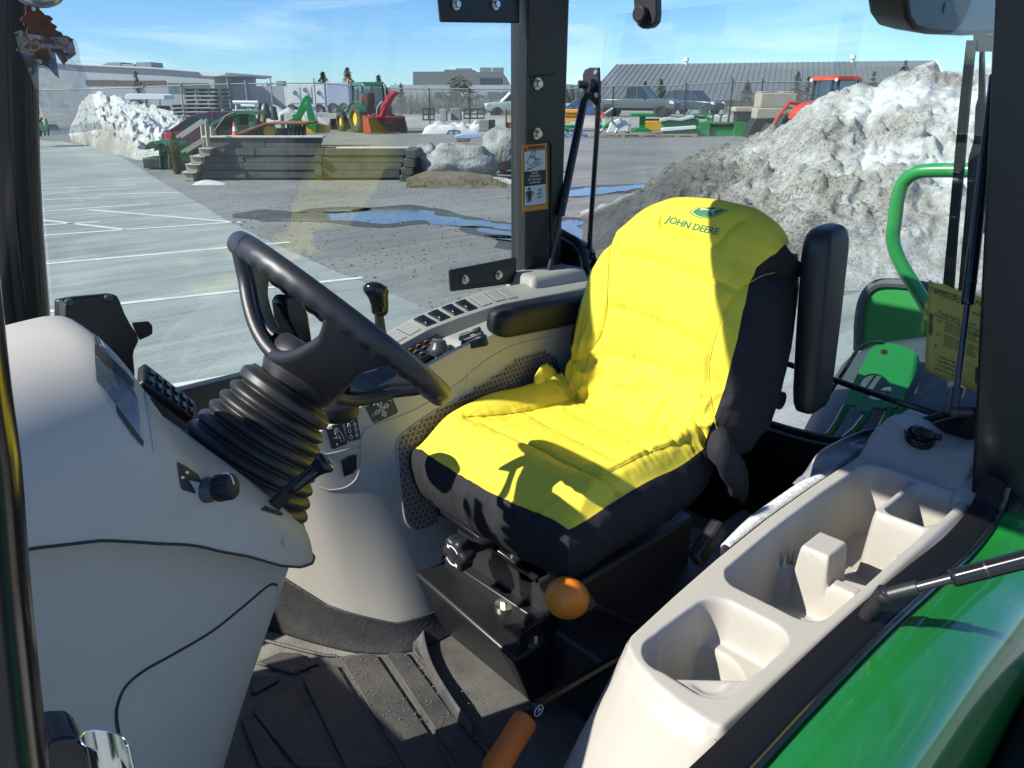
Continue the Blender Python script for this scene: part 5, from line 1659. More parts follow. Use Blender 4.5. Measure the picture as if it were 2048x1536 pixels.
# white woven strap along the inner edge
st = []
for i in range(int(NU * .30), int(NU * .66), 3):
    p = PT[i, -1]; f = (i / NU - .30) / .36
    b = 0.012 * math.sin(min(1, f * 2.2) * math.pi * .5)
    st.append([p + (0, .002, .004), p + (0, .014 + b * .4, .006), p + (0, .022 + b, -.002), p + (0, .020 + b, -.03)])
wb = thing('woven_strap', 'white woven strap edge lying along the seat side of the beige console', 'strap', (1.3, .65, 1.30))
grid_mesh('strap', np.array(st), M['webbing'], wb, solid=0.002)
# fender, seal, rear corner of the cab body
fn = thing('green_fender', 'glossy green rear fender with black weather strip at the lower right corner', 'fender', (1.2, 0.2, 1.1))
seal = cr([at(px, py, 'y', .345) for px, py in ((1420, 1570), (1490, 1500), (1600, 1385), (1745, 1242), (1850, 1150), (1925, 1085), (1975, 1020), (1995, 960))], 8)
sl = [seal[0] + (seal[0] - seal[3]) * 4] + seal
m = MB()
rings = []
for p in sl:
    rings.append([p + Vector((0, .030, .004)), p + Vector((0, .012, .005)), p + Vector((0, -.010, 0)), p + Vector((0, -.020, -.012)), p + Vector((0, -.014, -.03)), p + Vector((0, .03, -.05))])
m.loft(rings); m.build('weather_strip', M['seal_rubber'], fn, smooth=50)
m = MB(); m.tube([p + Vector((0, -.020, -.008)) for p in sl], .006, 8); m.build('seal_bead', M['black_gloss'], fn)
fr_ = []
base = [Vector((u, .345, z)) for u, z in zip(*[np.concatenate([[.25, .45], [p.x for p in seal[4:-6]], [1.9, 2.15]]), np.concatenate([[0.80, 1.0], [p.z - .02 for p in seal[4:-6]], [seal[-8].z - .01, seal[-8].z - .10]])])]
for (dv, dz) in ((.03, .0), (-.004, .0), (-.03, .006), (-.07, .006), (-.105, -.003), (-.132, -.016), (-.152, -.038), (-.165, -.07), (-.172, -.11), (-.174, -.17), (-.174, -.30)):
    fr_.append([tuple(p + Vector((0, dv, dz))) for p in base])
grid_mesh('fender_skin', np.array(fr_), M['green'], fn)
m = MB(); m.cyl((1.45, .17, .60), (1.45, -.16, .60), .53, n=40); m.build('tyre', M['black_rubber'], fn, bev=.05, seg=3)
m = MB(); m.hexa([(1.62, .28, 1.05), (2.1, .28, 1.05), (2.1, .36, 1.05), (1.62, .36, 1.05), (1.66, .30, 1.33), (2.0, .30, 1.33), (2.0, .37, 1.33), (1.70, .37, 1.33)]); m.build('body_corner', M['black_rubber'], fn, bev=0.02, seg=3)
# ================================================================== BEHIND THE CAB
rp = thing('rear_tank', 'dark grey textured plastic tank cover behind the rear window', 'tank cover', (2.4, .8, 1.0))
b0, b1 = at(1668, 700, 'x', 2.55), at(2010, 655, 'x', 2.55)
f0, f1 = at(1560, 900, 'x', 2.08), at(2020, 850, 'x', 2.08)
rows = []
for f in np.linspace(0, 1, 16):
    row = []
    for g_ in np.linspace(0, 1, 26):
        p = (f0.lerp(f1, g_)).lerp(b0.lerp(b1, g_), f)
        p = p + Vector((0, 0, .05 * sst(0, .35, g_) * (1 if f > .5 else f * 2) - .05 - .08 * (1 - sst(0, .16, g_)) ** 2))
        row.append(tuple(p))
    rows.append(row)
rows.insert(0, [(p[0] - .01, p[1], p[2] - .25) for p in rows[0]])
rows.append([(p[0] + .02, p[1], p[2] - .04) for p in rows[-1]]); rows.append([(p[0] + .02, p[1], p[2] - .5) for p in rows[-1]])
grid_mesh('cover_skin', np.array(rows), mat('textured_plastic', (0.075, 0.085, 0.095), 0.55, bump=0.9, bscale=180, var=0.15, vscale=60), rp, solid=0.004)
bk = thing('green_bracket', 'green steel bracket plate with a round hole behind the rear window', 'bracket', at(1760, 780, 'x', 2.25))
plo = at(1760, 780, 'x', 2.22)
pln = Vector((-.55, -.1, .83)).normalized()
def bpt(px, py): return onplane(px, py, plo, pln)
outer = [bpt(*q) for q in ((1688, 812), (1700, 780), (1722, 735), (1740, 702), (1752, 690), (1772, 687), (1800, 692), (1828, 704), (1838, 716), (1839, 732), (1830, 752), (1812, 786), (1806, 806), (1790, 818), (1778, 815), (1764, 820), (1748, 815), (1738, 826), (1720, 824), (1712, 812))]
hole = [bpt(1752 + 31 * math.cos(k), 775 + 26 * math.sin(k) + 4 * math.cos(k)) for k in np.linspace(0, 2 * math.pi, 25)[:-1]]
b_ = bmesh.new()
es = []
for loop in (outer, hole):
    vs = [b_.verts.new(p) for p in loop]
    es += [b_.edges.new((vs[i], vs[(i + 1) % len(vs)])) for i in range(len(vs))]
bmesh.ops.triangle_fill(b_, use_beauty=True, edges=es)
me = bpy.data.meshes.new('plate'); b_.to_mesh(me); b_.free()
me.materials.append(M['green_flat'])
o = link('plate', me, bk); mo = o.modifiers.new('s', 'SOLIDIFY'); mo.thickness = .008; mo.offset = 0
for q in (((1690, 812), (1740, 826)), ((1780, 818), (1806, 808))):
    a, b = bpt(*q[0]), bpt(*q[1])
    for i in range(2):
        p = a.lerp(b, i * .9 + .05)
        e = bpt(q[0][0] - 30 + i * 30, q[0][1] + 40 + (8 if i else 0)) - Vector((0, 0, .03))
        m = MB(); m.tube([p, p.lerp(e, .5) + Vector((0, 0, -.01)), e], .011, 6); m.build('prong', M['green_flat'], bk)
p = bpt(1758, 790) - pln * .03
m = MB(); m.cyl(p, p + pln * .004, .03, n=20); m.build('washer', M['bolt'], bk); m = MB(); m.cyl(bpt(1768, 706), bpt(1768, 706) + pln * .006, .010, n=12); m.build('bolt', M['steel_dark'], bk)
m = MB(); m.tube(cr([bpt(*q) + pln * .012 for q in ((1660, 790), (1690, 745), (1715, 705), (1740, 690), (1765, 688))], 5), .006, 8); m.build('cable', M['black_rubber'], bk)
gf = thing('rear_fender', 'bright green fender panel with a grey rubber edge behind the rear window', 'fender', at(1850, 640, 'x', 2.75))
fo = [at(*q, 'x', 2.85) for q in ((1716, 700), (1718, 640), (1726, 600), (1742, 576), (1770, 566), (1830, 570), (1900, 584), (1990, 606), (2060, 625), (2060, 720))]
n_ = len(fo)
m = MB(); m.add(fo + [p + Vector((.05, .02, -.02)) for p in fo], [tuple(range(n_)), tuple(range(2 * n_ - 1, n_ - 1, -1))] + [(i, (i + 1) % n_, n_ + (i + 1) % n_, n_ + i) for i in range(n_)])
m.build('panel', mat('bright_green_sheet', (.04, .30, .07), .4), gf, bev=.01)
m = MB(); m.tube(cr(fo[:-1], 5), .018, 8); m.build('edge_rubber', M['grey_rubber'], gf)
hr = thing('handrail', 'green bent tube handrail outside the rear window', 'handrail', at(1880, 650, 'x', 2.75))
m = MB(); m.tube(cr([at(*q, 'x', 2.7) for q in ((2080, 341), (1960, 341), (1870, 341), (1832, 346), (1806, 366), (1795, 400), (1790, 440), (1786, 474), (1792, 505), (1812, 545), (1846, 600), (1880, 660), (1910, 720))], 6), .0225, 14); m.build('tube', M['green_tube'], hr)
# yellow paper permit on the rear pane
pp_ = thing('paper_permit', 'yellow printed paper permit taped to the rear window', 'paper', at(1905, 680, 'x', 1.93))
PC4 = [(1858, 559), (1976, 596), (1968, 790), (1850, 741)]
def ppt(x, y, off=0.0):
    a = Vector(PC4[0]).lerp(Vector(PC4[1]), x); b = Vector(PC4[3]).lerp(Vector(PC4[2]), x)
    q = a.lerp(b, y)
    return onplane(q.x, q.y, (1.935, 1.07, 1.4), (1, 0, .02)) + Vector((-off - .006 * math.sin(x * 3.1) * (1 - y) - .002 * math.sin(y * 9 + x * 4), 0, 0))
g = np.array([[tuple(ppt(x, y + .012 * math.sin(x * 16) * (y == 0))) for y in np.linspace(0, 1, 14)] for x in np.linspace(0, 1, 12)])
pc_ = grid_mesh('sheet', g, M['paper'], pp_, solid=.0006)
ink = M['label_black']
def ptext(s, x, y, size):
    p = ppt(x, y, .0012); F = frame(p, ppt(min(1, x + .1), y) - ppt(x, y), ppt(x, y) - ppt(x, min(1, y + .1)))
    if F.col[2][0] > 0: pass
    text('lettering', s, F, size, ink, pc_, .0001)
ptext('TEMPORARY PERMIT', .62, .085, .0165); ptext('Temporary Permit', .50, .315, .0115); ptext('Vehicle Weight Permit', .50, .355, .0115)
ink_t = mat('grey_ink', (0.16, 0.13, 0.04), 0.8)
def pline(x0, x1, y, w, mt=None, name='print_line'):
    m = MB()
    P = [ppt(x0, y - w, .0011), ppt(x1, y - w, .0011), ppt(x1, y + w, .0011), ppt(x0, y + w, .0011)]
    m.add(P, [(0, 1, 2, 3)]); return m.build(name, mt or ink_t, pc_, smooth=0)
rnd = random.Random(3)
mm = MB()
def addline(x0, x1, y, w):
    k = 3
    for i in range(k):
        a, b = x0 + (x1 - x0) * i / k, x0 + (x1 - x0) * (i + .93) / k
        mm.add([ppt(a, y - w, .0011), ppt(b, y - w, .0011), ppt(b, y + w, .0011), ppt(a, y + w, .0011)], [(0, 1, 2, 3)])
for y in np.arange(.07, .13, .018): addline(.10, .32, y, .0022)
for y in (.15, .185, .225, .285): addline(.06, .97, y, .0012)
for y in np.arange(.39, .50, .0165): addline(.30, .92 - rnd.random() * .12, y, .0035)
for y in np.arange(.53, .66, .0165): addline(.30, .92 - rnd.random() * .12, y, .0035)
for y in (.40, .42, .54, .56): addline(.15, .26, y, .003)
for y in np.arange(.76, .97, .035): addline(.16, .96, y, .0012)
mm.build('print_lines', ink_t, pc_, smooth=0)
pline(.15, .97, .685, .012, ink, 'print_bar'); pline(.84, .99, .83, .085, ink, 'print_bar')
mm = MB()
y = .36
while y < .60:
    h = rnd.choice((.002, .004, .006)); P = [ppt(.03, y, .0012), ppt(.10, y, .0012), ppt(.10, y + h, .0012), ppt(.03, y + h, .0012)]
    mm.add(P, [(0, 1, 2, 3)]); y += h + rnd.choice((.002, .004))
mm.build('barcode', ink, pc_, smooth=0)
mm = MB()
for (x0, y0, n_) in ((.28, .125, 9), (.24, .78, 7), (.20, .83, 8), (.20, .875, 9), (.16, .925, 10), (.75, .20, 4), (.80, .42, 4)):
    pts = []
    for i in range(n_ * 3):
        pts.append(ppt(x0 + i * .014, y0 + rnd.uniform(-.016, .016), .0014))
    mm.tube(pts, .0007, 4)
mm.build('handwriting', ink, pc_, smooth=0)
# hanging leaf card in a torn clear bag
lf = thing('leaf_air_freshener', 'brown leaf shaped air freshener card hanging in a torn clear bag', 'air freshener', at(90, 20, 'y', 1.15))
L = lambda x, y: at(x / 9.6, y / 9.6, 'y', 1.15)
lp_ = [(520, 60), (640, 40), (700, 60), (755, 120), (765, 185), (800, 215), (870, 285), (940, 295), (1005, 340), (1020, 385), (970, 405), (1010, 450), (1085, 490), (1095, 530), (1060, 560), (1100, 590), (1180, 620), (1215, 680), (1330, 705), (1400, 760), (1400, 800), (1430, 880), (1455, 1010), (1460, 1050), (1400, 1090), (1310, 1150), (1230, 1240), (1190, 1200), (1060, 1000), (1140, 1500), (1060, 1440), (930, 1290), (850, 1250), (760, 1250), (700, 1200), (620, 1120), (530, 1060), (440, 1010), (340, 980), (320, 930), (420, 900), (560, 800), (600, 780), (570, 660), (500, 640), (550, 490), (470, 490), (440, 430), (390, 400), (420, 330), (480, 290), (500, 220), (480, 150)]
P = [L(*q) for q in lp_]; n_ = len(P)
m = MB(); m.add(P + [p + Vector((0, .002, 0)) for p in P], [tuple(range(n_)), tuple(range(2 * n_ - 1, n_ - 1, -1))] + [(i, (i + 1) % n_, n_ + (i + 1) % n_, n_ + i) for i in range(n_)])
m.build('leaf_card', M['leaf_brown'], lf, smooth=0)
h_ = L(640, 172)
m = MB(); m.cyl(h_ + Vector((0, -.0015, 0)), h_ + Vector((0, -.001, 0)), .0024, n=14); m.build('hole_rim', M['white_label'], lf)
m = MB(); m.tube(cr([L(640, 172), L(600, 60), L(620, -120), L(640, -400)], 6), .0007, 5); m.build('string', M['white_label'], lf)
Lf = lambda x, y: at(x, y, 'y', 1.15)
rr_ = random.Random(8)
rows = []
for i, f in enumerate(np.linspace(0, 1, 26)):
    a = Vector((24, 58)).lerp(Vector((101, 272)), f); b = Vector((146, 70)).lerp(Vector((203, 258)), f)
    row = []
    for j, g_ in enumerate(np.linspace(0, 1, 16)):
        q = a.lerp(b, g_)
        if i == 0: q.y += (9 * abs(((g_ * 4) % 1) - .5) * 2 if g_ < .3 or g_ > .7 else 14)
        off = .010 * noise.noise(Vector((f * 5, g_ * 4, 1.3))) + .006 * abs(noise.noise(Vector((f * 11, g_ * 7, 5.3))))
        if f > .93: off *= .2
        row.append(tuple(Lf(q.x, q.y) + Vector((0, -.005 + off, 0))))
    rows.append(row)
grid_mesh('clear_bag', np.array(rows), M['cellophane'], lf, smooth=25)
grid_mesh('bag_seal', np.array([[tuple(Vector(p) + Vector((0, -.001, 0))) for p in r] for r in rows[-3:]]), glass_mat('bag_seal', (.82, .86, .86), 1.5, haze=.22), lf)
mt_ = thing('mirror', 'oval interior mirror edge at the top left corner', 'mirror', at(76, -30, 'y', 1.10))
m = MB(); m.sph(at(76, -19, 'y', 1.10), .028, 24, 12, (1.0, .5, .66)); m.build('mirror_shell', mat('blue_grey_mirror', (0.25, 0.30, 0.36), 0.15, 0.6), mt_, smooth=60)
# ================================================================== OUTSIDE: GROUND
def sheet(name, pts, z, mt, kind='structure', label=None):
    m = MB(); m.add([(p[0], p[1], z) for p in pts], [tuple(range(len(pts)))])
    o = m.build(name, mt, None, smooth=0)
    return tag(o, label, kind=kind)
def gravel_mat(name, c1, c2, c3, s1, s2, rough=0.92, bump=0.5, streak=0.0):
    m = bpy.data.materials.new(name); m.use_nodes = True
    nt = m.node_tree; N, L = nt.nodes, nt.links
    b = N['Principled BSDF']; b.inputs['Roughness'].default_value = rough; b.inputs['Specular IOR Level'].default_value = 0.25
    tc = N.new('ShaderNodeTexCoord')
    def nz_(s, d, r=.6):
        n = N.new('ShaderNodeTexNoise'); n.inputs['Scale'].default_value = s; n.inputs['Detail'].default_value = d; n.inputs['Roughness'].default_value = r
        L.new(tc.outputs['Object'], n.inputs['Vector']); return n.outputs['Fac']
    def mr(v, a, b_):
        k = N.new('ShaderNodeMapRange'); k.inputs['From Min'].default_value = a; k.inputs['From Max'].default_value = b_; L.new(v, k.inputs['Value']); return k.outputs['Result']
    def mix(f, a, b_):
        k = N.new('ShaderNodeMix'); k.data_type = 'RGBA'; L.new(f, k.inputs['Factor'])
        for i, x in ((6, a), (7, b_)):
            if isinstance(x, tuple): k.inputs[i].default_value = (*x, 1)
            else: L.new(x, k.inputs[i])
        return k.outputs[2]
    big = mr(nz_(s1, 6), .36, .66)
    fine = mr(nz_(s2, 4, .7), .3, .72)
    col = mix(fine, mix(big, c1, c2), c3)
    k = N.new('ShaderNodeMix'); k.data_type = 'RGBA'; k.inputs['Factor'].default_value = .45
    L.new(mix(big, c1, c2), k.inputs[6]); L.new(col, k.inputs[7])
    last = k.outputs[2]
    if streak:
        mp = N.new('ShaderNodeMapping'); mp.inputs['Rotation'].default_value = (0, 0, RAD(38)); mp.inputs['Scale'].default_value = (.25, 2.6, 1)
        L.new(tc.outputs['Object'], mp.inputs['Vector'])
        n = N.new('ShaderNodeTexNoise'); n.inputs['Scale'].default_value = 1.3; n.inputs['Detail'].default_value = 9; n.inputs['Roughness'].default_value = .72
        L.new(mp.outputs['Vector'], n.inputs['Vector'])
        q = N.new('ShaderNodeMapRange'); q.inputs['From Min'].default_value = .3; q.inputs['From Max'].default_value = .7; q.inputs['To Min'].default_value = 1 - streak; q.inputs['To Max'].default_value = 1 + streak
        L.new(n.outputs['Fac'], q.inputs['Value'])
        x = N.new('ShaderNodeVectorMath'); x.operation = 'SCALE'; L.new(last, x.inputs[0]); L.new(q.outputs['Result'], x.inputs['Scale']); last = x.outputs[0]
    L.new(last, b.inputs['Base Color'])
    bp = N.new('ShaderNodeBump'); bp.inputs['Strength'].default_value = bump; bp.inputs['Distance'].default_value = .02
    L.new(nz_(s2 * .8, 6, .7), bp.inputs['Height']); L.new(bp.outputs['Normal'], b.inputs['Normal'])
    return m
M['gravel'] = gravel_mat('grey_gravel', (.175, .173, .165), (.245, .245, .235), (.11, .11, .106), .35, 14, streak=.22)
M['asphalt'] = gravel_mat('pale_asphalt', (.25, .275, .262), (.35, .375, .355), (.17, .185, .178), .5, 22, bump=.35, streak=.30)
M['water'] = mat('puddle_water', (.10, .105, .105), .07, spec=1.0, col2=(.15, .15, .145), vscale=1.5)
M['line_white'] = mat('worn_line_paint', (.46, .48, .46), .8, col2=(.72, .73, .70), vscale=5, detail=8)
W2 = 1500
sheet('ground', [(-W2, -W2), (W2, -W2), (W2, W2), (-W2, W2)], 0, M['gravel'])
g2 = lambda x, y: tuple(ground(x, y)[:2])
edge = [(-300, 272), (120, 282), (215, 300), (262, 325), (330, 368), (400, 408), (452, 440), (520, 474), (580, 502), (650, 534), (720, 562), (800, 596), (860, 620), (960, 668), (1100, 740)]
lot = [g2(*q) for q in edge]
sheet('parking_lot', lot + [(9.0, 3.5), (12, -4), (8, -30), (-70, -30), (-90, 40)], .004, M['asphalt'])
rnd = random.Random(11)
def line(a, b, w=.10):
    a, b = ground(*a), ground(*b); d = (b - a).normalized(); n = Vector((-d.y, d.x, 0)) * w / 2
    return sheet('parking_line', [a + n, b + n, b - n, a - n], .008, M['line_white'])
for a, b in (((20, 535), (580, 485)), ((-200, 656), (725, 556)), ((300, 781), (560, 738)), ((40, 475), (480, 444)), ((62, 438), (252, 460)), ((178, 420), (482, 446)), ((60, 425), (300, 408)), ((62, 401), (200, 396)), ((62, 379), (270, 370)), ((62, 452), (200, 444)), ((200, 390), (360, 385))):
    line(a, b)
M['damp'] = gravel_mat('damp_gravel', (.065, .064, .06), (.10, .098, .09), (.045, .045, .043), .6, 14, rough=.6)
def ragged(c, n, k, grow=0.0):
    P = cr(c, n, closed=True)
    m_ = sum(P, Vector()) / len(P)
    out = []
    for p in P:
        a = noise.noise(p * 1.1 + Vector((2, 0, 0))) * .5 + noise.noise(p * 3.1) * .35 + noise.noise(p * 8) * .15
        d = (p - m_).normalized()
        out.append(p + RT * (a * k * 1.6) + F2 * (noise.noise(p * 2.3 + Vector((7, 3, 0))) * k * .8) + d * grow)
    return out
def puddle(px):
    c = [ground(*q) for q in px]
    sheet('damp_patch', ragged(c, 6, .25, .38), .004, M['damp'])
    return sheet('puddle', ragged(c, 12, .30), .008, M['water'])
puddle([(505, 430), (560, 422), (650, 428), (735, 421), (800, 416), (860, 424), (930, 440), (990, 447), (1025, 452), (1020, 459), (960, 455), (900, 452), (850, 444), (790, 446), (720, 446), (660, 441), (590, 443), (540, 438)])
puddle([(960, 458), (1010, 462), (1070, 468), (1100, 478), (1040, 476), (985, 468)])
puddle([(1000, 478), (1060, 486), (1100, 500), (1050, 499)])
puddle([(1120, 440), (1170, 448), (1175, 470), (1200, 480), (1180, 497), (1150, 500), (1130, 480), (1115, 462)])
puddle([(1100, 392), (1180, 376), (1260, 372), (1340, 366), (1330, 372), (1230, 384), (1160, 393)])
puddle([(640, 424), (660, 420), (700, 418), (690, 423)])
for q in ([(62, 330), (82, 318), (100, 322), (90, 333)],):
    pass
m = MB()
for k in range(1500):
    px, py = rnd.uniform(420, 1300), 372 + 260 * rnd.random() ** 1.5
    bx = np.interp(py, [e[1] for e in edge], [e[0] for e in edge])
    if px < bx - 14 + rnd.random() * 25: continue
    p = ground(px, py); s = rnd.uniform(.010, .026) * (1.4 if rnd.random() < .08 else 1)
    m.box(p + Vector((0, 0, s * .25)), (s, s * rnd.uniform(.6, 1), s * .7), rnd.uniform(0, 3))
tag(m.build('gravel_stones', mat('stone_grey', (.17, .165, .155), .9, var=.5, vscale=3), None, smooth=0, fix=False), 'loose grey stones scattered over the gravel yard', 'stones', kind='stuff')
# ------------------------------------------------------------------ snow banks
def snow_mat(name, dirt, amount, white=(.56, .57, .55)):
    m = bpy.data.materials.new(name); m.use_nodes = True
    nt = m.node_tree; N, L = nt.nodes, nt.links
    b = N['Principled BSDF']; b.inputs['Roughness'].default_value = .75
    tc = N.new('ShaderNodeTexCoord')
    def nz_(s, d, r=.6, off=0):
        mp = N.new('ShaderNodeMapping'); mp.inputs['Location'].default_value = (off, off, off); L.new(tc.outputs['Object'], mp.inputs['Vector'])
        n = N.new('ShaderNodeTexNoise'); n.inputs['Scale'].default_value = s; n.inputs['Detail'].default_value = d; n.inputs['Roughness'].default_value = r
        L.new(mp.outputs['Vector'], n.inputs['Vector']); return n.outputs['Fac']
    def mth(op, a, c):
        k = N.new('ShaderNodeMath'); k.operation = op; k.use_clamp = False
        for i, x in enumerate((a, c)):
            if isinstance(x, (int, float)): k.inputs[i].default_value = x
            else: L.new(x, k.inputs[i])
        return k.outputs[0]
    def mix(f, a, b_):
        k = N.new('ShaderNodeMix'); k.data_type = 'RGBA'; L.new(f, k.inputs['Factor'])
        for i, x in ((6, a), (7, b_)):
            if isinstance(x, tuple): k.inputs[i].default_value = (*x, 1)
            else: L.new(x, k.inputs[i])
        return k.outputs[2]
    def mr(v, a, b_):
        k = N.new('ShaderNodeMapRange'); k.inputs['From Min'].default_value = a; k.inputs['From Max'].default_value = b_; L.new(v, k.inputs['Value']); return k.outputs['Result']
    at_ = N.new('ShaderNodeAttribute'); at_.attribute_name = 'dirt'
    f1 = mr(mth('ADD', mth('MULTIPLY', nz_(5.5, 9, .78), 1.0), mth('MULTIPLY', at_.outputs['Fac'], amount)), .55, .95)
    f2 = mr(mth('ADD', nz_(2.0, 7, .8, 4), mth('MULTIPLY', at_.outputs['Fac'], .25)), .55, .80)
    c = mix(f1, white, dirt)
    c = mix(f2, c, (.25, .215, .17))
    f3 = mr(mth('ADD', nz_(26, 4, .7, 9), mth('MULTIPLY', at_.outputs['Fac'], .30)), .66, .80)
    c = mix(f3, c, (.07, .068, .062))
    L.new(c, b.inputs['Base Color'])
    bp = N.new('ShaderNodeBump'); bp.inputs['Strength'].default_value = .8; bp.inputs['Distance'].default_value = .05
    L.new(nz_(9, 8, .75), bp.inputs['Height']); L.new(bp.outputs['Normal'], b.inputs['Normal'])
    return m
def bank(name, label, xs, sil, Df, Dr, thick, nx, nd, mt, dirtf, lump=.28, seed=0.0, dirt2=None):
    X = np.linspace(xs[0], xs[1], nx)
    V = np.zeros((nx, nd, 3)); DI = np.zeros((nx, nd))
    for i, x in enumerate(X):
        y = np.interp(x, [s[0] for s in sil], [s[1] for s in sil])
        d0 = np.interp(x, *Df) if isinstance(Df, tuple) else Df
        dr = np.interp(x, *Dr) if isinstance(Dr, tuple) else Dr
        top = deep(x, y, dr)
        dirc = deep(x, 420, 1.0) - CAM; dirc.z = 0; dirc = dirc.normalized()
        cosv = dirc.dot(F2)
        for j in range(nd):
            f = j / (nd - 1)
            if f < .72:
                g = f / .72; D = d0 + (dr - d0) * g; z = top.z * (g ** .85)
            else:
                g = (f - .72) / .28; D = dr + thick * g; z = top.z * (1 - g * g)
            p = Vector((CAM.x, CAM.y, 0)) + dirc * (D / cosv); p.z = z
            q = p * .55 + Vector((seed, 0, 0))
            n1 = noise.noise(q); n2 = noise.noise(q * 2.7); n3 = noise.noise(q * 7.3); n4 = noise.noise(q * 17)
            edge_ = min(1, max(0, top.z) / .6) * min(1, f * 6)
            rdg = (1 - abs(n2)) ** 2 - .5
            a = lump * edge_ * (.30 if .55 < f < .80 else 1)
            p += Vector((RT.x * n3 * .10, RT.y * n3 * .10, 0)) * edge_
            n5 = noise.noise(q * 4.6 + Vector((3, 1, 7)))
            p.z += a * (n1 * .7 + rdg * .5 + (1 - abs(n5)) ** 3 * .45 - .2 + n3 * .34) + edge_ * (n4 * .06 + .07 * abs(n3) + .04 * abs(noise.noise(q * 31)))
            V[i, j] = p
            DI[i, j] = dirtf(x, f, p)
    o = grid_mesh(name, V, mt, None, smooth=180)
    a_ = o.data.attributes.new('dirt', 'FLOAT', 'POINT')
    a_.data.foreach_set('value', DI.reshape(-1))
    return tag(o, label, 'snow bank')
sil = [(1120, 560), (1180, 500), (1220, 460), (1290, 396), (1340, 352), (1400, 312), (1440, 297), (1480, 288), (1530, 272), (1560, 250), (1581, 222), (1618, 200), (1656, 188), (1683, 176), (1711, 184), (1731, 163), (1761, 152), (1791, 140), (1813, 131), (1831, 146), (1856, 147), (1881, 150), (1893, 140), (1918, 134), (1960, 124), (2048, 110), (2300, 110)]
M['snow_dirty'] = snow_mat('dirty_snow', (.20, .185, .16), .55)
M['snow'] = snow_mat('old_snow', (.36, .34, .30), .75, (.52, .52, .50))
bank('snow_bank', 'tall bank of dirty plowed snow behind the seat', (1130, 2250), sil, 8.6, ([1130, 1290, 1440, 1540, 1620, 2250], [9.6, 13.5, 16, 16.5, 15.5, 14.5]), 4.5, 250, 190, M['snow_dirty'],
     lambda x, f, p: .85 * float(1 - sst(1300, 1600, x)) * float(1 - sst(.9, 1.0, f)) + .15 * float(1 - sst(.1, .5, f)) + .40 * noise.noise(Vector(p) * .8) + .24 + .25 * float(sst(1480, 1560, x) * (1 - sst(1640, 1720, x))), .34, 2.0)
sil = [(170, 268), (190, 232), (200, 210), (212, 197), (226, 191), (240, 184), (250, 189), (258, 198), (272, 197), (290, 204), (310, 210), (330, 215), (352, 221), (372, 226), (392, 240), (420, 262)]
bank('snow_bank', 'grey-white snow bank at the left beside the wooden steps', (168, 424), sil, ([168, 200, 240, 290, 340, 424], [38, 35, 30.5, 27.2, 27, 27]), ([168, 230, 424], [38.5, 34, 31]), 4, 120, 90, M['snow'],
     lambda x, f, p: .5 * float(1 - sst(.0, .45, f)) + .12 + .2 * noise.noise(Vector(p) * .7) - .35 * float(sst(270, 300, x)), .42, 9.0)
# low snow patches in the yard
def heap(px, D, w, h, label, seed):
    c = deep(px, 300, D); c.z = 0
    n = 26
    V = np.zeros((n, n, 3))
    for i in range(n):
        for j in range(n):
            a, b = i / (n - 1) * 2 - 1, j / (n - 1) * 2 - 1
            p = c + RT * (a * w / 2) + F2 * (b * w * .18)
            r = max(0, 1 - a * a) * max(0, 1 - b * b)
            p.z = h * (r ** .6) * (.7 + .6 * noise.noise(Vector((a * 3.5 * w / 3 + seed, b * 2, seed)))) - .02
            V[i, j] = p
    return tag(grid_mesh('snow_heap', V, M['snow'], None), label, 'snow heap')
# raised verge that the parked vehicles and the buildings stand on
m = MB()
a_, b_ = deep(-1500, 300, 53.5), deep(3500, 300, 53.5); c_, d_ = a_ + F2 * 90, b_ + F2 * 90
P = [Vector((p.x, p.y, -.05)) for p in (a_, b_, d_, c_)] + [Vector((p.x, p.y, .6)) for p in (a_ + F2 * 2.5, b_ + F2 * 2.5, d_, c_)]
m.hexa(P); tag(m.build('verge', mat('brown_verge', (.20, .18, .15), .95, col2=(.42, .42, .40), vscale=.35, detail=8), None, smooth=0), kind='structure')
heap(905, 46, 3.4, .85, 'low white snow heap right of the red snowblower', 1.0)
heap(960, 46, 2.6, .8, 'low white snow heap beside the grey steel box', 5.0)
heap(930, 64, 9, .9, 'long thin snow patch in front of the chain-link fence', 8.0)
heap(1440, 58, 5, .9, 'white snow patch above the green box blade', 3.0)
heap(560, 56, 9, 1.5, 'mound of dark plowed snow and gravel behind the backhoe', 12.0).data.materials[0] = M['snow_dirty']
for q in (((410, 352), 19.6, .9, .12, 'small snow scrap below the wooden steps'), ((1000, 350), 20.0, 1.2, .14, 'small snow scrap right of the boulder')):
    heap(q[0][0], q[1], q[2], q[3], q[4], 2.2)

# ------------------------------------------------------------------ helpers for things far away, each built at its own distance
def bgbox(name, D, x0, y0, x1, y1, dep, mt, parent=None, bev=0, off=0.0):
    """solid box whose front face lies at distance D + off and fills a rectangle of the photograph"""
    a, b = deep(x0, y1, D + off), deep(x1, y1, D + off)
    zt = deep(x0, y0, D + off).z
    P = [a, b, b + F2 * dep, a + F2 * dep]
    P += [Vector((p.x, p.y, zt)) for p in P]
    return MB().hexa(P).build(name, mt, parent, smooth=30, bev=bev)
def depth_of(py): return (ground(1024, py) - CAM).dot(F2)
M['timber'] = mat('weathered_shaded_timber', (.045, .046, .044), .9, col2=(.11, .108, .10), vscale=3.0, bump=.6, bscale=40, detail=8)  # weathered grey, darkened further so the sunlit wall face reads as shaded
M['pale_wood'] = mat('pale_lumber', (.36, .30, .21), .8, var=.2, vscale=6)
M['cap_wood'] = mat('bleached_cap_board', (.50, .46, .38), .8, var=.15, vscale=6)
D0 = 20.6
tw = thing('retaining_wall', 'weathered timber retaining wall at the edge of the gravel yard', 'retaining wall', ground(620, 355))
nr = 0
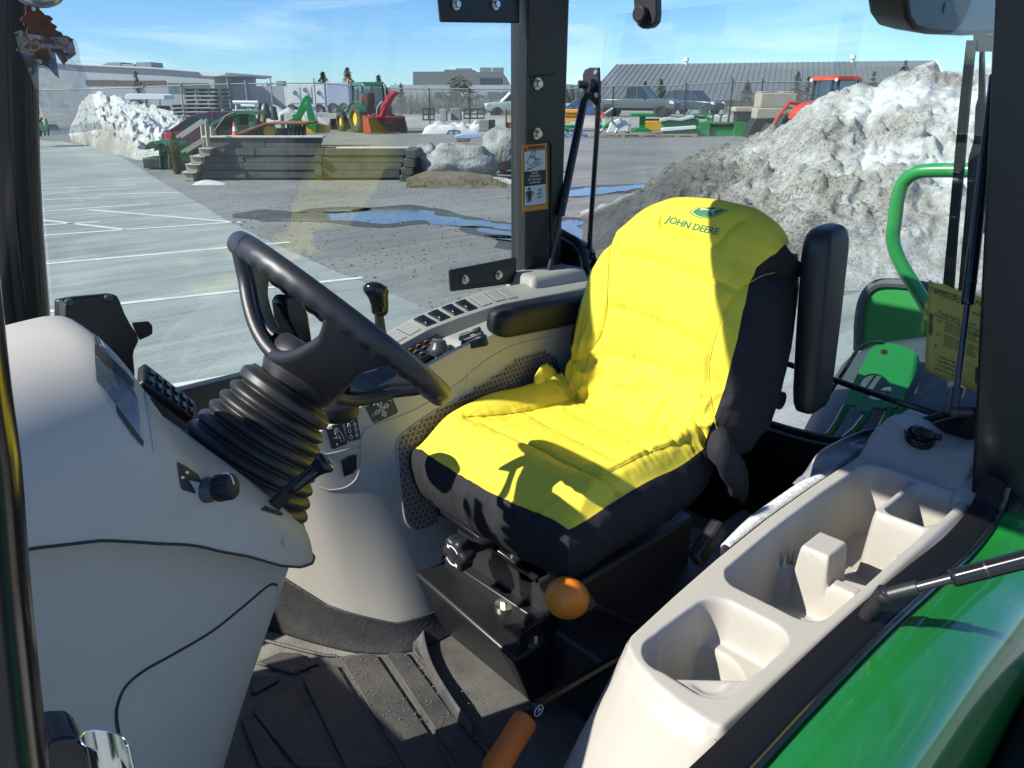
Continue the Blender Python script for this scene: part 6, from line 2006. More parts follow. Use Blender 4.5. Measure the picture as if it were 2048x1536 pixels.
def log(x0, y0, x1, y1, dep=.2, off=0.0, mt=None, parent=None, name='timber'):
    return bgbox(name, D0, x0, y0, x1, y1, dep, mt or M['timber'], parent or tw, bev=.012, off=off)
rows = [(297, 311), (312, 325), (326, 340), (341, 356)]
rnd = random.Random(4)
for k, (a, b) in enumerate(rows):
    xs = [402, 520 + rnd.randint(-40, 40), 660 + rnd.randint(-30, 30), 812 - k * 4 + (0 if k else 0)]
    for x0, x1 in zip(xs[:-1], xs[1:]):
        log(x0 + .6, a, x1 - .4, b, off=rnd.uniform(-.03, .02))
for a, b, x1 in ((276, 286, 643), (286.5, 296.5, 640)):
    log(408, a, 530, b, off=.05); log(531, a, x1, b, off=.06)
log(404, 272, 646, 276, .28, off=0, mt=M['cap_wood'], name='cap_board')
log(672, 294.5, 818, 298, .26, off=-.01, mt=M['cap_wood'], name='cap_board')
for q in ((629, 312, 643, 323), (630, 340, 644, 352)):
    log(*q, dep=.3, off=-.12)
for q in ((812, 300, 832, 317, 1.4), (808, 318, 829, 335, 1.2), (803, 336, 826, 350, 1.0), (800, 351, 822, 364, .9)):
    log(q[0], q[1], q[2], q[3], dep=q[4], off=-.35)
# earth fill behind the wall
f0, f1 = deep(404, 297, D0 + .3), deep(830, 297, D0 + .3)
zf = deep(700, 300, D0 + .2).z - .03
m = MB(); m.hexa([Vector((p.x, p.y, -.1)) for p in (f0, f1, f1 + F2 * 5, f0 + F2 * 9)] + [Vector((f0.x, f0.y, zf + .25)), Vector((f1.x, f1.y, zf)), Vector((*(f1 + F2 * 4)[:2], -.02)), Vector((*(f0 + F2 * 8)[:2], -.02))])
tag(m.build('gravel_bank', M['gravel'], None, smooth=0), kind='structure')
stp = thing('wooden_steps', 'pale wooden steps with a sloping handrail at the left end of the timber wall', 'steps', ground(388, 358))
for q in ((366, 344, 387, 361), (373, 328, 395, 343), (382, 312, 404, 327), (399, 296, 419, 311)):
    bgbox('riser', D0 - .25, q[0], q[1] + 2.2, q[2], q[3], .9, M['pale_wood'], stp)
    bgbox('tread', D0 - .3, q[0] - 3, q[1], q[2] + 5, q[1] + 2.2, 1.0, M['cap_wood'], stp)
def bar(a, b, D, r, mt, parent, name, n=4, D2=None):
    m = MB(); m.cyl(deep(*a, D), deep(*b, D2 or D), r, n=n); return m.build(name, mt, parent, smooth=0)
for dD, ox in ((-.2, 0), (.7, -9)):
    bar((362 + ox, 274), (414 + ox, 239), D0 + dD, .045, M['cap_wood'], stp, 'handrail')
    bar((372 + ox, 304), (412 + ox, 279), D0 + dD, .045, M['pale_wood'], stp, 'handrail')
    bar((412 + ox, 241), (417 + ox, 292), D0 + dD, .055, M['pale_wood'], stp, 'post')
bar((423, 253), (424, 273), D0 + .2, .05, M['pale_wood'], stp, 'post')
# cedar, boulders, dry grass
M['cedar'] = mat('cedar_leaf', (.15, .125, .02), .8, var=.5, vscale=2)
M['bark'] = mat('bark', (.09, .07, .055), .9, var=.3, vscale=5)
M['spruce'] = mat('spruce_needles', (.045, .054, .036), .85, var=.45, vscale=.6)
M['spruce2'] = mat('dull_needles', (.095, .088, .052), .85, var=.4, vscale=.6)
M['twig'] = mat('bare_twig', (.17, .155, .145), .9)
def leafy(name, base, h, r0, prof, n, size, mt, trunk_r, label, cat, group=None, seed=1, droop=.5):
    t = thing(name, label, cat, base, group)
    rr_ = random.Random(seed)
    m = MB(); m.cyl(base, base + Vector((0, 0, h * .96)), trunk_r, trunk_r * .15, n=6); m.build('trunk', M['bark'], t)
    m = MB()
    for k in range(n):
        f = rr_.random() ** .8
        rad = r0 * interp(f, *prof)
        lay = .72 + .28 * math.sin(f * h * 5.0 + seed)
        a = rr_.uniform(0, 6.283); q = rad * (rr_.random() ** .45) * lay
        c = base + Vector((q * math.cos(a), q * math.sin(a), f * h * .97 - q * .25))
        d = Vector((math.cos(a), math.sin(a), -droop * rr_.random())).normalized()
        s = size * rr_.uniform(.6, 1.4) * (1 - .55 * f); w = d.cross(Vector((rr_.uniform(-.6, .6), rr_.uniform(-.6, .6), 1))).normalized()
        m.add([c - d * s * .4 - w * s * .35, c - d * s * .4 + w * s * .35, c + d * s + w * s * .08, c + d * s - w * s * .08], [(0, 1, 2, 3)])
    m.build('crown', mt, t, smooth=0, fix=False)
    return t
b_ = ground(357, 348); b_.z = 0
hz = deep(357, 262, (b_ - CAM).dot(F2)).z
leafy('cedar_shrub', b_, hz, .21, ([0, .1, .4, .8, 1], [.5, .9, 1, .6, .1]), 1500, .07, M['cedar'], .03, 'narrow yellow-green cedar shrub left of the wooden steps', 'shrub', seed=3, droop=-.6)
M['rock'] = mat('grey_rock', (.10, .105, .10), .9, col2=(.34, .34, .32), vscale=1.6, bump=.9, bscale=12, detail=9)
def boulder(c, s, label, seed):
    V, Fc = [], []
    n, k = 40, 26
    P = np.zeros((n + 1, k, 3))
    for i in range(n + 1):
        for j in range(k):
            a = 2 * math.pi * i / n; ph = math.pi * (j + .001) / (k - 1) * .999
            d = Vector((math.sin(ph) * math.cos(a), math.sin(ph) * math.sin(a), math.cos(ph)))
            r = 1 + .30 * noise.noise(d * 1.3 + Vector((seed, 0, 0))) + .13 * noise.noise(d * 3.3 + Vector((0, seed, 0))) + .04 * noise.noise(d * 9)
            r = min(r, 1.12)
            P[i, j] = (RT * (d.x * s[0] * r) + F2 * (d.y * s[1] * r) + Vector((0, 0, d.z * s[2] * r))) + c
    return tag(grid_mesh('boulder', P, M['rock'], None, smooth=50), label, 'boulder')
boulder(deep(920, 325, 20.8), (.95, .7, .52), 'big grey boulder beside the end of the timber wall', 1.7)
boulder(deep(1015, 300, 22.5), (.75, .7, .60), 'pale rock half hidden behind the black post', 6.3)
boulder(deep(853, 322, 21.6), (.42, .6, .45), 'small brown rock between the timber wall and the boulder', 3.9)
M['straw'] = mat('dry_grass', (.24, .19, .085), .9, col2=(.15, .145, .045), vscale=2)
m = MB(); rnd = random.Random(9)
for k in range(2600):
    px = rnd.uniform(812, 1012); D = rnd.uniform(18.8, 20.3) + (px - 812) * .001
    c = deep(px, 340, D); hgt = .34 * (1 - abs((px - 905) / 115) ** 2) * (D - 18.7) / 1.6 + .01
    c.z = max(0, hgt * .55)
    d = Vector((rnd.uniform(-1, 1), rnd.uniform(-1, 1), rnd.uniform(.1, .7))).normalized() * rnd.uniform(.06, .17)
    w = d.cross(Vector((0, 0, 1))).normalized() * .008
    m.add([c - w, c + w, c + d], [(0, 1, 2)])
tag(m.build('dry_grass', M['straw'], None, smooth=0, fix=False), 'dry straw coloured grass at the foot of the boulder', 'grass', kind='stuff')
rows = []
for a in np.linspace(812, 1012, 30):
    row = []
    for D in np.linspace(18.7, 20.6, 10):
        p = deep(a, 340, D); p.z = max(.0, .30 * (1 - abs((a - 905) / 112) ** 2)) * (D - 18.7) / 1.6 + .02 * noise.noise(p * 3)
        row.append(tuple(p))
    rows.append(row)
tag(grid_mesh('earth_mound', np.array(rows), mat('brown_earth', (.13, .11, .075), .95, var=.35, vscale=3), None), kind='structure')
# ================================================================== FAR THINGS
M['tyre'] = mat('tyre_rubber', (.035, .035, .036), .85, var=.25, vscale=6)
M['rim_yellow'] = mat('yellow_rim', (.72, .42, .03), .5)
M['far_glass'] = mat('dark_window', (.03, .04, .045), .08, spec=.8)
M['far_black'] = mat('far_black', (.02, .02, .021), .6)
M['smv'] = mat('orange_triangle', (.85, .12, .03), .5)
M['red'] = mat('red_paint', (.27, .007, .018), .4, var=.15, vscale=3)
M['rust'] = mat('rusty_steel', (.28, .11, .045), .9, col2=(.16, .07, .035), vscale=4, bump=.5, bscale=60)
M['ora'] = mat('orange_paint', (.50, .055, .018), .4)
M['yel'] = mat('yellow_paint', (.70, .36, .03), .5, var=.1, vscale=3)
M['steel'] = mat('grey_steel', (.30, .31, .31), .5, .2, var=.15, vscale=3)
M['white'] = mat('white_panel', (.66, .67, .68), .6, var=.06, vscale=1.5)
M['far_white'] = mat('far_white_paint', (.70, .72, .72), .5)
M['block'] = mat('concrete_block', (.34, .30, .235), .9, var=.12, vscale=2)
M['pallet'] = mat('pallet_wood', (.30, .23, .15), .9, var=.35, vscale=2)
M['pallet_dark'] = mat('grey_pallet_wood', (.075, .07, .062), .9, var=.5, vscale=2)
M['blue'] = mat('blue_plastic', (.03, .14, .42), .5)
def wheel(parent, c, r, w, rimr, rim_mt, axis, n=30, lugs=0):
    """tyre with a rim sunk in it; axis is the unit outward axle direction"""
    axis = Vector(axis)
    T = Matrix.Translation(c) @ axis.to_track_quat('Z', 'Y').to_matrix().to_4x4()
    m = MB(); prof = [(rimr, -w * .5), (r * .86, -w * .5), (r * .97, -w * .42), (r, -w * .25), (r, w * .25), (r * .97, w * .42), (r * .86, w * .5), (rimr, w * .5), (rimr * .97, w * .2), (rimr * .97, -w * .5)]
    V, Fc = [], []
    for q in prof:
        for i in range(n):
            a = 2 * math.pi * i / n; V.append((q[0] * math.cos(a), q[0] * math.sin(a), q[1]))
    k_ = len(prof)
    for k in range(k_ - 1):
        for i in range(n): Fc.append((k * n + i, k * n + (i + 1) % n, (k + 1) * n + (i + 1) % n, (k + 1) * n + i))
    m.add(V, Fc, T)
    for k in range(lugs):
        a = 2 * math.pi * k / lugs
        for s_ in (-1, 1):
            A = a + (math.pi / lugs if s_ > 0 else 0)
            m.box((r * 1.0, 0, s_ * w * .25), (r * .07, r * .07, w * .46), 0, T @ Matrix.Rotation(A, 4, 'Z') @ Matrix.Rotation(s_ * .5, 4, 'X'))
    t_ = m.build('tyre', M['tyre'], parent, smooth=40)
    m = MB(); m.lathe([(rimr * .98, w * .18), (rimr * .90, w * .10), (rimr * .82, -w * .05), (rimr * .45, -w * .10), (rimr * .42, w * .10), (rimr * .2, w * .16), (.001, w * .16)], T, n); m.build('rim', rim_mt, parent, smooth=40)
    return t_
def tractor(name, label, base, heading, paint, roof_mt, rim_mt, sc=1.0, group=None, hood=True):
    t = thing(name, label, 'tractor', base, group)
    X = (RT * math.cos(heading) + F2 * math.sin(heading)).normalized(); Yv = Vector((-X.y, X.x, 0)); Zv = Vector((0, 0, 1))
    T = Matrix(((X.x, Yv.x, 0, base.x), (X.y, Yv.y, 0, base.y), (0, 0, 1, base.z), (0, 0, 0, 1))) @ Matrix.Scale(sc, 4)
    P = lambda *p: T @ Vector(p)
    for s_ in (-1, 1):
        w = thing('_w', None, None); bpy.data.objects.remove(w)
        wheel(t, P(0, s_ * .85, .80), .80 * sc, .48 * sc, .46 * sc, rim_mt, Yv * s_, 32, 18)
        wheel(t, P(2.35, s_ * .82, .58), .58 * sc, .36 * sc, .33 * sc, rim_mt, Yv * s_, 28, 16)
        m = MB(); ring = []
        for a in np.linspace(.35, 2.7, 14):
            ring.append([P(.92 * math.cos(a), s_ * .58, .80 + .92 * math.sin(a)), P(.92 * math.cos(a), s_ * 1.08, .80 + .92 * math.sin(a)), P(.89 * math.cos(a), s_ * 1.08, .80 + .89 * math.sin(a)), P(.89 * math.cos(a), s_ * .58, .80 + .89 * math.sin(a))])
        m.loft(ring); m.build('fender', paint, t, smooth=40)
    m = MB(); m.box((1.0, 0, .75), (2.6, .5, .5), 0, T).box((2.3, 0, .6), (.3, 1.3, .22), 0, T).box((0, 0, .8), (.35, 1.4, .35), 0, T); m.build('chassis', M['far_black'], t, bev=.03)
    m = MB()
    rings = []
    for x, h, w in ((.95, 1.78, .40), (1.5, 1.74, .40), (2.2, 1.62, .38), (2.75, 1.45, .35), (2.95, 1.25, .30)):
        rings.append([P(x, -w, .95), P(x, w, .95), P(x, w, h - .16), P(x, w * .7, h), P(x, -w * .7, h), P(x, -w, h - .16)])
    m.loft(rings); m.build('hood', paint, t, smooth=40, bev=.02)
    # cab
    corners = {(-1, -1): (-.55, -.72), (-1, 1): (-.55, .72), (1, -1): (.95, -.70), (1, 1): (.95, .70)}
    for (a, b), (x, y) in corners.items():
        m = MB(); m.cyl(P(x, y, 1.25), P(x * .92 + (.0 if a > 0 else -.02), y * .90, 2.62), .055 * sc, n=6); m.build('cab_post', M['far_black'], t)
    m = MB(); m.hexa([P(-.50, -.66, 1.35), P(.90, -.66, 1.35), P(.90, .66, 1.35), P(-.50, .66, 1.35), P(-.46, -.60, 2.6), P(.83, -.60, 2.6), P(.83, .60, 2.6), P(-.46, .60, 2.6)]); m.build('cab_glass', M['cabglass'], t, smooth=0)
    m = MB(); m.box((.2, 0, 1.2), (1.45, 1.36, .3), 0, T); m.build('cab_base', M['far_black'], t, bev=.02)
    m = MB(); m.hexa([P(-.75, -.80, 2.60), P(1.12, -.78, 2.60), P(1.12, .78, 2.60), P(-.75, .80, 2.60), P(-.62, -.66, 2.80), P(.95, -.62, 2.79), P(.95, .62, 2.79), P(-.62, .66, 2.80)]); m.build('roof', roof_mt, t, bev=.05, seg=3)
    m = MB(); m.box((.0, 0, 1.75), (.5, .5, .9), 0, T); m.build('operator_seat', M['far_black'], t, bev=.05)
    for s_ in (-1, 1):
        m = MB(); m.cyl(P(-.78, s_ * .66, 2.62), P(-.72, s_ * .66, 2.62), .07 * sc, n=10); m.build('work_lamp', M['far_white'], t)
        m = MB(); m.cyl(P(1.13, s_ * .66, 2.62), P(1.07, s_ * .66, 2.62), .07 * sc, n=10); m.build('work_lamp', M['far_white'], t)
    return t, P, Yv, X
M['cabglass'] = glass_mat('far_cab_glass', (.55, .68, .68), 2.2)
# green tractor with a red snowblower behind it
D1 = depth_of(266)
rb = deep(722, 266, D1 + .5); rb.z = 0
hd = math.atan2(.82, -.57)
t, P, Yv, Xv = tractor('utility_tractor', 'green tractor with yellow wheels, hitched to the red snowblower', rb + (RT * .55 + F2 * .35), hd, M['green_dark'], M['green_dark'], M['rim_yellow'], .98, 'tractors in the yard')
m = MB(); tri = [P(-.80, .52, 1.75), P(-.80, .98, 1.75), P(-.80, .75, 2.20)]; m.add(tri + [p - Xv * .03 for p in tri], [(0, 1, 2), (5, 4, 3), (0, 3, 4, 1), (1, 4, 5, 2), (2, 5, 3, 0)]); m.build('slow_vehicle_triangle', M['smv'], t, smooth=0)
m = MB(); m.cyl(P(.9, .86, 2.75), P(.9, .86, 3.0), .09, n=10); m.build('beacon', mat('orange_beacon', (.8, .22, .02), .4), t)
m = MB(); m.cyl(P(.9, .86, 2.5), P(.9, .86, 2.76), .02, n=6); m.build('beacon_stalk', M['far_black'], t)
m = MB(); m.box((1.9, .41, 1.45), (1.3, .02, .08), 0, Matrix(((Xv.x, Yv.x, 0, rb.x + .55 * RT.x + .35 * F2.x), (Xv.y, Yv.y, 0, rb.y + .55 * RT.y + .35 * F2.y), (0, 0, 1, 0), (0, 0, 0, 1)))); m.build('hood_stripe', M['yel'], t, smooth=0)
for s_ in (-1, 1):
    m = MB(); m.tube([P(1.2, s_ * .55, 1.5), P(2.4, s_ * .55, 1.45), P(3.3, s_ * .55, .9), P(3.7, s_ * .55, .4)], .07, 6); m.build('loader_arm', M['green_dark'], t)
m = MB(); m.hexa([P(3.7, -1.0, .05), P(4.3, -1.0, .05), P(4.3, 1.0, .05), P(3.7, 1.0, .05), P(3.65, -1.0, .7), P(3.75, -1.0, .7), P(3.75, 1.0, .7), P(3.65, 1.0, .7)]); m.build('loader_bucket', M['far_black'], t)
sbt = thing('snowblower', 'red rear mounted snowblower with a raised discharge chute', 'snowblower', P(-1.9, 0, 0))
Hh = .92
m = MB(); m.hexa([P(-1.45, -1.22, .05), P(-1.35, -1.22, .05), P(-1.35, 1.10, .05), P(-1.45, 1.10, .05), P(-1.45, -1.22, Hh), P(-1.35, -1.22, Hh), P(-1.35, 1.10, Hh), P(-1.45, 1.10, Hh)]); m.build('back_plate', M['red'], sbt, bev=.02)
m = MB(); m.hexa([P(-2.15, -1.22, Hh - .08), P(-1.40, -1.22, Hh - .02), P(-1.40, 1.10, Hh - .02), P(-2.15, 1.10, Hh - .08), P(-2.10, -1.22, Hh), P(-1.42, -1.22, Hh + .06), P(-1.42, 1.10, Hh + .06), P(-2.10, 1.10, Hh)]); m.build('top_plate', M['red'], sbt, bev=.015)
for y in (-1.22, 1.10):
    q = [(-1.40, .02), (-2.25, .02), (-2.38, .22), (-2.18, .62), (-2.02, Hh + .02), (-1.40, Hh + .08)]
    m = MB(); A = [P(x, y, z) for x, z in q]; B_ = [P(x, y + .05, z) for x, z in q]
    m.add(A + B_, [tuple(range(6)), tuple(range(11, 5, -1))] + [(i, (i + 1) % 6, 6 + (i + 1) % 6, 6 + i) for i in range(6)]); m.build('side_plate', M['red'], sbt, bev=.012)
for z in (.36,):
    m = MB(); m.cyl(P(-1.85, -1.2, z), P(-1.85, 1.1, z), .07, n=10)
    m.build('auger_shaft', M['far_black'], sbt)
    V = [P(-1.85 + .30 * math.cos(a * 9), -1.15 + 2.2 * a, z + .30 * math.sin(a * 9)) for a in np.linspace(0, 1, 90)]
    m = MB(); m.tube(V, .04, 5); m.build('auger_flight', M['red'], sbt)
for y in (-.7, -.2, .3, .8):
    m = MB(); m.hexa([P(-2.12, y, Hh + .01), P(-1.44, y, Hh + .05), P(-1.44, y + .05, Hh + .05), P(-2.12, y + .05, Hh + .01), P(-2.12, y, Hh + .05), P(-1.44, y, Hh + .16), P(-1.44, y + .05, Hh + .16), P(-2.12, y + .05, Hh + .05)]); m.build('rib', M['red'], sbt)
rings = []
for (x, z, w) in ((-1.55, Hh, .20), (-1.55, 1.35, .19), (-1.62, 1.65, .18), (-1.80, 1.95, .18), (-2.15, 2.2, .19)):
    y = -.05 - (z - Hh) * .45
    rings.append([P(x - w, y - w, z), P(x - w, y + w, z), P(x + w, y + w, z + .12), P(x + w, y - w, z + .12)])
m = MB(); m.loft(rings); m.build('chute', M['red'], sbt, bev=.02)
m = MB(); m.tube([P(-1.3, .25, Hh), P(-1.5, .2, 1.5), P(-1.7, 0.0, 1.75)], .05, 6); m.build('chute_arm', M['steel'], sbt)
# orange tractor behind the right snow bank
rb = deep(1662, 270, 40); rb.z = 0
t2, P2, Y2, X2 = tractor('utility_tractor', 'orange tractor with a glazed cab behind the tall snow bank', rb, math.atan2(-.55, -.83), M['ora'], M['ora'], M['rim_yellow'], 1.04, 'tractors in the yard')
for s_ in (-1, 1):
    m = MB(); m.tube([P2(1.1, s_ * .6, 1.55), P2(2.6, s_ * .6, 1.65), P2(3.3, s_ * .6, 1.0), P2(3.6, s_ * .6, .5)], .085, 6); m.build('loader_arm', M['ora'], t2)
m = MB(); m.hexa([P2(3.5, -1.0, .05), P2(4.2, -1.0, .05), P2(4.2, 1.0, .05), P2(3.5, 1.0, .05), P2(3.5, -1.0, .75), P2(3.6, -1.0, .75), P2(3.6, 1.0, .75), P2(3.5, 1.0, .75)]); m.build('loader_bucket', M['far_black'], t2)
sil = [(1478, 276), (1500, 272), (1540, 256), (1560, 243), (1580, 226), (1600, 210), (1620, 202), (1650, 186), (1680, 184), (1705, 192), (1740, 215), (1780, 260)]
bank('dirt_pile', 'dark pile of gravelly plowed snow in front of the orange tractor', (1480, 1780), sil, 23, ([1480, 1780], [26, 25]), 3, 70, 50, M['snow_dirty'], lambda x, f, p: .85, .25, 4.0)['category'] = 'dirt pile'

# ---- cars and trucks
def car(name, label, cat, base, heading, L_, H_, Wd, paint, kind, group=None):
    t = thing(name, label, cat, base, group)
    X = (RT * math.cos(heading) + F2 * math.sin(heading)).normalized(); Yv = Vector((-X.y, X.x, 0))
    T = Matrix(((X.x, Yv.x, 0, base.x), (X.y, Yv.y, 0, base.y), (0, 0, 1, base.z), (0, 0, 0, 1)))
    P = lambda x, y, z: T @ Vector((x * L_, y * Wd, z * H_))
    if kind == 'pickup':
        low = [(-.5, .30, .56), (-.49, .28, .60), (-.10, .28, .60), (.0, .28, .60), (.20, .28, .60), (.24, .28, .60), (.42, .28, .58), (.48, .26, .54), (.5, .30, .48)]
        gh = [(-.10, .60), (-.085, .95), (-.04, 1.0), (.06, 1.0), (.10, .98), (.22, .60)]
    elif kind == 'suv':
        low = [(-.5, .30, .50), (-.48, .22, .60), (-.2, .20, .60), (.1, .20, .60), (.2, .20, .58), (.40, .20, .55), (.47, .22, .50), (.5, .30, .42)]
        gh = [(-.485, .58), (-.40, .95), (-.30, 1.0), (.0, 1.0), (.06, .97), (.21, .58)]
    else:
        low = [(-.5, .28, .58), (-.48, .2, .66), (-.3, .18, .66), (.1, .18, .64), (.22, .18, .62), (.42, .18, .52), (.48, .2, .46), (.5, .28, .40)]
        gh = [(-.44, .64), (-.28, .93), (-.18, 1.0), (.0, 1.0), (.05, .98), (.22, .62)]
    rings = []
    for x, z0, z1 in low:
        k = 1 - .10 * (abs(x) / .5) ** 6
        rings.append([P(x, -.47 * k, z0), P(x, -.5 * k, (z0 + z1) * .5), P(x, -.48 * k, z1 - .03), P(x, -.44 * k, z1), P(x, .44 * k, z1), P(x, .48 * k, z1 - .03), P(x, .5 * k, (z0 + z1) * .5), P(x, .47 * k, z0)])
    m = MB(); m.loft(rings); m.build('body', paint, t, smooth=40, bev=.03)
    n = len(gh)
    A = [P(x, -.44 + .07 * (z - .58) / .42, z) for x, z in gh]; B = [P(x, .44 - .07 * (z - .58) / .42, z) for x, z in gh]
    m = MB(); m.add(A + B, [tuple(range(n)), tuple(range(2 * n - 1, n - 1, -1))] + [(i, (i + 1) % n, n + (i + 1) % n, n + i) for i in range(n)]); m.build('cabin_glass', M['far_glass'], t, smooth=20)
    rf = [q for q in gh if q[1] > .9]
    m = MB(); rings = [[P(x, -.385, z - .03), P(x, -.36, z + .012), P(x, .36, z + .012), P(x, .385, z - .03)] for x, z in rf]; m.loft(rings); m.build('roof', paint, t, smooth=40, bev=.015)
    mids = (.045,) if kind == 'pickup' else (-.14, .05) if kind == 'car' else (-.27, -.07, .08)
    for s_ in (-1, 1):
        for (a, b) in list(zip(gh[:1], gh[1:2])) + list(zip(gh[-2:-1], gh[-1:])):
            m = MB(); m.cyl(P(a[0], s_ * (.44 - .07 * (a[1] - .58) / .42), a[1]), P(b[0], s_ * (.44 - .07 * (b[1] - .58) / .42), b[1]), .045, n=5); m.build('window_post', paint, t)
        for x in mids:
            m = MB(); m.cyl(P(x, s_ * .445, .58), P(x - .01, s_ * .375, .985), .05, n=5); m.build('window_post', paint, t)
        for x in ((-.30, .31) if kind != 'pickup' else (-.31, .33)):
            r = .19 * H_ if kind != 'car' else .22 * H_
            c = T @ Vector((x * L_, s_ * Wd * .44, r))
            m = MB(); m.cyl(c - Yv * s_ * .04, c + Yv * s_ * .075, r * 1.18, n=20); m.build('wheel_arch', M['far_black'], t)
            wheel(t, c + Yv * s_ * .03, r, .22, r * .64, M['steel'], Yv * s_, 22)
        m = MB(); m.box((.12 * L_, s_ * Wd * .53, .66 * H_), (.12, .12, .12), 0, T); m.build('wing_mirror', M['far_black'], t, bev=.03)
        m = MB(); m.hexa([P(.46, s_ * .34, .44), P(.505, s_ * .34, .40), P(.49, s_ * .475, .42), P(.44, s_ * .485, .44), P(.455, s_ * .34, .53), P(.495, s_ * .34, .50), P(.48, s_ * .465, .51), P(.43, s_ * .475, .54)]); m.build('headlight', M['far_white'], t, bev=.01)
        m = MB(); m.hexa([P(-.505, s_ * .36, .42), P(-.46, s_ * .40, .42), P(-.40, s_ * .495, .42), P(-.47, s_ * .49, .42), P(-.50, s_ * .36, .60), P(-.46, s_ * .38, .60), P(-.42, s_ * .475, .60), P(-.47, s_ * .47, .60)]); m.build('tail_light', mat('tail_red', (.6, .02, .03), .3), t, bev=.01)
    m = MB(); m.hexa([P(.47, -.32, .26), P(.51, -.32, .28), P(.51, .32, .28), P(.47, .32, .26), P(.47, -.32, .47), P(.503, -.32, .46), P(.503, .32, .46), P(.47, .32, .47)]); m.build('grille', M['far_black'], t, bev=.01)
    m = MB(); m.hexa([P(-.49, -.40, .20), P(.49, -.40, .20), P(.49, .40, .20), P(-.49, .40, .20), P(-.49, -.42, .30), P(.49, -.42, .30), P(.49, .42, .30), P(-.49, .42, .30)]); m.build('underbody', M['far_black'], t, bev=.01)
    if kind == 'pickup':
        m = MB(); m.hexa([P(-.46, -.38, .55), P(-.12, -.38, .55), P(-.12, .38, .55), P(-.46, .38, .55), P(-.46, -.38, .603), P(-.12, -.38, .603), P(-.12, .38, .603), P(-.46, .38, .603)]); m.build('cargo_bed', M['far_black'], t)
    return t
paint = lambda n, c: mat(n, c, .28, coat=.6)
def gpos(px, D):
    p = deep(px, 300, D); p.z = 0; return p
car('pickup_truck', 'grey crew cab pickup truck parked behind the chain-link fence', 'pickup truck', gpos(1268, 58) + Vector((0, 0, .6)), -.42, 5.9, 2.02, 2.0, paint('grey_car_paint', (.11, .13, .14)), 'pickup', 'vehicles parked beyond the fence')
car('parked_car', 'dark blue sport utility car parked right of the grey pickup', 'car', gpos(1380, 64) + Vector((0, 0, .6)), -.75, 4.6, 1.78, 1.9, paint('dark_blue_paint', (.02, .035, .065)), 'suv', 'vehicles parked beyond the fence')
car('parked_car', 'silver sport utility car half hidden by the black post', 'car', gpos(1030, 62) + Vector((0, 0, .55)), .12 + math.pi, 4.7, 1.75, 1.9, paint('silver_paint', (.42, .46, .47)), 'suv', 'vehicles parked beyond the fence')
car('parked_car', 'dark blue car beside the black gas strut of the rear window', 'car', gpos(1160, 62) + Vector((0, 0, .3)), 2.9, 4.4, 1.45, 1.8, paint('blue_car_paint', (.02, .07, .20)), 'car', 'vehicles parked beyond the fence')
car('parked_car', 'maroon car with bright red tail light behind the wooden steps', 'car', gpos(482, 27.0), .25, 4.6, 1.55, 1.85, paint('maroon_paint', (.10, .008, .018)), 'car')

# ---- buildings
def vstrip(parent, D, xs, y0, y1, mt, name, off=-.05, dep=.1):
    for x0, x1 in xs:
        bgbox(name, D, x0, y0, x1, y1, dep, mt, parent, off=off)
M['clad'] = mat('pale_cladding', (.40, .41, .42), .7, var=.05, vscale=.3)
M['clad_grey'] = mat('grey_cladding', (.15, .155, .16), .7, var=.06, vscale=.3)
M['brown_band'] = mat('brown_band', (.13, .10, .085), .7)
M['hvac'] = mat('hvac_grey', (.22, .23, .23), .6, var=.1, vscale=1)
DB = 86
wb = thing('flat_roofed_building', 'long white flat roofed building with a canopy at the far left', 'building', gpos(300, DB))
def poly_wall(parent, D, pts, dep, mt, name):
    A = [deep(x, y, D) for x, y in pts]; B = [p + F2 * dep for p in A]; n = len(A)
    m = MB(); m.add(A + B, [tuple(range(n)), tuple(range(2 * n - 1, n - 1, -1))] + [(i, (i + 1) % n, n + (i + 1) % n, n + i) for i in range(n)]); return m.build(name, mt, parent, smooth=0)
poly_wall(wb, DB, [(40, 236), (40, 120), (160, 130), (310, 137), (428, 146), (431, 236)], 14, M['clad'], 'wall')
poly_wall(wb, DB - .3, [(40, 117.5), (160, 128), (310, 135), (428, 144.2), (428, 146.5), (310, 137.6), (160, 130.6), (40, 120.5)], 15, M['white'], 'parapet')
poly_wall(wb, DB - 3, [(396, 142.5), (451, 145), (451, 149), (432, 152.5), (404, 151)], 16, M['white'], 'canopy_roof')
vstrip(wb, DB, [(172, 208), (210, 236)], 160, 171, M['brown_band'], 'window_band'); vstrip(wb, DB, [(238, 270), (272, 302), (304, 332)], 161, 171, M['brown_band'], 'window_band')
M['greenglass'] = mat('green_tinted_window', (.10, .16, .15), .15, spec=.7)
vstrip(wb, DB, [(338, 352), (354, 370), (372, 388), (390, 406), (408, 420)], 166, 186, M['greenglass'], 'window')
for q in ((214, 124.5, 244, 135), (246, 128, 272, 137), (274, 124, 305, 139), (205, 128, 213, 134)):
    bgbox('rooftop_unit', DB + 4, q[0], q[1], q[2], q[3] + 4, 3, M['hvac'], wb, bev=.05)
DB = 98
gb = thing('office_building', 'two storey grey office building with a strip of dark windows behind the tractor', 'building', gpos(910, DB))
bgbox('lower_wall', DB, 784, 170, 1100, 236, 16, M['clad'], gb)
poly_wall(gb, DB + 1, [(826, 172), (826, 143.5), (888, 143), (890, 139), (948, 140), (950, 144), (1004, 144), (1013, 155), (1022, 172)], 14, M['clad_grey'], 'upper_wall')
for q in ((960, 135, 982, 144), (985, 135, 1007, 144), (912, 136.5, 942, 141)):
    bgbox('rooftop_unit', DB + 5, q[0], q[1], q[2], q[3] + 2, 3, M['hvac'], gb)
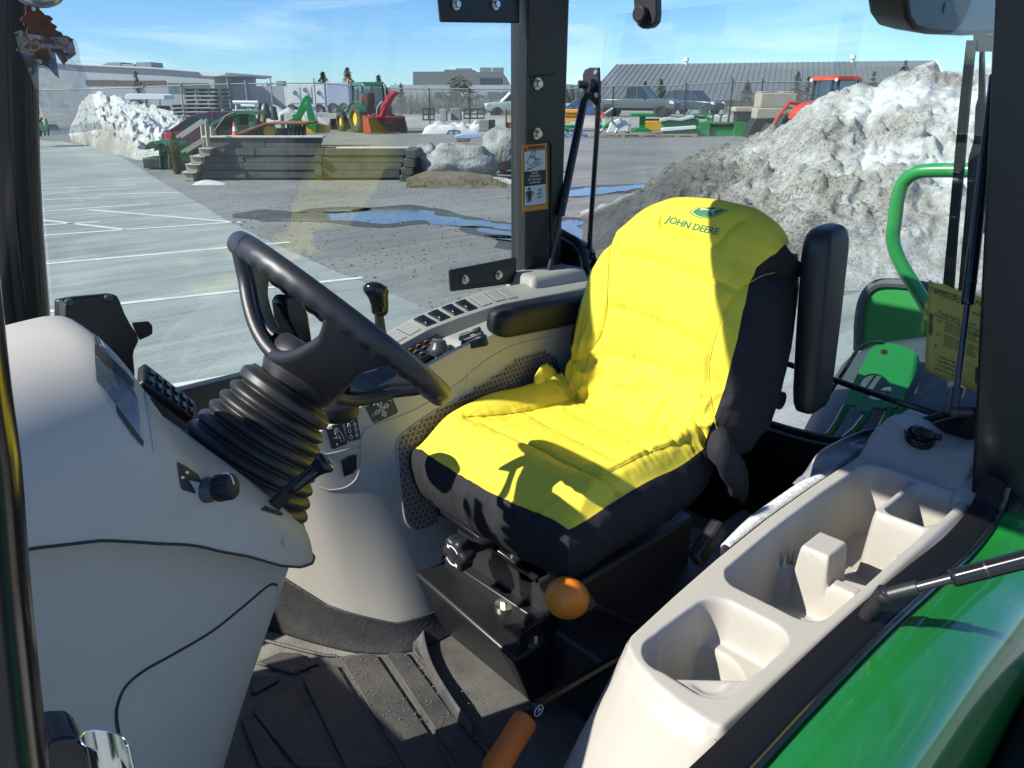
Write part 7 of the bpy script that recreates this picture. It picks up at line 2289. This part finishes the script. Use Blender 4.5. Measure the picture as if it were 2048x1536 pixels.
vstrip(gb, DB + 1, [(960 + i * 7.2, 960 + i * 7.2 + 6.2) for i in range(6)], 156, 168, M['far_glass'], 'window', -.08)
vstrip(gb, DB, [(976, 1000), (1004, 1022), (870, 890), (900, 918)], 184, 196, M['greenglass'], 'window', -.08)
DB = 104
wh = thing('warehouse', 'long warehouse with a ribbed grey metal roof and two round vents', 'building', gpos(1540, DB))
def wpt(px, py, D): return deep(px, py, D)
r0, r1 = wpt(1233, 129, DB + 10), wpt(1872, 121, DB + 10)
e0, e1_ = wpt(1170, 204, DB - 1), wpt(1912, 198, DB - 1)
e0.z = e1_.z = (e0.z + e1_.z) / 2
M['roof_metal'] = mat('grey_roof_metal', (.20, .21, .215), .5, .2, var=.07, vscale=.2)
me_pan = None
npan = 62
for i in range(npan):
    f0, f1 = i / npan, (i + 1) / npan
    a, b, c, d = e0.lerp(e1_, f0), e0.lerp(e1_, f1), r0.lerp(r1, f1), r0.lerp(r1, f0)
    m = MB(); w = .12
    x = (b - a).normalized()
    nrm = (b - a).cross(d - a).normalized()
    if nrm.z < 0: nrm = -nrm
    m.add([a, b, c, d, a + nrm * .07, a + x * .10 + nrm * .07, d + x * .10 + nrm * .07, d + nrm * .07, a + x * .16, d + x * .16], [(8, 1, 2, 9), (4, 5, 6, 7), (0, 4, 7, 3), (5, 8, 9, 6), (0, 8, 5, 4)])
    m.build('roof_panel', M['roof_metal'], wh, smooth=0, fix=False)
bk0, bk1 = wpt(1233, 129, DB + 10) + F2 * 12, wpt(1872, 121, DB + 10) + F2 * 12
bk0.z = bk1.z = e0.z
m = MB(); m.add([r0, r1, bk1, bk0, e0, e1_], [(0, 1, 2, 3), (4, 0, 3), (5, 2, 1)]); m.build('rear_roof', M['roof_metal'], wh, smooth=0)
m = MB(); g0, g1 = e0 + F2 * .8, e1_ + F2 * .8
P_ = [Vector((p.x, p.y, 0)) for p in (g0, g1, bk1, bk0)]; m.hexa(P_ + [Vector((p.x, p.y, e0.z - .05)) for p in (g0, g1, bk1, bk0)]); m.build('wall', M['clad_grey'], wh, smooth=0)
m = MB(); m.cyl(e1_ , r1, .18, n=5); m.build('gable_trim', M['white'], wh)
for px, py in ((1372, 127), (1705, 122)):
    p = wpt(px, py, DB + 10) - Vector((0, 0, .3)); m = MB(); m.cyl(p, p + Vector((0, 0, .7)), .25, n=10); m.cyl(p + Vector((0, 0, .6)), p + Vector((0, 0, 1.05)), .42, .30, n=12); m.build('roof_vent', M['white'], wh)
# trailers
for i, (x0, y0, x1, y1, D, lb) in enumerate(((572, 168, 652, 214, 72, 'white box trailer with faded pictures on its side behind the fence'), (655, 164, 700, 212, 69, 'plain pale lilac box trailer left of the green tractor'))):
    tr_ = thing('box_trailer', lb, 'trailer', gpos((x0 + x1) / 2, D), 'box trailers beyond the fence')
    bgbox('box', D, x0, y0, x1, y1, 2.4, M['white'] if i == 0 else mat('pale_lilac', (.42, .45, .58), .6), tr_, bev=.05)
    if i == 0:
        for q in ((580, 174, 601, 206), (606, 173, 624, 206), (630, 174, 650, 206)):
            bgbox('side_panel', D, *q, .05, M['far_white'], tr_, off=-.05)
        for q in ((592, 186), (612, 180), (640, 186)):
            c = deep(q[0], q[1], D - .06); m = MB(); m.sph(c, .32, 8, 6, (1, .1, .7)); m.build('printed_picture', mat('faded_print', (.40, .50, .46), .8, var=.3, vscale=2), tr_)
    for px in (x0 + 12, x1 - 12):
        wheel(tr_, deep(px, y1 + 6, D + .1), .5, .3, .3, M['steel'], -F2, 16)
bgbox('crate', 62, 553, 162, 566, 172, 1, M['hvac'], None)
tag(bpy.data.objects['crate'], 'dark grey crate standing above the fence line left of the trailers', 'crate')
bgbox('long_shed', 90, 452, 172, 575, 216, 5, M['clad'], None); tag(bpy.data.objects['long_shed'], 'low pale shed wall behind the fence between white building and trailers', 'shed')
# ---- fence
fe = thing('chain_link_fence', 'grey chain-link fence with dark posts across the back of the yard', 'fence', gpos(800, 52))
DF = 52
M['wire'] = None
wm = bpy.data.materials.new('chain_link'); wm.use_nodes = True
nt = wm.node_tree; N, L = nt.nodes, nt.links; N.clear()
out = N.new('ShaderNodeOutputMaterial'); df = N.new('ShaderNodeBsdfDiffuse'); df.inputs['Color'].default_value = (.16, .17, .17, 1); tp = N.new('ShaderNodeBsdfTransparent'); mx = N.new('ShaderNodeMixShader'); mx.inputs['Fac'].default_value = .22
L.new(tp.outputs[0], mx.inputs[1]); L.new(df.outputs[0], mx.inputs[2]); L.new(mx.outputs[0], out.inputs['Surface'])
rail = [(40, 181), (190, 178), (340, 172), (455, 168), (640, 166), (784, 177), (930, 178), (1120, 178), (1240, 172), (1345, 171), (1463, 164), (1540, 164), (1640, 164), (1780, 163), (1900, 163)]
rp_ = [deep(x, y, DF) for x, y in rail]
m = MB(); m.tube(rp_, .035, 5); m.build('top_rail', M['steel'], fe)
m = MB(); V = [p for p in rp_] + [Vector((p.x, p.y, .05)) for p in rp_]; n_ = len(rp_)
m.add(V, [(i, i + 1, n_ + i + 1, n_ + i) for i in range(n_ - 1)]); m.build('wire_mesh', wm, fe, smooth=0)
for px, py in ((60, 174), (285, 168), (360, 166), (454, 156), (490, 160), (540, 156), (627, 156), (770, 172), (858, 176), (938, 176), (1128, 172), (1227, 172), (1373, 165), (1466, 155), (1526, 157), (1640, 158)):
    p = deep(px, py, DF - .05); q = Vector((p.x, p.y, 0)); m = MB(); m.cyl(q, p, .042, n=6); m.build('post', M['far_black'] if px > 800 else M['steel'], fe)
# ---- trees
def tree_at(px, ytop, D, r, n, mt, label, seed, size=.5):
    b = gpos(px, D); h = deep(px, ytop, D).z
    return leafy('spruce_tree', b, h, r, ([0, .15, .3, .6, 1], [.6, 1, .9, .5, .04]), n, size, mt, .18, label, 'tree', 'spruce trees behind the yard', seed)
tree_at(658, 141, 110, 2.6, 900, M['spruce'], 'spruce tree above the white trailers', 1)
tree_at(706, 132, 105, 2.4, 900, M['spruce2'], 'tallest spruce tree, right above the green tractor roof', 2)
tree_at(765, 147, 108, 1.8, 700, M['spruce'], 'slim spruce tree right of the green tractor cab', 3)
tree_at(808, 163, 92, 1.0, 400, M['spruce2'], 'thin small conifer before the office building', 4, .35)
tree_at(296, 138, 80, 1.3, 500, M['spruce2'], 'thin yellowish conifer before the white building', 5, .35)
tree_at(1283, 160, 84, 1.3, 450, M['spruce2'], 'small conifer above the grey pickup cab', 6, .4)
tree_at(1314, 156, 84, 1.5, 500, M['spruce'], 'conifer before the warehouse above the pickup hood', 7, .4)
tree_at(1578, 140, 84, 1.6, 500, M['spruce2'], 'yellowish conifer left of the orange tractor', 8, .4)
tree_at(1482, 158, 84, 1.5, 450, M['spruce2'], 'bushy conifer behind the right fence posts', 9, .4)
tree_at(1783, 117, 84, 1.7, 700, M['spruce'], 'dark spruce tree above the snow bank', 10, .4)
tree_at(1600, 150, 86, 1.2, 350, M['spruce2'], 'thin conifer directly left of the orange cab roof', 11, .4)
tree_at(1725, 140, 86, 1.3, 350, M['spruce2'], 'thin yellowish conifer right of the orange cab', 12, .4)
tree_at(1912, 126, 84, 1.6, 500, M['spruce2'], 'conifer tip rising over the right end of the snow bank', 13, .4)
b = gpos(922, 78); leafy('pine_tree', b, deep(922, 148, 78).z, 2.6, ([0, .2, .5, .8, 1], [.5, .9, 1, .8, .3]), 1100, .5, M['spruce2'], .15, 'wide bushy pine tree before the office building', 'tree', 'spruce trees behind the yard', 21)
def bare(px, ytop, D, label, seed, spread=.5, dens=5):
    b = gpos(px, D); h = deep(px, ytop, D).z
    t = thing('bare_tree', label, 'tree', b, 'bare trees behind the yard')
    rr_ = random.Random(seed); m = MB(); tw_ = MB()
    def br(p, d, L_, r, lev):
        q = p + d * L_
        (m if lev < 2 else tw_).cyl(p, q, r, r * .55, n=4, cap=False)
        if lev >= dens: return
        for k in range(rr_.choice((2, 3))):
            e = (d + Vector((rr_.uniform(-1, 1), rr_.uniform(-1, 1), rr_.uniform(-.1, .5))) * spread).normalized()
            br(p.lerp(q, rr_.uniform(.65, 1)), e, L_ * rr_.uniform(.6, .8), r * .55, lev + 1)
    br(b, Vector((0, 0, 1)), h * .32, h * .014, 0)
    m.build('trunk', M['twig'], t); tw_.build('twigs', M['twig'], t, smooth=0)
bare(178, 96, 100, 'bare leafless tree above the far left white building', 1, .6)
bare(860, 150, 88, 'pale bare tree in front of the office building', 2, .6)
bare(886, 146, 90, 'bare leafless tree left of the bushy pine', 3, .6)
bare(760, 148, 120, 'faint bare tree behind the slim spruce', 4, .6)
for i, (px, yt) in enumerate(((955, 170), (1500, 118), (1540, 120), (1600, 160), (1900, 118), (836, 182), (980, 178))):
    bare(px, yt, 82 if yt > 140 else 118, ['bare grey shrub right of the bushy pine', 'tall bare twigs above the warehouse ridge, left of two', 'tall bare twigs above the warehouse ridge, right of two', 'bare brown saplings in front of the warehouse roof', 'bare twigs over the right end of the snow bank', 'low bare bush at the foot of the office building', 'low bare bush behind the silver car'][i], 10 + i, .55, 5)
# brush strip behind the fence: one mass
m = MB(); rnd = random.Random(31)
for k in range(2400):
    px = rnd.uniform(780, 1030) if k < 1300 else rnd.uniform(1440, 1900)
    D = rnd.uniform(63, 76); b = gpos(px, D); h = rnd.uniform(.8, 2.3)
    m.cyl(b, b + Vector((rnd.uniform(-.35, .35), rnd.uniform(-.35, .35), h)), .03, .008, n=3, cap=False)
tag(m.build('brush', M['twig'], None, smooth=0, fix=False), 'bare grey brush growing along the fence', 'brush', kind='stuff')
# hills on the horizon
rows = []
for a in np.linspace(-500, 2600, 60):
    p = deep(a, 300, 1100); p.z = 0
    h = 8 + 14 * abs(noise.noise(Vector((a * .004, 0, 0)))) + 4 * noise.noise(Vector((a * .02, 3, 0)))
    rows.append([tuple(p), tuple(p + Vector((0, 0, h))), tuple(p + F2 * 250 + Vector((0, 0, h * .8)))])
tag(grid_mesh('hills', np.array(rows), mat('distant_hill', (.10, .13, .16), .95), None), kind='structure')
# tree line, a far mass
m = MB()
for k in range(700):
    px = rnd.uniform(-200, 2300); D = rnd.uniform(170, 240); b = gpos(px, D); h = rnd.uniform(2.5, 4.8)
    m.cyl(b, b + Vector((0, 0, h)), .9, .05, n=5, cap=False)
tag(m.build('tree_line', M['spruce'], None, smooth=0, fix=False), 'far dark tree line behind the buildings', 'woods', kind='stuff')

# ---- yard things, left part
arch = thing('green_bucket', 'green curved bucket of three shells beside the cedar shrub', 'loader bucket', gpos(335, 23.5))
for i, x0 in enumerate((291, 309, 327)):
    prof = [(x0 + 15 - 16 * math.cos(a), 303 + i * 2 - 21 * math.sin(a)) for a in np.linspace(.25, 1.57, 9)] + [(x0 + 15 + 13 * math.sin(a), 303 + i * 2 - 21 * math.cos(a)) for a in np.linspace(.2, 1.4, 7)] + [(x0 + 29, 318), (x0 + 30, 336)]
    rings = []
    for px, py in prof:
        p = deep(px, py, 23.5 - i * .12); q = p + F2 * 1.1
        rings.append([p, q, q - Vector((.0, 0, .03)) - RT * .03, p - Vector((0, 0, .03)) - RT * .03])
    m = MB(); m.loft(rings); m.build('shell', M['green_flat'], arch, smooth=50)
bgbox('bucket_base', 23.6, 287, 316, 350, 337, .9, M['far_black'], arch, bev=.03)
# green loader, backhoe, ramp, cone
gl2 = thing('green_loader', 'dark green curved loader frame parked in front of the maroon car', 'loader', gpos(460, 25.5))
m = MB(); rings = []
for f in np.linspace(0, 1, 14):
    px = 422 + 92 * f; py = 246 - 25 * math.sin(min(1, f * 1.15) * math.pi * .62)
    p = deep(px, py, 25.5); rings.append([p, p + F2 * .9, p + F2 * .9 - Vector((0, 0, .10)), p - Vector((0, 0, .10))])
m.loft(rings); m.build('curved_frame', M['green_dark'], gl2, smooth=40)
for q in ((424, 248, 434, 274), (470, 232, 478, 272), (500, 230, 512, 272), (440, 250, 500, 268)):
    bgbox('leg' if q[2] - q[0] < 20 else 'deck', 25.6, *q, .25, M['green_dark'] if q[2] - q[0] < 20 else M['far_black'], gl2, bev=.02)
m = MB(); m.tube([deep(430, 262, 25.3), deep(452, 232, 25.3), deep(470, 225, 25.3)], .04, 6); m.build('hose', M['far_black'], gl2)
for px in (516, 528):
    bar((px, 258), (px + 4, 206), 30, .06, M['far_black'], gl2, 'mast')
bk2 = thing('backhoe', 'green backhoe arm folded up left of the green tractor', 'backhoe', gpos(612, 34))
def arm(pts, w, D, mt, parent, name):
    L_ = [deep(x, y, D) for x, y in pts]; n = len(L_); m = MB()
    m.add(L_ + [p + F2 * w for p in L_], [tuple(range(n)), tuple(range(2 * n - 1, n - 1, -1))] + [(i, (i + 1) % n, n + (i + 1) % n, n + i) for i in range(n)]); return m.build(name, mt, parent, bev=.02)
arm([(588, 236), (594, 222), (606, 194), (613, 190), (622, 199), (620, 206), (608, 222), (598, 240)], .35, 34, M['green_flat'], bk2, 'boom')
arm([(609, 206), (618, 203), (632, 246), (634, 262), (624, 264), (616, 240)], .3, 33.9, M['green_flat'], bk2, 'stick')
arm([(602, 246), (624, 244), (650, 252), (652, 266), (612, 268), (600, 258)], .8, 34.2, M['yel'], bk2, 'bucket')
arm([(576, 240), (592, 232), (600, 250), (592, 270), (574, 270)], .7, 34.3, M['green_dark'], bk2, 'base')
for px in (560, 584):
    arm([(px, 230), (px + 5, 228), (px + 9, 268), (px + 2, 268)], .2, 34.5, M['green_dark'], bk2, 'stabiliser')
for i, (px, py, mt_) in enumerate(((524, 222, M['yel']), (534, 212, M['far_black']), (548, 215, M['far_black']))):
    p = deep(px, py + 12, 33); m = MB(); m.cyl(p - Vector((0, 0, .25)), p + Vector((0, 0, .28)), .16, .10, n=10); tag(m.build('marker_post', mt_, None), ['short yellow marker post beside the backhoe', 'short black marker post left of the backhoe', 'black marker post touching the backhoe'][i], 'marker post')
rmp = thing('rusty_ramp', 'rusty steel ramp standing on the timber wall with dark legs', 'ramp', gpos(545, 24))
arm([(474, 268), (478, 264), (530, 245), (612, 245.5), (612, 249), (532, 249), (482, 269)], 1.6, 24, M['rust'], rmp, 'deck')
for px in (576, 584, 592, 600, 608):
    bgbox('leg', 24.1, px, 249, px + 4.5, 275, .08, M['far_black'], rmp)
for px in (504, 516, 556):
    bgbox('leg', 24.2, px, 256, px + 4, 275, .08, M['far_black'], rmp)
c = deep(538, 263, 24.3); m = MB(); m.cyl(c, c + F2 * .2, .19, n=20); m.build('yellow_hub', M['yel'], rmp, bev=.03)
m = MB(); m.hexa([deep(x, y, 24.25) for x, y in ((500, 276), (612, 276), (612, 276), (500, 276))] + [deep(x, y, 25.4) for x, y in ((500, 272), (612, 272), (612, 252), (500, 262))]); m.build('back_plate', M['far_black'], rmp)
cn = thing('traffic_cone', 'orange traffic cone with a white band on the timber wall', 'traffic cone', deep(471, 270, 21.5))
c = deep(471, 271, 21.5); hc = deep(471, 244, 21.5).z - c.z
for i, (a, b, mt_) in enumerate(((0, .34, M['smv']), (.34, .68, M['far_white']), (.68, 1.0, M['smv']))):
    ra, rb_ = .085 - .065 * a, .085 - .065 * b; m = MB(); m.cyl(c + Vector((0, 0, hc * a)), c + Vector((0, 0, hc * b)), ra, rb_, n=14); m.build('cone_band', mt_, cn)
m = MB(); m.box(c, (.22, .22, .03)); m.build('base', M['smv'], cn)
# pallets
def pallet(base, mt, label, group, w=1.2, dp=1.0):
    t = thing('pallet', label, 'pallet', base, group)
    T = Matrix.Translation(base) @ Matrix.Rotation(CAMROT, 4, 'Z')
    for i in range(4):
        m = MB(); m.box((0, (i - 1.5) * dp / 3.5, .125), (w, .12, .022), 0, T); m.build('board', mt, t, smooth=0)
    for i in range(3):
        m = MB(); m.box(((i - 1) * w * .45, 0, .06), (.09, dp, .09), 0, T); m.build('stringer', mt, t, smooth=0)
    return t
rnd = random.Random(6)
rown = ['bottom', 'second', 'third', 'fourth', 'fifth', 'sixth', 'seventh', 'eighth', 'ninth', 'tenth', 'eleventh', 'twelfth', '']
for col in range(3):
    for k in range(13 if col else 9):
        p = gpos(388 + col * 27, 40 + rnd.uniform(-.1, .1)); p.z = k * .185
        p += RT * rnd.uniform(-.05, .05)
        pallet(p, M['pallet_dark'], ('%s grey pallet in the %s stack behind the maroon car' % (rown[k] if k < (13 if col else 9) - 1 else 'topmost', ('left', 'middle', 'right')[col])), 'stacked grey pallets')
# cart roof, pipes, implements at the left
ct_ = thing('utility_cart', 'utility cart with a rounded white roof behind the left snow bank', 'cart', gpos(290, 46))
arm([(249, 197), (251, 190), (258, 187.5), (320, 188), (328, 191), (330, 198), (326, 199), (254, 199)], 1.3, 46, M['far_white'], ct_, 'roof')
for px in (262, 294, 320):
    bar((px, 198), (px, 222), 46.1, .03, M['far_black'], ct_, 'post')
bgbox('body', 46, 258, 212, 326, 232, 1.3, M['far_black'], ct_, bev=.1)
pr_ = thing('pipe_rack', 'white pipe rails behind the maroon car roof', 'pipe rack', gpos(490, 38))
bar((466, 204.5), (516, 205), 38, .08, M['far_white'], pr_, 'pipe', 8); bar((482, 211), (516, 212), 38.3, .06, M['far_white'], pr_, 'pipe', 8); bar((472, 205), (473, 222), 38.1, .05, M['far_white'], pr_, 'upright', 8); bar((512, 205), (512, 222), 38.1, .05, M['far_white'], pr_, 'upright', 8)
im = thing('green_implement', 'dark green implement frame at the far left beside the black post', 'implement', gpos(75, 34))
rnd = random.Random(2)
for k in range(14):
    a = (rnd.uniform(52, 96), rnd.uniform(215, 258)); b = (a[0] + rnd.uniform(-16, 16), a[1] + rnd.uniform(8, 24))
    bar(a, b, 34 + rnd.uniform(-.4, .4), .05, M['green_dark'] if k % 3 else M['far_black'], im, 'strut')
bgbox('frame', 34, 50, 250, 98, 262, .8, M['green_dark'], im, bev=.03)
# ---- yard things, middle part right of the snowblower
def cage(name, label, cat, x0, y0, x1, y1, D, mt, nx=3):
    t = thing(name, label, cat, gpos((x0 + x1) / 2, D))
    for i in range(nx):
        px = x0 + (x1 - x0) * i / (nx - 1)
        bar((px, y0), (px, y1), D, .035, mt, t, 'upright'); bar((px, y0 - 1), (px, y1 - 1), D + .9, .035, mt, t, 'upright')
    for y in (y0, (y0 + y1) / 2, y1 - 1):
        bar((x0, y), (x1, y), D, .035, mt, t, 'rail'); bar((x0, y - 1), (x1, y - 1), D + .9, .035, mt, t, 'rail')
    return t
cage('steel_rack', 'low black steel rack right of the red snowblower', 'rack', 846, 218, 868, 241, 44, M['far_black'])
cage('steel_rack', 'open black steel rack standing in front of the long snow patch', 'rack', 928, 219, 968, 238, 50, M['far_black'], 4)
bgbox('steel_cabinet', 47, 880, 218, 893, 243, .9, M['steel'], None, bev=.03); tag(bpy.data.objects['steel_cabinet'], 'pale grey narrow steel cabinet, left of two', 'cabinet', 'grey cabinets in the yard')
bgbox('steel_cabinet', 48, 902, 217, 922, 241, .9, M['hvac'], None, bev=.03); tag(bpy.data.objects['steel_cabinet.001'], 'wider blue-grey steel cabinet, right of two', 'cabinet', 'grey cabinets in the yard')
bx_ = thing('skid_box', 'dark grey steel box on a wooden pallet near the black post', 'box', gpos(968, 44))
bgbox('box', 44, 958, 240, 978, 261, .6, M['hvac'], bx_, bev=.02); bgbox('box_end', 44.05, 978.3, 240, 990, 262, .7, M['far_black'], bx_, bev=.02); bgbox('skid', 43.9, 956, 261.5, 984, 264.5, .8, M['pallet'], bx_)
rk = thing('rusty_post', 'rusty steel post and plate beside the black cab post', 'post', gpos(1014, 41))
bar((1012, 218), (1012, 270), 41, .05, M['rust'], rk, 'post'); bgbox('plate', 41, 1012, 245, 1024, 270, .3, M['rust'], rk)
bl_ = thing('blue_tarp_board', 'board under a light blue tarp lying above the boulder', 'board', deep(925, 276, 26))
arm([(909, 272), (925, 268), (960, 269), (968, 274), (940, 278), (912, 277)], 1.0, 26, mat('pale_blue_tarp', (.30, .40, .60), .5), bl_, 'tarp'); arm([(912, 277), (940, 278), (938, 284), (913, 284)], .8, 26, M['rust'], bl_, 'board')
# ---- row of implements for sale at the right
D4 = depth_of(273)
bb_ = thing('box_scraper', 'green box scraper with three front plates at the end of the implement row', 'box blade', gpos(1442, D4))
bgbox('side_plate', D4, 1396, 247, 1419, 276, .9, M['green_flat'], bb_, bev=.02); bgbox('side_plate', D4, 1467, 247, 1491, 276, .9, M['green_flat'], bb_, bev=.02)
bgbox('blade', D4 + .15, 1420, 254, 1466, 276, .1, M['green_flat'], bb_, bev=.02); bgbox('top_beam', D4, 1396, 244, 1492, 247.5, .5, M['green_flat'], bb_, bev=.02); bgbox('back', D4 + .5, 1400, 248, 1488, 274, .1, M['far_black'], bb_)
for px in (1424, 1440, 1456):
    bar((px, 244), (px + 3, 228), D4 + .3, .05, M['far_black'], bb_, 'hitch_bar')
sp2 = thing('snow_plow', 'green plow with a shiny white snow covered edge on pallets', 'snow plow', gpos(1358, D4))
m = MB(); rings = []
for a in np.linspace(0, 1.4, 9):
    y = 270 - 32 * math.sin(a); d = .5 * (1 - math.cos(a))
    rings.append([deep(1322, y, D4 + d), deep(1398, y - 3, D4 + d), deep(1398, y - 3, D4 + d + .06), deep(1322, y, D4 + d + .06)])
m.loft(rings); m.build('moldboard', M['green_flat'], sp2, smooth=40)
arm([(1320, 239), (1342, 234), (1362, 237), (1388, 230), (1389, 236), (1362, 242), (1340, 240), (1321, 244)], .5, D4 - .1, M['snow'], sp2, 'snow_edge'); arm([(1324, 256), (1392, 251), (1393, 258), (1324, 263)], .25, D4 - .25, M['far_white'], sp2, 'cutting_edge')
gs_ = thing('green_stand', 'green implement stand with a flat top and round foot', 'stand', gpos(1284, D4))
bgbox('top', D4, 1262, 227, 1310, 233, .6, M['green_flat'], gs_, bev=.02); bgbox('column', D4 + .2, 1279, 233, 1290, 256, .25, M['green_flat'], gs_, bev=.02); arm([(1262, 264), (1274, 256), (1296, 256), (1306, 264)], .7, D4, M['green_flat'], gs_, 'foot')
yp = thing('yellow_plow', 'low yellow plow blade behind the green implement stand', 'plow', gpos(1308, D4 + 3)); bgbox('blade', D4 + 3, 1286, 242, 1330, 262, .3, M['yel'], yp, bev=.03); bgbox('frame', D4 + 3.3, 1290, 238, 1320, 243, .5, M['far_black'], yp)
yp = thing('yellow_bin', 'yellow bin beside the black post of the cab', 'bin', gpos(1142, D4 + 6))
arm([(1128, 244), (1128, 219), (1156, 219), (1158, 240), (1140, 243)], 1.0, D4 + 6, M['yel'], yp, 'shell')
for y in (225, 231): bgbox('rib', D4 + 5.95, 1129, y, 1156, y + 1.2, .1, M['rust'], yp)
wf2 = thing('white_frame', 'white folded plow frame with silver arms in the implement row', 'plow frame', gpos(1240, D4))
arm([(1214, 265), (1222, 246), (1238, 238), (1258, 240), (1262, 262)], .5, D4 + .3, M['far_white'], wf2, 'panel')
for a, b in (((1222, 240), (1236, 256)), ((1240, 238), (1258, 252)), ((1236, 256), (1230, 266)), ((1258, 252), (1254, 264))):
    bar(a, b, D4, .06, M['steel'], wf2, 'arm')
for i, (x, lb) in enumerate(((1140, 'tangled dark green implement frame beside the blue pallet'), (1212, 'green hay fork frame behind the thin gas strut'), (1236, 'green spiked implement frame left of the green stand'), (1400, 'green and grey three point hitch frame above the box blade'))):
    t = thing('implement_frame', lb, 'implement', gpos(x, D4 + .8), 'implements lined up for sale')
    rnd = random.Random(40 + i); base_y = 262 if i < 3 else 244
    for k in range(11):
        a = (x + rnd.uniform(-18, 20), base_y - rnd.uniform(0, 32 if i else 20)); b = (a[0] + rnd.uniform(-16, 16), min(base_y + 4, a[1] + rnd.uniform(-6, 18)))
        bar(a, b, D4 + .8 + rnd.uniform(-.3, .3), rnd.uniform(.04, .08), M['green_flat'] if k % 4 else M['steel'], t, 'bar')
    bgbox('beam', D4 + .8, x - 16, base_y - 12, x + 18, base_y - 6, .3, M['green_dark'], t, bev=.02)
mk = thing('marker_cone', 'small white and orange marker cone in the implement row', 'traffic cone', gpos(1208, D4 - 1)); bgbox('cone', D4 - 1, 1204, 227, 1209, 250, .12, M['far_white'], mk); bgbox('band', D4 - 1.02, 1203, 224, 1208, 235, .1, M['smv'], mk)
bar((1206, 229), (1226, 216), D4, .05, M['far_white'], mk, 'pole')
p = gpos(1150, D4 - .5); pallet(p, M['blue'], 'blue pallet at the left end of the implement row', None)
for i, (x, lb) in enumerate(((1205, 'bare wooden pallet beneath the hay fork frame'), (1280, 'wooden pallet under the round foot of the green stand'), (1352, 'wooden pallet under the green plow'))):
    pallet(gpos(x, D4 - .6), M['pallet'], lb, 'wooden pallets under the implements', 2.0 if i else 1.5)
bu = thing('black_bucket', 'black loader bucket right of the green box blade', 'loader bucket', gpos(1525, D4 - 1)); arm([(1492, 276), (1506, 246), (1512, 238), (1570, 236), (1574, 276)], 1.0, D4 - 1, M['far_black'], bu, 'shell')
for i, (q, D, lb) in enumerate((((1520, 186, 1592, 216, 1.4), 50, 'large tan concrete block with notched top left of the orange tractor'), ((1470, 214, 1512, 224, 1.0), 49, 'flat tan concrete slab left of the block stack'), ((1512, 216, 1572, 238, 1.2), 48, 'lower tan concrete block under the large notched one'))):
    t = thing('concrete_block', lb, 'concrete block', gpos((q[0] + q[2]) / 2, D), 'tan concrete blocks')
    bgbox('block', D, *q, M['block'], t, bev=.06)
    if i == 0:
        for x in (1522, 1566): bgbox('lug', D + .1, x, 183, x + 22, 186, 1.1, M['block'], t, bev=.03)
    bgbox('plinth', D + .05, q[0] + 2, q[3], q[2] - 2, 262, q[4] * .9, M['block'] if i != 1 else M['far_black'], t)
